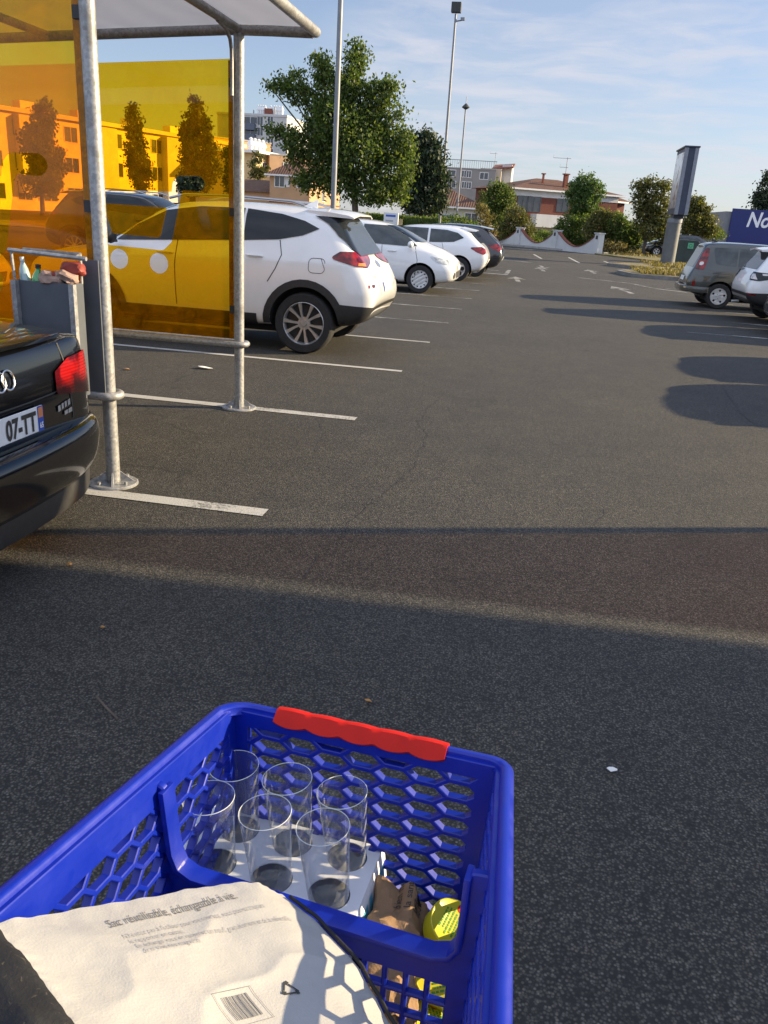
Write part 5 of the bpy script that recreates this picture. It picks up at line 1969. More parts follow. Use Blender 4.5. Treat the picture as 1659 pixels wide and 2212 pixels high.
# ---- carton with six tumblers
BZ = 0.708
ang = R(-5.2)
bx = thing('glass_carton', 'white carton tray holding the six drinking glasses in the trolley', 'carton', (-0.1385, 0.8255, 0.55), ang)
BW, BD = 0.288, 0.143


def bpt(u, v):
    """carton coordinates (u to the left from the right edge, v away) to world"""
    return Vector((-0.1385, 0.8255)) + Vector((math.cos(ang), math.sin(ang))) * (-u) + Vector((-math.sin(ang), math.cos(ang))) * v


gl_uv = [(0.047, 0.032), (0.133, 0.032), (0.220, 0.032), (0.045, 0.107), (0.131, 0.107), (0.217, 0.107)]
HR = 0.0298
hz_ = BZ - 0.55
vs, fs = plate_geo([(-BW, 0), (0, 0), (0, BD), (-BW, BD)], [circle(-u, v, HR, 32) for u, v in gl_uv], 0.0016)
m = MB()
m.add([(p[0], p[1], hz_ + p[2]) for p in vs], fs)
m.quad((-BW, 0, 0), (0, 0, 0), (0, 0, hz_), (-BW, 0, hz_))
m.quad((-BW, BD, 0), (0, BD, 0), (0, BD, hz_), (-BW, BD, hz_))
m.quad((-BW, 0, 0), (-BW, BD, 0), (-BW, BD, hz_), (-BW, 0, hz_))
m.quad((0.028, 0, 0), (0.022, BD, 0), (0.004, BD, hz_ - 0.012), (0.006, 0, hz_ - 0.012))
m.quad((0.006, 0, hz_ - 0.012), (0.004, BD, hz_ - 0.012), (0, BD, hz_), (0, 0, hz_))
m.build('carton_shell', 'white_card', bx, fix=False)
m = MB()
m.quad((-BW + 0.002, 0.002, hz_ - 0.016), (-0.002, 0.002, hz_ - 0.016), (-0.002, BD - 0.002, hz_ - 0.016), (-BW + 0.002, BD - 0.002, hz_ - 0.016))
m.build('hole_shade_sheet', 'card_shade', bx, fix=False)  # dark sheet just under the holes, paints the dim carton interior
m = MB()
for (v0, v1, z0, z1) in ((0.008, 0.034, 0.0, 0.145), (0.046, 0.056, 0.0, 0.145), (0.072, 0.118, 0.02, 0.141)):
    fx = lambda v, z: 0.0055 + 0.0225 * (1 - z / (hz_ - 0.012)) + 0.0012 - 0.002 * v / BD
    m.quad((fx(v0, z0), v0, z0), (fx(v1, z0), v1, z0), (fx(v1, z1), v1 + 0.012, z1), (fx(v0, z1), v0 + 0.008, z1))
m.build('printed_stripe', 'card_blue', bx, fix=False)
for k, (u, v) in enumerate(gl_uv):
    p = bpt(u, v)
    col_ = ('nearest the yellow tins', 'middle', 'nearest the left wall')[k % 3]
    row = 'front row' if k < 3 else 'back row'
    g_ = thing('drinking_glass', 'clear tumbler standing in the carton, %s, %s' % (row, col_), 'glass', (p.x + 0.001, p.y, 0.694), 0, 'six clear tumblers in the white carton')
    g_.rotation_euler = (0.02, -0.10 + 0.015 * (k % 3), 0)
    h0, h1 = 0.0, 0.132
    m = MB()
    m.lathe([(0.0, 0.004), (0.026, 0.004), (0.0280, 0.006), (0.0288, 0.014), (0.0362, h1 - 0.001)], 44)
    m.build('tumbler', 'clear_glass', g_, smooth='all')
    m = MB()
    m.lathe([(0.0361, h1 - 0.0012), (0.0367, h1 - 0.0006), (0.0367, h1), (0.0361, h1 + 0.0004), (0.0356, h1 - 0.0002), (0.0361, h1 - 0.0012)], 44)
    m.build('glass_lip', 'lip_highlight', g_, smooth='all')

# ---- kraft paper bag
def crumple(name, label, cat, fn, nu, nv, mat):
    m = MB()
    vs = [fn(i / (nu - 1), j / nv) for i in range(nu) for j in range(nv)]
    fs = [(i * nv + j, i * nv + (j + 1) % nv, (i + 1) * nv + (j + 1) % nv, (i + 1) * nv + j) for i in range(nu - 1) for j in range(nv)]
    m.add(vs, fs)
    m.f.append(tuple(range(nv - 1, -1, -1)))
    o = m.build(name, mat, smooth=True)
    o.data.set_sharp_from_angle(angle=R(20))
    return tag(o, label, cat)


from mathutils import noise as mnoise


def kraft(s, t):
    y = 0.55 + 0.365 * s
    a = 2 * math.pi * t
    rx, rz_ = 0.040 * (1 - 0.25 * s ** 6), 0.052 * (1.0 - 0.35 * max(0, s - 0.75) / 0.25)
    cx_ = -0.076 - 0.006 * s
    cz = 0.580 + 0.085 * s
    k = (abs(math.cos(a)) ** 4 + abs(math.sin(a)) ** 4) ** -0.25
    x, z = cx_ + rx * math.cos(a) * k, cz + rz_ * math.sin(a) * k
    p = Vector((x, y, z))
    rg_ = 1 - abs(mnoise.noise(Vector((p.x * 30, p.y * 17 + p.x * 20, p.z * 30)))) * 2.2
    d = mnoise.noise(p * 24) * 0.011 + max(0, rg_) * 0.008 - 0.006 + abs(mnoise.noise(p * 70)) * 0.004 + (0.012 * math.sin(5 * a + 1.3) * max(0, s - 0.72) / 0.28)
    return p + Vector((math.cos(a), 0.6 * (s - 0.5), math.sin(a))) * d


kb = crumple('kraft_bag', 'crumpled brown kraft paper bag lying between the carton and the yellow tins', 'paper bag', kraft, 70, 56, 'kraft_paper')
m = MB()
for i, (tx_, yy) in enumerate((('POUR', 0.93), ('la santé', 0.918), ('bien manger', 0.906))):
    vs, fs = text_geo(tx_, 0.016)
    q = [(-0.060 - 0.005 + 0.0, 0, 0)] * 0
    pts = []
    for (a, b) in vs:
        x, y = -0.060 - 0.5 * 0.010 + b * 0.0 + (0.0 - i * 0.014), 0.875 + a * 0.8
        pts.append((x + b * -0.9 + 0.01, y, 0.662))
    bv = BVHTree.FromPolygons([v.co[:] for v in kb.data.vertices], [p.vertices[:] for p in kb.data.polygons])
    pp = []
    for p in pts:
        h = bv.ray_cast(Vector((p[0], p[1], 1.0)), Vector((0, 0, -1)))
        pp.append(tuple(h[0] + Vector((0, 0, 0.0015))) if h[0] else p)
    m.add(pp, fs)
m.build('bag_print', 'dark_print', kb, fix=False)

# ---- yellow tins
def tin(label, loc, tilt, r=0.046, h=0.05):
    t = thing('yellow_tin', label, 'tin', loc, 0, 'round yellow tins along the right wall of the trolley')
    t.rotation_euler = (tilt[0], tilt[1], tilt[2])
    MB().lathe([(0, 0), (r * 0.96, 0), (r, 0.004), (r, h - 0.010), (r * 1.03, h - 0.009), (r * 1.03, h - 0.001), (r * 1.0, h), (r * 0.94, h - 0.0015), (0, h - 0.0015)], 48).build('tin_body', 'yellow_lid', t, smooth=True)
    m = MB()
    rr_ = random.Random(int(loc[1] * 1000))
    for i in range(9):
        z0 = -0.022 + i * 0.0052
        wd = 0.014 + rr_.random() * 0.012
        x = -wd
        while x < wd:
            l = rr_.uniform(0.002, 0.006)
            m.quad((x, z0, h - 0.0010), (x + l, z0, h - 0.0010), (x + l, z0 + 0.0026, h - 0.0010), (x, z0 + 0.0026, h - 0.0010))
            x += l + 0.0014
    m.build('lid_print', 'green_print', t, fix=False)
    MB().lathe([(0, h - 0.0008), (0.007, h - 0.0008)], 14, (0.028, 0.002, 0)).build('lid_dot', 'red_plastic', t, fix=False)


tin('yellow round tin beside the divider post, farthest of the tins', (-0.015, 0.868, 0.668), (0.45, -0.05, 1.3), 0.038, 0.030)
tin('yellow round tin behind the divider mesh, second of the row', (-0.016, 0.826, 0.634), (0.40, -0.06, 0.4), 0.038, 0.030)
tin('yellow round tin nearest the shopper, seen through the divider mesh', (-0.018, 0.764, 0.600), (0.40, -0.05, 2.0), 0.038, 0.030)

simple('title_print', (0.13, 0.13, 0.135), 0.6)
# ---- big white reusable bag in front of the divider
ROWS = [
    [(-22, 1994, 1.004), (170, 1962, .958), (360, 1932, .918), (520, 1910, .890), (608, 1934, .868)],
    [(38, 2068, 1.006), (228, 2040, .970), (420, 2010, .934), (590, 1986, .905), (690, 2008, .868)],
    [(92, 2138, 1.006), (280, 2115, .974), (470, 2088, .940), (650, 2066, .908), (772, 2096, .868)],
    [(148, 2214, 1.006), (332, 2202, .974), (522, 2176, .942), (714, 2150, .908), (838, 2208, .866)],
    [(212, 2312, 1.004), (396, 2300, .972), (586, 2270, .942), (778, 2245, .908), (895, 2310, .866)],
    [(270, 2410, 1.000), (450, 2400, .970), (640, 2370, .940), (835, 2345, .906), (945, 2410, .866)]]


def atz(px, py, z):
    d = _fwd * 1755.0 + _rt * (px - 829.5) - _up * (py - 1106.0)
    return Vector((0, 0, CAM_H)) + d * ((z - CAM_H) / d.z)


NET = [[atz(*p) for p in r] for r in ROWS]


def cr(p0, p1, p2, p3, t):
    return 0.5 * ((2 * p1) + (p2 - p0) * t + (2 * p0 - 5 * p1 + 4 * p2 - p3) * t * t + (3 * p1 - p0 - 3 * p2 + p3) * t ** 3)


def spl(arr, t):
    n = len(arr) - 1
    x = max(0.0, min(0.99999, t)) * n
    i = int(x)
    g_ = lambda k: arr[k] if 0 <= k <= n else (2 * arr[0] - arr[1] if k < 0 else 2 * arr[n] - arr[n - 1])
    return cr(g_(i - 1), g_(i), g_(i + 1), g_(i + 2), x - i)


def bag_raw(u, v):
    return spl([spl(r, u) for r in NET], v)


def bag(u, v, off=0.0):
    p = bag_raw(u, v)
    e = 0.004
    du = bag_raw(min(1, u + e), v) - bag_raw(max(0, u - e), v)
    dv_ = bag_raw(u, min(1, v + e)) - bag_raw(u, max(0, v - e))
    n = dv_.cross(du)
    n.normalize()
    if n.z < 0:
        n = -n
    q = Vector((p.x * 14, p.y * 14, 3.0))
    rid = 1 - abs(mnoise.noise(Vector((p.x * 9 + p.y * 6, p.y * 13 - p.x * 4, 1.7)))) * 2.4
    w = 0.0034 * mnoise.noise(q * 0.7) + 0.0011 * mnoise.noise(q * 2.2) + 0.0030 * max(0.0, rid) ** 1.6 + 0.0003 * mnoise.noise(q * 7)
    edge = 0.0009 * mnoise.noise(Vector((u * 22, v * 22, 9.0))) * (max(0, 1 - v * 14) + max(0, 1 - u * 14))
    return p + n * (w + off) + Vector((0, edge * 1.6, edge))


NU, NV = 130, 120
bagt = thing('shopping_bag', 'big creased white reusable bag with black piping and grey French print, lying in the trolley', 'shopping bag', (-0.2, 0.5, 0.62))
BO = Vector((-0.2, 0.5, 0.62))


def bagbuild(m, name, mat, **k):
    m.v = [tuple(Vector(p) - BO) for p in m.v]
    return m.build(name, mat, bagt, **k)


m = MB()
grid = [[bag(i / NU, j / NV) for i in range(NU + 1)] for j in range(NV + 1)]
m.add([p for r in grid for p in r], [(j * (NU + 1) + i, j * (NU + 1) + i + 1, (j + 1) * (NU + 1) + i + 1, (j + 1) * (NU + 1) + i) for j in range(NV) for i in range(NU)])
# side of the bag dropping from the piped edge and the far edge
side = [grid[j][NU] for j in range(NV + 1)]
far = [grid[0][i] for i in range(NU + 1)]
for line, push in ((side, Vector((-0.035, -0.02, -0.24))), (far, Vector((0.0, -0.03, -0.26)))):
    L = []
    for k in range(7):
        t_ = k / 6
        L.append([p + Vector((push.x * t_, push.y * t_, push.z * t_)) + Vector((0, 0.010 * math.sin(t_ * 3), 0)) + Vector((1, 1, 0)) * 0.006 * mnoise.noise(Vector((p.x * 20, p.y * 20, t_ * 4))) * min(1, t_ * 3) for p in line])
    n_ = len(line)
    m.add([p for r in L for p in r], [(k * n_ + i, k * n_ + i + 1, (k + 1) * n_ + i + 1, (k + 1) * n_ + i) for k in range(6) for i in range(n_ - 1)])
bagbuild(m, 'bag_face', 'woven_white', smooth='all')
m = MB()
pip = [bag(1.0, v, 0.002) + Vector((0.0015, 0.001, 0.0005)) for v in np.linspace(0.03, 1.0, 60)]
m.tube(pip, 0.0021, 8)
bagbuild(m, 'piping', 'black_weave', smooth='all')
# black gusset on the left
m = MB()
Gs = []
for j in range(NV + 1):
    p = grid[j][0]
    v = j / NV
    o = Vector((-0.115, -0.02, 0.030 - 0.02 * v))
    row = []
    for k in range(13):
        t_ = k / 12
        q = p + o * t_ + Vector((0, 0, 0.008 * math.sin(t_ * math.pi * 2.0 + 0.6 * math.sin(v * 5)))) * min(1, t_ * 4)
        q += Vector((0, 0, 0.005 * mnoise.noise(Vector((q.x * 25, q.y * 25, 2)))))
        if k == 0:
            q += Vector((0.002, 0, 0.0035))
        if k == 1:
            q += Vector((0, 0, 0.006))
        row.append(q)
    Gs.append(row)
m.add([p for r in Gs for p in r], [(j * 13 + k, j * 13 + k + 1, (j + 1) * 13 + k + 1, (j + 1) * 13 + k) for j in range(NV) for k in range(12)])
bagbuild(m, 'black_gusset', 'black_weave', smooth='all')


def bag_text(txt, size, u0, v0, slope, xs=1.0, bold=0.0, su=1.0):
    """letters laid on the bag face; sizes in metres"""
    vs, fs = text_geo(txt, size, bold=bold, xs=xs)
    du = (bag_raw(u0 + 0.1, v0) - bag_raw(u0, v0)).length / 0.1
    dv_ = (bag_raw(u0, v0 + 0.1) - bag_raw(u0, v0)).length / 0.1
    out_ = []
    for a, b in vs:
        u, v = u0 + a / du + slope[1] * b / du, v0 - b / dv_ + slope[0] * a / du
        out_.append(bag(min(0.995, u), v, 0.0008))
    return out_, fs


m = MB()
m.add(*bag_text('Sac réutilisable, échangeable à vie.', 0.0185, 0.290, 0.128, (-0.105, 0.0), 0.60, 0.0))
bagbuild(m, 'bag_title', 'title_print', fix=False)
m = MB()
for tx_, u0, v0, sz in (("N'hésitez pas à l'utiliser pour vos courses, vous pouvez toujours", 0.292, 0.195, 0.0088), ('le rapporter en caisse.', 0.298, 0.229, 0.0088),
                        ('En échange vous en recevrez un neuf, gratuitement et de la même taille,', 0.304, 0.263, 0.0088), ('dans tous nos magasins.', 0.310, 0.299, 0.0088)):
    m.add(*bag_text(tx_, sz, u0 + 0.012, v0, (-0.115, 0.0), 0.74, 0.0))
bagbuild(m, 'bag_small_print', 'pale_print', fix=False)


def bag_quad(m, u, v, a, b, c, d, rot=0.0, off=0.0009):
    """rectangle a..b by c..d metres round (u, v)"""
    du = (bag_raw(u + 0.05, v) - bag_raw(u, v)).length / 0.05
    dv_ = (bag_raw(u, v + 0.05) - bag_raw(u, v)).length / 0.05
    cs, sn = math.cos(rot), math.sin(rot)
    pts = []
    n = 4
    for j in range(n + 1):
        for i in range(2):
            x, y = (a, b)[i], c + (d - c) * j / n
            X, Y_ = x * cs - y * sn, x * sn + y * cs
            pts.append(bag(u + X / du, v - Y_ / dv_, off))
    m.add(pts, [(j * 2, j * 2 + 1, j * 2 + 3, j * 2 + 2) for j in range(n)])


UB, VB, RB = 0.500, 0.600, R(8)
m = MB()
for (a, b, c, d) in ((-0.022, 0.022, 0.0182, 0.0187), (-0.022, 0.022, -0.0187, -0.0182), (-0.022, -0.0215, -0.0185, 0.0185), (0.0215, 0.022, -0.0185, 0.0185)):
    bag_quad(m, UB, VB, a, b, c, d, RB)
rb = random.Random(4)
x = -0.0145
while x < 0.0145:
    w = rb.choice((0.0006, 0.0011, 0.0017))
    bag_quad(m, UB, VB, x, x + w, -0.0125, 0.0135, RB)
    x += w + rb.choice((0.0005, 0.0008, 0.0012))
bagbuild(m, 'barcode', 'grey_print', fix=False)
m = MB()
for k in range(3):
    a = R(90 + 120 * k)
    for j in range(2):
        pass
    p0 = (0.0095 * math.cos(a), 0.0095 * math.sin(a))
    a2 = a + R(118)
    p1 = (0.0095 * math.cos(a2), 0.0095 * math.sin(a2))
    L = math.hypot(p1[0] - p0[0], p1[1] - p0[1])
    r_ = math.atan2(p1[1] - p0[1], p1[0] - p0[0])
    U_, V_ = 0.645, 0.555
    du = (bag_raw(U_ + 0.05, V_) - bag_raw(U_, V_)).length / 0.05
    dv_ = (bag_raw(U_, V_ + 0.05) - bag_raw(U_, V_)).length / 0.05
    mx, my = (p0[0] + p1[0]) / 2, (p0[1] + p1[1]) / 2
    bag_quad(m, U_ + mx / du, V_ - my / dv_, -L / 2 + 0.001, L / 2 - 0.004, -0.0009, 0.0009, r_)
    bag_quad(m, U_ + p1[0] / du * 0.92, V_ - p1[1] / dv_ * 0.92, -0.003, 0.0005, -0.0022, 0.0022, r_)
bagbuild(m, 'recycling_mark', 'dark_print', fix=False)


# ------------------------------------------------------------------ masts, billboard, signs
def gp(px, py, z=0.0):
    return atz(px, py, z)


def mast(label, base, h, r0, r1, head, group='tall lighting masts over the car park'):
    t = thing('lamp_mast', label, 'lamp post', base, 0, group)
    MB().tube([(0, 0, 0), (0, 0, h * 0.5), (0, 0, h)], [r0, (r0 + r1) / 2, r1], 14).build('pole', 'mast_grey', t, smooth=True)
    MB().lathe([(0, 0.05), (r0 * 2.1, 0.05), (r0 * 2.2, 0.0)], 16).build('foot_plate', 'mast_grey', t, smooth=True)
    if head == 'flood':
        m = MB().box(-0.26, 0.26, -0.16, 0.16, h + 0.05, h + 0.55)
        m.build('flood_lamp', 'iron_dark', t, bevel=0.03)
        m = MB().tube([(-0.02, 0, h - 0.35), (0.3, 0, h - 0.30), (0.42, 0, h - 0.22)], 0.035, 8)
        m.box(0.28, 0.5, -0.08, 0.08, h - 0.30, h - 0.16)
        m.build('side_lamp', 'mast_grey', t)
    elif head == 'cone':
        MB().lathe([(0.05, h - 0.15), (0.30, h + 0.0), (0.28, h + 0.05), (0.04, h + 0.28), (0, h + 0.28)], 16).build('lamp_hood', 'iron_dark', t, smooth=True)
        MB().tube([(0, 0, h + 0.2), (0, 0, h + 0.75)], 0.025, 6).build('spike', 'mast_grey', t)
    else:
        MB().box(-0.3, 0.3, -0.2, 0.2, h, h + 0.5).build('flood_lamp', 'iron_dark', t, bevel=0.03)
    return t


p = at(715.5, 560, 27.5)
mast('thick grey lighting mast rising behind the white sports utility car', (p.x, 27.5, 0), 12.5, 0.092, 0.072, 'top')
p = at(949, 485, 50)
q = at(980, 30, 50)
mast('tall grey mast with a square floodlight on top, behind the white hatchback', (p.x, 50, 0), q.z, 0.085, 0.06, 'flood')
p = at(985, 480, 68)
q = at(1001, 232, 68)
mast('slimmer far mast with a small conical hood', (p.x, 68, 0), q.z, 0.08, 0.055, 'cone')

BX, BY = 6.08, 43.0
t = thing('billboard', 'slate framed advertising panel on a round grey pillar on the island', 'billboard', (BX + 0.3, BY + 1.2, 0))
L_ = lambda m: [(p[0] - BX - 0.3, p[1] - BY - 1.2, p[2]) for p in m.v]
m = MB().box(BX + 0.03, BX + 0.60, BY + 0.03, BY + 2.62, 2.48, 5.40)
m.v = L_(m)
m.build('panel_box', 'frame_slate', t)
m = MB().box(BX, BX + 0.17, BY, BY + 0.10, 2.46, 5.40).box(BX + 0.46, BX + 0.63, BY, BY + 0.10, 2.46, 5.40)
m.v = L_(m)
m.build('edge_profile', 'frame_light', t, bevel=0.01)
m = MB().box(BX - 0.03, BX + 0.66, BY - 0.05, BY + 2.7, 5.40, 5.47)
m.v = L_(m)
m.build('top_cap', 'frame_slate', t, bevel=0.01)
m = MB().box(BX + 0.012, BX + 0.03, BY + 0.24, BY + 2.44, 2.75, 5.22)
m.v = L_(m)
m.build('poster', 'poster', t)
m = MB().box(BX + 0.1, BX + 0.55, BY + 0.75, BY + 1.8, 2.30, 2.48)
m.v = L_(m)
m.build('bracket', 'frame_slate', t)
m = MB().lathe([(0.345, 0.1), (0.345, 2.10)], 24, (-0.06, 0, 0))
m.build('pillar', 'pillar_grey', t, smooth=True)
MB().lathe([(0.345, 2.10), (0.355, 2.11), (0.355, 2.31), (0.0, 2.31)], 24, (-0.04, 0, 0)).build('collar', 'frame_light', t, smooth=True)
MB().box(-0.62, 0.55, -0.5, 0.5, 0.10, 0.19).build('footing', 'concrete', t, bevel=0.03)

p0, p1 = at(830, 460, 36), at(857, 486, 36)
t = thing('information_totem', 'white car park information totem with faint blue heading by the hedge', 'sign', (p0.x + 0.31, 36, 0))
MB().box(-0.31, 0.31, -0.07, 0.07, 0.05, 1.72).build('totem_panel', 'shutter_white', t, bevel=0.02)
m = MB()
m.quad((-0.22, -0.0725, 1.55), (0.20, -0.0725, 1.55), (0.20, -0.0725, 1.63), (-0.22, -0.0725, 1.63))
m.build('heading', 'plate_blue', t, fix=False)
m = MB()
for i in range(4):
    m.quad((-0.22, -0.0725, 1.36 - 0.17 * i), (0.10 + 0.03 * i, -0.0725, 1.36 - 0.17 * i), (0.10 + 0.03 * i, -0.0725, 1.42 - 0.17 * i), (-0.22, -0.0725, 1.42 - 0.17 * i))
m.build('text_lines', 'pale_print', t, fix=False)
p = at(863, 478, 40)
t = thing('marker_post', 'short post with small pale square plate in front of the hedge', 'post', (at(866, 478, 40).x, 39.6, 0))
MB().tube([(0, 0, 0), (0, 0, 1.3)], 0.03, 8).build('stake', 'mast_grey', t)
MB().box(-0.14, 0.14, -0.05, -0.03, 1.22, 1.48).build('sign_plate', 'render_cream', t)

t = thing('recycling_container', 'dark recycling container with a green label behind the billboard pillar', 'container', (8.05, 50, 0))
MB().prism([(-0.62, 0.05), (0.62, 0.05), (0.60, 1.18), (0.45, 1.32), (-0.45, 1.32), (-0.60, 1.18)], -0.55, 0.55, 'xz').build('container_body', 'container_green', t, bevel=0.03)
MB().box(-0.05, 0.25, -0.575, -0.56, 0.88, 1.18).build('label_plate', 'sign_green', t)
MB().lathe([(0.07, 0), (0.09, 0)], 16, axis='Y').build('label_ring', 'dark_print', t, fix=False).location = (0.10, -0.58, 1.03)

# auto centre on the right
t = thing('shop_building', 'blue fronted shop building with big white letters, cut by the right edge', 'building', (19, 92, 0))
MB().box(-0.95, 22, 0.35, 18, 0, 4.05).build('wall', 'cladding_grey', t)
MB().box(-0.40, 22, 0.0, 0.33, 0.2, 4.35).build('sign_board', 'blue_board', t)
vs, fs = text_geo('No', 1.95, shear=0.22, bold=0.04, xs=0.86)
p = at(1610, 489, 92)
MB().add([(p.x - 19 + a, -0.02, p.z + b * 1.02) for a, b in vs], fs).build('sign_letters', 'white_letters', t, fix=False)


# ------------------------------------------------------------------ buildings
class House:
    def __init__(s, name, label, A, B, dep, h, mat, cat='building', group=None):
        """front wall from A to B in plan, going back by dep"""
        s.A, s.B = Vector(A), Vector(B)
        d = (s.B - s.A)
        s.w = d.length
        s.rz = math.atan2(d.y, d.x)
        s.dep, s.h = dep, h
        s.t = thing(name, label, cat, (s.A.x, s.A.y, 0), s.rz, group)
        MB().box(0, s.w, 0, dep, 0, h).build('wall', mat, s.t)

    def win(s, x, z, w, h, face='front', frame='frame_white', shutters=False, name='window'):
        m = MB()
        fr = MB()

        def R_(mb, a, b, c, d, o0, o1):
            if face == 'front':
                mb.box(a, b, -o1, -o0, c, d)
            else:
                mb.box(s.w + o0, s.w + o1, a, b, c, d)
        R_(m, x - w / 2, x + w / 2, z, z + h, 0.004, 0.012)
        o = m.build(name, 'pane_dark', s.t)
        e = 0.07
        for a, b, c, d in ((x - w / 2 - e, x - w / 2, z - e, z + h + e), (x + w / 2, x + w / 2 + e, z - e, z + h + e), (x - w / 2, x + w / 2, z + h, z + h + e), (x - w / 2, x + w / 2, z - e, z), (x - 0.03, x + 0.03, z, z + h)):
            R_(fr, a, b, c, d, 0.002, 0.05)
        fr.build('window_frame', frame, o)
        if shutters:
            m = MB()
            R_(m, x + w / 2 + 0.1, x + w / 2 + 0.1 + w * 0.5, z, z + h, 0.003, 0.05)
            if shutters == 2:
                R_(m, x - w / 2 - 0.1 - w * 0.5, x - w / 2 - 0.1, z, z + h, 0.003, 0.05)
            m.build('shutter', 'shutter_white', o)
        return o

    def hip(s, rise, over=0.5, mat='roof_tile', ridge=None):
        x0, x1, y0, y1, z = -over, s.w + over, -over, s.dep + over, s.h - 0.05
        hw = min(x1 - x0, y1 - y0) / 2
        m = MB()
        if (x1 - x0) >= (y1 - y0):
            a, b = (x0 + hw, (y0 + y1) / 2, z + rise), (x1 - hw, (y0 + y1) / 2, z + rise)
            m.add([(x0, y0, z), (x1, y0, z), (x1, y1, z), (x0, y1, z), a, b], [(0, 1, 5, 4), (2, 3, 4, 5), (1, 2, 5), (3, 0, 4), (3, 2, 1, 0)])
        else:
            a, b = ((x0 + x1) / 2, y0 + hw, z + rise), ((x0 + x1) / 2, y1 - hw, z + rise)
            m.add([(x0, y0, z), (x1, y0, z), (x1, y1, z), (x0, y1, z), a, b], [(0, 1, 4), (1, 2, 5, 4), (2, 3, 5), (3, 0, 4, 5), (3, 2, 1, 0)])
        s.roof = m.build('roof', mat, s.t)
        m = MB().box(x0, x1, y0 - 0.03, y0 + 0.06, z - 0.14, z + 0.02).box(x1 - 0.06, x1 + 0.03, y0 + 0.06, y1, z - 0.14, z + 0.02)
        m.build('gutter', 'frame_white', s.roof)
        return s.roof

    def flat(s, mat='concrete', up=0.3, over=0.1):
        s.roof = MB().box(-over, s.w + over, -over, s.dep + over, s.h - 0.02, s.h + up).build('roof', mat, s.t)
        return s.roof

    def loc(s, p):
        v = Vector(p[:2]) - s.A
        c, n = math.cos(-s.rz), math.sin(-s.rz)
        return v.x * c - v.y * n, v.x * n + v.y * c


# peach house with tiled hip roof, and its low wing
Yh = 85.0
a, b = at(582, 440, Yh), at(668, 440, Yh)
h = House('peach_house', 'peach rendered house with brown tiled hip roof behind the big tree', (a.x, Yh), (b.x, Yh), 13, at(620, 377, Yh).z, 'render_peach')
h.hip(1.55, 0.45)
for px, py, sh in ((604, 393, 1), (652, 395, 1)):
    q = at(px, py + 10, Yh)
    h.win(q.x - a.x, q.z, 0.95, 1.05, shutters=sh)
h.win(5.5, 2.6, 0.9, 1.1, 'side')
MB().box(-0.03, h.w + 0.03, -0.04, -0.002, 2.15, 2.28).build('string_course', 'brick_coping', h.t)
MB().box(h.w + 0.002, h.w + 0.04, -0.04, 13, 2.15, 2.28).build('string_course', 'brick_coping', h.t)
w0 = at(500, 415, Yh)
w = House('low_wing', 'low brown roofed wing joined to the left of the peach house', (w0.x, Yh + 1.0), (a.x - 0.02, Yh + 1.0), 7, at(560, 413, Yh).z, 'render_peach')
z1 = at(560, 388, Yh + 4).z
m = MB().add([(-0.3, -0.4, w.h - 0.05), (w.w, -0.4, w.h - 0.05), (w.w, 4, z1), (-0.3, 4, z1), (w.w, 7.2, w.h), (-0.3, 7.2, w.h)], [(0, 1, 2, 3), (3, 2, 4, 5), (0, 3, 5), (1, 4, 2), (5, 4, 1, 0)])
m.build('roof', 'roof_tile_dark', w.t)

# white apartment block far behind
Ya = 145.0
a, b = at(470, 300, Ya), at(619, 300, Ya)
h = House('apartment_block', 'white five storey apartment block with slate balconies and roof cowls', (a.x, Ya), (b.x, Ya), 14, at(590, 252, Ya).z, 'render_white')
h.flat('render_white', 0.35, 0.12)
for px in (562, 584):
    for py in (265, 288, 311.5, 334):
        q = at(px, py + 5, Ya)
        h.win(q.x - a.x, q.z, 0.95, 1.25, frame='frame_white')
for py in (276, 299, 322):
    q, q2 = at(529, py, Ya), at(553, py, Ya)
    m = MB().box(q.x - a.x, q2.x - a.x, -1.0, 0.0, q.z - 0.35, q.z + 0.65)
    m.build('balcony', 'balcony_slate', h.t)
    h.win((q.x + q2.x) / 2 - a.x, q.z + 0.7, 2.4, 1.0, frame='frame_white')
for y_, z_ in ((3.0, h.h - 3.0), (3.0, h.h - 6.0), (8, h.h - 3), (8, h.h - 6), (3, h.h - 9), (8, h.h - 9)):
    h.win(y_, z_, 1.2, 1.5, 'side')
for i, px in enumerate((558, 563, 568, 573, 585, 592, 597, 603, 609)):
    q = at(px, 248, Ya + 3)
    x = q.x - a.x
    m = MB().lathe([(0.22, 0), (0.22, 0.9), (0.36, 0.95), (0.3, 1.25), (0.12, 1.5), (0.2, 1.6), (0.0, 1.75)], 10, (x, 3, h.h + 0.3))
    m.build('chimney_cowl', 'frame_white', h.roof, smooth=True)
q = at(581, 246, Ya + 3)
MB().box(q.x - a.x - 0.7, q.x - a.x + 0.7, 2.6, 3.6, h.h + 0.3, h.h + 1.5).build('chimney', 'brick_coping', h.roof)
for px, top in ((548, 237), (593, 232)):
    q, q2 = at(px, 250, Ya + 2), at(px, top, Ya + 2)
    MB().tube([(q.x - a.x, 2, h.h), (q.x - a.x, 2, q2.z)], 0.10, 8).build('vent_pipe', 'mast_grey', h.roof)

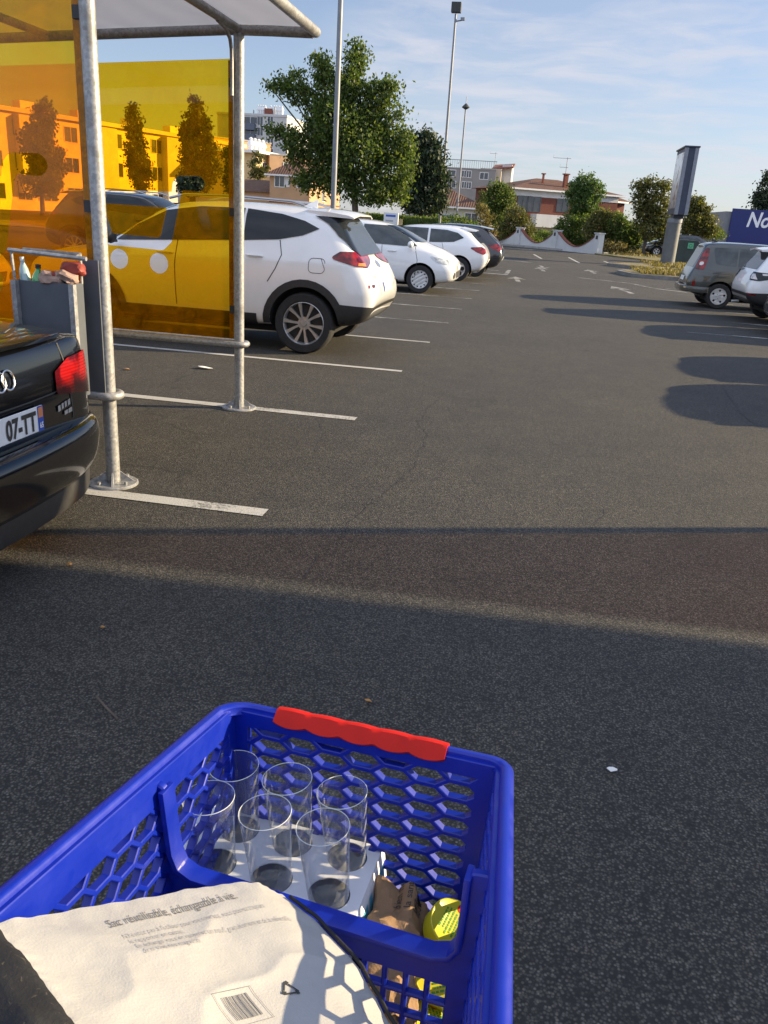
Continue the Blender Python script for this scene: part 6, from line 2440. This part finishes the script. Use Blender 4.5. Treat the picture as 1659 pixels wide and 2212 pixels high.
# orange block, cream school building
Yo = 112.0
a, b = at(470, 340, Yo), at(533, 340, Yo)
h = House('orange_block', 'plain orange rendered block in full sun left of the white apartments', (a.x, Yo - 8), (b.x + 3.3, Yo + 0.0), 10, at(545, 309, Yo).z, 'render_orange')
h.flat('concrete', 0.15, 0.08)
Yc = 104.0
a, b = at(553, 350, Yc - 9), at(640, 355, Yc + 2)
h = House('cream_building', 'cream flat roofed building with white eaves and a row of windows in the sun', (a.x, Yc - 9), (b.x, Yc + 2), 9, at(585, 338, Yc - 4).z, 'render_cream')
h.flat('frame_white', 0.28, 0.7)
for k in range(5):
    h.win(2.2 + k * 2.5, h.h - 2.0, 1.2, 1.1)
for k, px in enumerate((567, 574, 579, 592)):
    q = at(px, 333, Yc)
    lx, ly = h.loc((q.x, Yc - 4 + k))
    MB().lathe([(0.3, 0), (0.3, 0.8), (0.5, 0.9), (0.35, 1.3), (0.15, 1.5), (0.25, 1.65), (0, 1.8)], 10, (lx, 3, h.h + 0.2)).build('chimney_cowl', 'frame_white', h.roof, smooth=True)
a, b = at(605, 350, 101), at(700, 355, 101)
h = House('peach_annexe', 'peach annexe right of the cream building half hidden by the big tree', (a.x, 97), (b.x, 101), 9, at(640, 341, 101).z, 'render_peach')
h.flat('concrete', 0.1, 0.05)
q = at(605.5, 340, 98)
h.win(2.2, h.h - 1.9, 1.0, 1.1)
a, b = at(470, 385, 96), at(585, 392, 96)
t = thing('garden_wall', 'pale low wall in front of the orange block and small tree', 'wall', (a.x, 96, 0))
MB().box(0, b.x - a.x, 0, 0.3, 0, at(560, 382, 96).z).build('wall_panel', 'render_cream', t)
MB().box(-0.05, b.x - a.x + 0.05, -0.06, 0.36, at(560, 382, 96).z, at(560, 382, 96).z + 0.1).build('coping', 'frame_white', t)

# long apartment slab seen through the amber panel
a, b = at(-150, 300, 66), at(522, 300, 104)
h = House('long_apartments', 'long cream apartment slab seen through the amber panels', (a.x, 66), (b.x, 104), 11, at(250, 272, 83).z, 'render_cream')
h.flat('render_tan', 0.35, 0.45)
for fl_ in range(3):
    for k in range(13):
        h.win(3 + k * (h.w - 6) / 12, h.h - 1.9 - 2.75 * fl_, 1.5, 1.3, frame='render_tan')
for k in (0.12, 0.3, 0.47, 0.64, 0.80, 0.93):
    MB().box(h.w * k, h.w * k + 1.6, 4, 5.2, h.h + 0.3, h.h + 1.5).build('chimney', 'render_cream', h.roof)
for k in (0.2, 0.42, 0.66, 0.86):
    MB().box(h.w * k, h.w * k + 2.6, -0.9, 0, 1.5, h.h - 0.2).build('stair_tower', 'render_tan', h.t)

# grey flats with stair tower
Yg = 122.0
a, b = at(900, 400, Yg), at(1069, 400, Yg)
zt_ = at(1010, 365, Yg).z
h = House('grey_flats', 'grey flat roofed flats with roof railing and white stair tower', (a.x, Yg), (b.x, Yg), 8, zt_, 'render_grey')
h.flat('render_grey', 0.12, 0.04)
for px, py in ((1002, 377), (1012, 378), (1002, 401), (1012, 402), (975, 376), (975, 400), (1045, 382)):
    q = at(px, py + 5, Yg)
    h.win(q.x - a.x, q.z, 0.62 if px > 1000 and px < 1040 else 1.1, 0.8, frame='frame_white')
m = MB()
zr_ = at(1000, 346, Yg).z
for x in np.arange(0, h.w, 0.30):
    m.box(x - 0.02, x + 0.02, 0.2, 0.24, zt_ + 0.1, zr_)
m.box(0, h.w, 0.19, 0.25, zr_, zr_ + 0.08)
m.build('roof_railing', 'mast_grey', h.roof)
q0, q1 = at(1086, 355, Yg + 2), at(1107, 355, Yg + 2)
m = MB().box(q0.x - a.x, q1.x - a.x, 2, 8, 0, q0.z)
m.build('stair_tower', 'render_white', h.t)
q2 = at(1063, 361, Yg + 1)
zz_ = q0.z
m = MB().add([(q2.x - a.x, 1.2, zz_ - 0.6), (q1.x - a.x + 0.2, 1.2, zz_ - 0.3), (q1.x - a.x + 0.2, 7, zz_ + 0.5), (q2.x - a.x, 7, zz_ + 0.2), (q2.x - a.x, 1.2, zz_ - 0.8), (q1.x - a.x + 0.2, 1.2, zz_ - 0.5), (q1.x - a.x + 0.2, 7, zz_ + 0.3), (q2.x - a.x, 7, zz_ + 0.0)],
           [(0, 1, 2, 3), (4, 7, 6, 5), (0, 4, 5, 1), (1, 5, 6, 2), (3, 2, 6, 7), (0, 3, 7, 4)])
m.build('tower_roof', 'brick_coping', h.t)
MB().box(h.w - 2.2, q0.x - a.x, 0.5, 6, 0, zz_ - 0.7).build('landing_wall', 'render_tan', h.t)


def aerial(label, base, top, arms):
    t = thing('roof_aerial', label, 'aerial', base)
    m = MB().tube([(0, 0, 0), (0, 0, top)], 0.035, 6)
    for z, l in arms:
        m.tube([(-l, 0, z), (l * 0.25, 0, z)], 0.022, 5)
        for k in range(5):
            x = -l + l * k / 4
            m.tube([(x, -0.15, z), (x, 0.15, z)], 0.012, 4)
        m.tube([(-l, 0, z), (-l, 0, z + 0.3)], 0.02, 4)
    m.build('mast_and_dipoles', 'mast_grey', t)


q, q2 = at(949 + 120, 352, Yg + 2), at(1071, 328, Yg + 2)
aerial('thin television aerial on the stair tower of the grey flats', (q2.x, Yg + 2.5, zz_ - 0.4), q2.z - zz_ + 0.4, ((q2.z - zz_ + 0.2, 0.8),))

# small tiled house
Ys = 90.0
a, b = at(872, 470, Ys), at(1040, 470, Ys)
h = House('tiled_bungalow', 'low house with orange tiled roof and blue garage door behind the masts', (a.x, Ys), (b.x, Ys), 9, at(1000, 447, Ys).z, 'render_white')
h.hip(1.9, 0.6)
q0, q1 = at(950, 482, Ys), at(984, 465, Ys)
MB().box(q0.x - a.x, q1.x - a.x, -0.05, -0.003, 0.05, 2.0).build('garage_door', 'garage_blue', h.t)
q = at(1018, 470, Ys)
h.win(q.x - a.x, 1.1, 1.3, 1.2, shutters=1)

# brick villa
a, b = at(1108, 440, 93), at(1331, 460, 99)
zE = at(1110, 404, 93).z
h = House('brick_villa', 'two storey red brick villa with tiled roof, white balcony and chimneys', (a.x, 93), (b.x, 99), 10, zE, 'brick_red')
h.hip(1.35, 0.55)
zb_ = at(1150, 424, 93).z
MB().box(-0.02, h.w + 0.02, -0.05, -0.002, zb_, zE - 0.06).build('white_frieze', 'wall_white', h.t)
for px, w_ in ((1128, 0.8), (1151, 1.0), (1212, 0.9)):
    q = at(px, 458, 95)
    lx = (px - 1108) / (1331 - 1108) * h.w
    h.win(lx, at(px, 456, 93).z, w_ * 1.5, zb_ - at(px, 456, 93).z - 0.03, frame='pane_dark')
lx0, lx1 = (1146 - 1108) / 223 * h.w, (1240 - 1108) / 223 * h.w
z0_, z1_ = at(1190, 492, 93).z, at(1190, 464, 93).z
MB().box(lx0, lx1, -1.5, -0.06, z0_, z1_).build('balcony', 'wall_white', h.t)
MB().box(-0.03, lx1 + 2, -0.06, -0.003, 0, z0_ + 0.25).build('ground_floor_render', 'wall_white', h.t)
for k in range(3):
    MB().box(lx0 + 0.5 + k * 2.4, lx0 + 1.9 + k * 2.4, -0.085, -0.062, 0.05, z0_ - 0.25).build('porch_opening', 'pane_dark', h.t)
for px, py0, py1, w_ in ((1173, 389, 376, 0.18), (1222, 390, 377, 0.42)):
    q0, q1 = at(px, py0, 97), at(px, py1, 97)
    lx, ly = h.loc((q0.x, 97.5))
    m = MB().box(lx - w_ / 2, lx + w_ / 2, ly - w_ / 2, ly + w_ / 2, q0.z - 0.8, q1.z)
    m.box(lx - w_ / 2 - 0.1, lx + w_ / 2 + 0.1, ly - w_ / 2 - 0.1, ly + w_ / 2 + 0.1, q1.z, q1.z + 0.12)
    m.build('chimney', 'brick_coping', h.roof)
q, q2 = at(1222, 377, 97), at(1221, 339, 97)
aerial('television aerial with a long boom on the villa chimney', (q.x, 97.5, q.z), q2.z - q.z, ((q2.z - q.z - 0.1, 1.5), (q2.z - q.z - 1.0, 0.7)))
a2, b2 = at(1300, 440, 103), at(1345, 450, 103)
h2 = House('brick_villa_wing', 'rear brick wing of the villa with its own dark red tiled roof', (b.x - 3.6, 99.6), (b.x + 1.2, 104), 8, at(1330, 433, 101).z, 'brick_red')
h2.hip(1.6, 0.6)
MB().box(h2.w + 0.003, h2.w + 0.06, 0.5, 7, h2.h - 0.9, h2.h - 0.1).build('white_lintel', 'wall_white', h2.t)

# scalloped white garden wall
P1, P3 = gp(1120.5, 532), gp(1289.8, 549.5)
d = (P3 - P1) / 2
wall_t = thing('garden_wall', 'white garden wall with scooped bays, red coping and square posts', 'wall', (P1.x, P1.y, 0), math.atan2(d.y, d.x))
Lw = d.length
for k in range(-3, 3):
    m = MB().box(k * Lw - 0.22, k * Lw + 0.22, -0.22, 0.22, 0, 1.30)
    m.box(k * Lw - 0.27, k * Lw + 0.27, -0.27, 0.27, 1.30, 1.36)
    po = m.build('wall_post', 'wall_white', wall_t)
    MB().box(k * Lw - 0.10, k * Lw + 0.10, -0.235, -0.222, 0.95, 1.18).build('ornament', 'iron_dark', po)
    if k < 2:
        top = [(k * Lw + 0.22 + (Lw - 0.44) * s, 0.34 + 0.84 * abs(2 * s - 1) ** 1.8) for s in np.linspace(0, 1, 18)]
        m = MB().prism([(k * Lw + 0.22, 0)] + top + [((k + 1) * Lw - 0.22, 0)], -0.1, 0.1, 'xz')
        m.build('wall_panel', 'wall_white', wall_t)
        m = MB()
        m.add([q for (x, z) in top for q in ((x, -0.14, z), (x, 0.14, z), (x, 0.14, z + 0.06), (x, -0.14, z + 0.06))], [(i * 4 + j, i * 4 + (j + 1) % 4, i * 4 + 4 + (j + 1) % 4, i * 4 + 4 + j) for i in range(17) for j in range(4)] + [(0, 1, 2, 3), (68, 71, 70, 69)])
        m.build('coping', 'brick_coping', wall_t)
p0, p1 = at(985, 490, 64), at(1075, 490, 71)
t = thing('iron_fence', 'thin green iron fence behind the dark hatchback', 'fence', (0, 0, 0))
m = MB()
for k in range(40):
    s_ = k / 39
    x, y = -9.5 + 6.3 * s_, 58 + 9.5 * s_
    m.box(x - 0.02, x + 0.02, y - 0.02, y + 0.02, 0, 1.25)
m.tube([(-9.5, 58, 1.15), (-3.2, 67.5, 1.15)], 0.025, 5)
m.tube([(-9.5, 58, 0.2), (-3.2, 67.5, 0.2)], 0.025, 5)
m.build('fence_bars', 'container_green', t)


# ------------------------------------------------------------------ trees and shrubs
def leaf_cloud(blobs, n, size, seed, clump=0.35, fill=0.35, flat=0.4):
    """blobs: (centre, (rx, ry, rz)); leaves gathered in clumps through each blob's volume"""
    r = np.random.default_rng(seed)
    vol = np.array([b[1][0] * b[1][2] for b in blobs]) ** 0.9
    cnt = np.maximum(30, (n * vol / vol.sum()).astype(int))
    C = []
    for (c, rad), k in zip(blobs, cnt):
        ncl = max(5, int(k / 26))
        u = r.normal(size=(ncl, 3))
        u /= np.linalg.norm(u, axis=1)[:, None]
        rr = (fill + (1 - fill) * r.random(ncl)) ** 0.5
        cc = u * rr[:, None] * np.array(rad) + np.array(c)
        idx = r.integers(0, ncl, k)
        cs = clump * (0.55 + 0.9 * r.random(ncl))
        C.append(cc[idx] + r.normal(size=(k, 3)) * cs[idx][:, None] * np.array([0.62, 0.62, 0.5]))
    C = np.concatenate(C)
    k = len(C)
    a = r.normal(size=(k, 3))
    a[:, 2] -= flat
    a /= np.linalg.norm(a, axis=1)[:, None]
    b = np.cross(a, r.normal(size=(k, 3)))
    b /= np.linalg.norm(b, axis=1)[:, None]
    s = size * (0.65 + 0.7 * r.random(k))[:, None]
    V = np.stack([C - a * s * 0.5, C + b * s * 0.27, C + a * s * 0.5, C - b * s * 0.27], 1).reshape(-1, 3)
    return V, k


def foliage_mesh(name, V, k, mat, parent):
    me = bpy.data.meshes.new(name)
    me.vertices.add(4 * k)
    me.vertices.foreach_set('co', V.astype(np.float32).ravel())
    me.loops.add(4 * k)
    me.loops.foreach_set('vertex_index', np.arange(4 * k, dtype=np.int32))
    me.polygons.add(k)
    me.polygons.foreach_set('loop_start', np.arange(0, 4 * k, 4, dtype=np.int32))
    me.update()
    me.validate()
    me.materials.append(MAT[mat])
    return link_mesh(name, me, parent)


def tree(name, label, cat, base, pb, Y, n, size, mat, seed, trunk=0.16, bark='bark', conv=None, clump=0.35, thick=0.8, group=None, fill=0.35, flat=0.4, branches=True):
    """pb: blobs (px, py, rpx, rpy) as surveyed at distance Y"""
    t = thing(name, label, cat, (base[0], base[1], 0), 0, group)
    blobs = []
    r = random.Random(seed)
    for b in pb:
        x, y, rx, ry = conv(*b) if conv else b
        yy = Y + r.uniform(-0.35, 0.35) * rx * 0.02
        p = at(x, y, yy)
        k = depth(p) / 1755.0
        blobs.append(((p.x - base[0], yy - base[1], p.z), (rx * k, thick * max(rx, ry * 0.6) * k, ry * k)))
    V, k = leaf_cloud(blobs, n, size, seed, clump, fill, flat)
    foliage_mesh('crown', V, k, mat, t)
    if trunk:
        m = MB()
        zc = sum(b[0][2] for b in blobs) / len(blobs)
        xc = sum(b[0][0] for b in blobs) / len(blobs)
        top = Vector((xc * 0.7, 0, zc))
        m.tube([(0, 0, 0), (0.02, 0.02, 0.15), (xc * 0.2, 0.0, zc * 0.45), top], [trunk * 1.25, trunk, trunk * 0.8, trunk * 0.5], 10)
        if branches:
            for b in blobs:
                c = Vector(b[0])
                st_ = Vector((xc * 0.2, 0, zc * 0.45)).lerp(top, r.uniform(0.1, 0.8))
                mid = st_.lerp(c, 0.5) + Vector((0, 0, -0.1 * (c - st_).length))
                m.tube([st_, mid, c, c + (c - mid) * 0.15], [trunk * 0.38, trunk * 0.25, trunk * 0.13, 0.015], 6)
        m.build('trunk', bark, t, smooth=True)
    return t


Z2 = lambda x, y, rx, ry: ((900 + x * .4822) / 1.8228, (100 + y * .4822) / 1.8228, rx * .4822 / 1.8228, ry * .4822 / 1.8228)
pb = [(1040, 270, 75, 95), (1055, 165, 45, 32), (780, 350, 95, 80), (725, 270, 45, 35), (470, 500, 95, 60), (330, 490, 42, 28), (560, 400, 45, 35), (600, 570, 90, 80), (440, 880, 85, 42), (340, 850, 40, 22), (570, 960, 100, 80), (560, 1080, 70, 60),
      (830, 560, 170, 150), (1010, 480, 130, 130), (1230, 570, 130, 100), (1300, 500, 60, 50), (1400, 715, 55, 28), (900, 800, 230, 200), (1150, 780, 190, 160), (760, 850, 150, 170), (1330, 950, 150, 130), (1430, 1000, 80, 110), (1050, 1050, 240, 190),
      (1330, 1190, 170, 150), (760, 1080, 150, 140), (670, 1280, 100, 70), (580, 1270, 60, 30), (900, 1290, 160, 110), (1150, 1350, 190, 95), (1330, 1370, 120, 75)]
p = at(774, 470, 38)
tree('broadleaf_tree', 'large broad green tree with ragged crown behind the thick mast', 'tree', (p.x, 38), pb, 38, 38000, 0.155, 'leaf_mid', 21, 0.17, conv=Z2, clump=0.30, flat=0.9)
p = at(905, 470, 46)
Z3 = lambda x, y, rx, ry: ((1500 + x * .4822) / 1.8228, (450 + y * .4822) / 1.8228, rx * .4822 / 1.8228, ry * .4822 / 1.8228)
pb = [(330, 230, 80, 70), (245, 170, 20, 30), (370, 170, 30, 30), (420, 260, 55, 70), (300, 400, 110, 120), (420, 420, 90, 130), (480, 520, 55, 90), (280, 600, 110, 110), (400, 620, 110, 110), (260, 740, 80, 60), (470, 720, 60, 60), (370, 760, 90, 60)]
tree('cypress_tree', 'dark blue green conifer right of the large broad tree', 'tree', (p.x, 46), pb, 46, 12000, 0.20, 'leaf_dark', 22, 0.2, 'bark_dark', conv=Z3, clump=0.34, flat=-0.8)


def poplar(label, pts, Y, n, seed, mat='leaf_dark'):
    p = at(pts[-1][0], 440, Y)
    return tree('poplar_tree', label, 'tree', (p.x, Y), pts, Y, n, 0.26, mat, seed, 0.18, 'bark_dark', clump=0.3, group=None, flat=-0.7)


poplar('narrow pointed tree seen through the amber panel, left of the two', [(287, 242, 9, 18), (289, 275, 15, 26), (292, 315, 20, 30), (300, 352, 24, 30), (305, 385, 24, 26)], 70, 8000, 31)
poplar('wider pointed tree seen through the amber panel, right of the two', [(421, 224, 7, 17), (424, 258, 16, 26), (412, 285, 20, 24), (440, 285, 18, 30), (430, 325, 38, 34), (436, 365, 42, 32), (420, 395, 36, 22)], 62, 12000, 32)
poplar('broad dark tree seen through both amber panels at the left edge', [(95, 255, 24, 40), (80, 310, 34, 48), (105, 350, 40, 40), (90, 395, 44, 30)], 60, 11000, 33)
poplar('dark tree half hidden behind the left shelter post', [(498, 345, 14, 32), (500, 390, 16, 30)], 72, 2800, 34)
p = at(556, 395, 92)
tree('young_tree', 'small round young tree in front of the orange block', 'tree', (p.x, 92), [(560, 340, 10, 12), (556, 358, 17, 15), (566, 368, 18, 13), (556, 376, 18, 10)], 92, 1800, 0.24, 'leaf_olive', 35, 0.09, clump=0.3)

# clipped hedge by the car park edge
t = thing('clipped_hedge', 'long clipped green hedge along the car park edge', 'hedge', (-9.5, 41.5, 0))
m = MB()
xs = np.linspace(-8, 4.4, 40)
prof = [(-0.5, 0), (-0.52, 1.4), (-0.42, 1.58), (0.42, 1.58), (0.5, 1.4), (0.5, 0)]
rg = random.Random(3)
m.add([(x, p[0] + rg.uniform(-.05, .05) + (0.0 if x < 4.0 else 0), p[1] + (rg.uniform(-.05, .05) if p[1] else 0)) for x in xs for p in prof], [(i * 6 + j, i * 6 + j + 1, i * 6 + 7 + j, i * 6 + 6 + j) for i in range(39) for j in range(5)] + [tuple(range(6)), tuple(39 * 6 + k for k in range(5, -1, -1))])
m.build('hedge_core', 'leaf_mid', t)
r_ = np.random.default_rng(5)
k = 9000
C = np.stack([r_.uniform(-8, 4.5, k), r_.uniform(-0.55, 0.55, k), r_.uniform(0.05, 1.62, k)], 1)
f_ = r_.random(k)
C[f_ < 0.55, 1] = -0.54 + r_.normal(size=(f_ < 0.55).sum()) * 0.03
C[(f_ >= 0.55) & (f_ < 0.88), 2] = 1.6 + r_.normal(size=((f_ >= 0.55) & (f_ < 0.88)).sum()) * 0.03
C[f_ >= 0.88, 0] = 4.45 + r_.normal(size=(f_ >= 0.88).sum()) * 0.03
a_ = r_.normal(size=(k, 3))
a_ /= np.linalg.norm(a_, axis=1)[:, None]
b_ = np.cross(a_, r_.normal(size=(k, 3)))
b_ /= np.linalg.norm(b_, axis=1)[:, None]
V = np.stack([C - a_ * .055, C + b_ * .03, C + a_ * .055, C - b_ * .03], 1).reshape(-1, 3)
foliage_mesh('hedge_leaves', V, k, 'leaf_mid', t)

p = at(1078, 500, 70)
tree('garden_tree', 'slim dark green tree before the grey flats', 'tree', (p.x, 70), [(1078, 408, 20, 16), (1066, 430, 20, 22), (1092, 432, 18, 20), (1078, 460, 20, 26), (1070, 490, 16, 18)], 70, 6500, 0.19, 'leaf_mid', 41, 0.1, 'bark_dark', clump=0.3)
p = at(1052, 500, 80)
tree('garden_tree', 'small yellowish tree left of the slim dark green tree', 'tree', (p.x, 80), [(1048, 425, 12, 14), (1042, 445, 12, 14), (1052, 465, 12, 14)], 80, 1200, 0.2, 'leaf_olive', 42, 0.08, clump=0.3)
p = at(1115, 520, 67)
tree('round_bush', 'rounded reddish topped bush behind the first wall post', 'bush', (p.x, 67.8), [(1116, 466, 26, 18), (1105, 490, 26, 24), (1132, 488, 22, 22), (1090, 505, 22, 18), (1140, 508, 14, 14)], 67.5, 7500, 0.15, 'leaf_olive', 43, 0.07, clump=0.22)
p = at(1052, 500, 62)
tree('climbing_shrub', 'pale flowering shrub beside the dark hatchback', 'shrub', (p.x, 62), [(1040, 455, 10, 14), (1048, 475, 16, 18), (1040, 495, 16, 14), (1058, 500, 14, 14)], 62, 2000, 0.14, 'leaf_dry', 44, 0.05, clump=0.25)
p = at(1262, 500, 66)
tree('garden_tree', 'light green dense tree in front of the brick villa', 'tree', (p.x, 66), [(1262, 394, 24, 18), (1245, 415, 24, 22), (1282, 415, 24, 24), (1262, 440, 34, 24), (1250, 465, 28, 20), (1280, 462, 22, 18)], 66, 13000, 0.16, 'leaf_fresh', 45, 0.12, clump=0.22, fill=0.35)
bs = [('dark shrub mass filling the last wall bay', [(1228, 492, 26, 26), (1262, 500, 28, 32), (1240, 520, 22, 18), (1215, 505, 16, 20)], 64.5, 'leaf_mid'),
      ('feathery shrub just right of the wall end', [(1290, 495, 24, 32), (1310, 515, 20, 26), (1300, 470, 20, 16), (1296, 528, 16, 14)], 62.5, 'leaf_olive'),
      ('bushy shrub between the wall end and the tree with the bare trunk', [(1330, 488, 20, 26), (1350, 505, 22, 28), (1362, 520, 20, 22), (1375, 505, 16, 20)], 62.0, 'leaf_mid'),
      ('low shrub in the first scooped bay of the wall', [(1085, 512, 20, 14), (1062, 505, 18, 14)], 70, 'leaf_mid')]
for i, (lab, pts, Y, mat) in enumerate(bs):
    p = at(pts[0][0], 530, Y)
    tree('garden_shrub', lab, 'shrub', (p.x, Y), pts, Y, 8500, 0.16, mat, 50 + i, 0.05, 'bark_dark', clump=0.25, fill=0.5)
for j, (px, py, rx, ry, Y, lab) in enumerate(((1140, 520, 22, 12, 72, 'low shrub under the villa balcony'), (1180, 512, 30, 14, 74, 'wide low shrub under the villa porch'), (985, 485, 40, 16, 60, 'dark low shrub behind the white hatchback'), (930, 478, 30, 14, 56, 'low shrub at the foot of the dark conifer'))):
    p = at(px, 530, Y)
    tree('garden_shrub', lab, 'shrub', (p.x, Y), [(px, py, rx, ry), (px + 10, py + 6, rx * 0.8, ry)], Y, 2400, 0.16, 'leaf_mid', 60 + j, 0.04, 'bark_dark', clump=0.25, fill=0.6)
Z4 = lambda x, y, rx, ry: ((2224 + x * .4822) / 1.8228, (450 + y * .4822) / 1.8228, rx * .4822 / 1.8228, ry * .4822 / 1.8228)
p = at(1388, 552, 60)
tree('street_tree', 'olive green tree with leaning bare trunk left of the billboard', 'tree', (p.x, 60), [(700, 570, 70, 45), (600, 620, 50, 55), (800, 620, 60, 60), (620, 720, 75, 80), (760, 730, 90, 80), (660, 840, 90, 80), (790, 850, 80, 80), (700, 950, 80, 70), (790, 960, 60, 60), (850, 1000, 50, 50)], 60, 8000, 0.19, 'leaf_olive', 71, 0.13, 'bark_dark', conv=Z4, clump=0.28)
p = at(1490, 552, 66)
tree('street_tree', 'wide olive green tree right of the billboard pillar', 'tree', (p.x, 66), [(1080, 720, 60, 50), (1010, 760, 50, 80), (1130, 800, 60, 60), (1060, 860, 90, 70), (1180, 900, 55, 60), (1000, 930, 60, 60), (1120, 960, 80, 45), (1210, 950, 30, 30)], 66, 7000, 0.19, 'leaf_olive', 72, 0.13, 'bark_dark', conv=Z4, clump=0.28)
p = at(1655, 470, 112)
tree('tall_conifer', 'tall grey green conifer behind the shop building at the right edge', 'tree', (p.x, 112), [(1660, 378, 8, 16), (1655, 410, 18, 22), (1640, 432, 16, 14), (1668, 435, 22, 22), (1650, 455, 26, 20)], 112, 4200, 0.34, 'leaf_dark', 73, 0.25, 'bark_dark', clump=0.5)
for j, (px, py, rx, ry, Y, lab) in enumerate(((1325, 535, 28, 8, 61, 'dry grassy clump at the wall end'), (1420, 522, 22, 14, 72, 'dark green shrub behind the small dark car'), (1540, 505, 26, 10, 84, 'dark shrub left of the shop building'))):
    p = at(px, 550, Y)
    tree('verge_shrub', lab, 'shrub', (p.x, Y), [(px, py, rx, ry)], Y, 1500, 0.16, 'leaf_dry' if j == 0 else 'leaf_mid', 80 + j, 0.03, 'bark_dark', clump=0.3, fill=0.6, branches=False)

# rough grass on the islands and the verge
def grass(name, n, region, h, seed, mat):
    r = np.random.default_rng(seed)
    C = region(r, n)
    a = r.normal(size=(n, 3)) * 0.35
    a[:, 2] = 1
    a *= (h * (0.5 + r.random(n)))[:, None]
    w = r.normal(size=(n, 3))
    w[:, 2] = 0
    w /= np.linalg.norm(w, axis=1)[:, None]
    w *= h * 0.35
    V = np.stack([C - w, C + w, C + a + w * 0.3, C + a - w * 0.3], 1).reshape(-1, 3)
    tag(foliage_mesh(name, V, n, mat, None), kind='stuff')


grass('island_grass', 5000, lambda r, n: np.stack([r.uniform(3.8, 11.8, n), r.uniform(32.6, 37.0, n), np.full(n, 0.14)], 1), 0.10, 1, 'leaf_dry')
grass('verge_grass', 9000, lambda r, n: np.stack([r.uniform(4.6, 26, n), r.uniform(57.5, 80, n), np.full(n, 0.08)], 1), 0.14, 3, 'leaf_dry')
grass('far_island_grass', 3500, lambda r, n: np.stack([r.uniform(5.2, 13.8, n), r.uniform(40.2, 46.4, n), np.full(n, 0.14)], 1), 0.10, 2, 'leaf_dry')
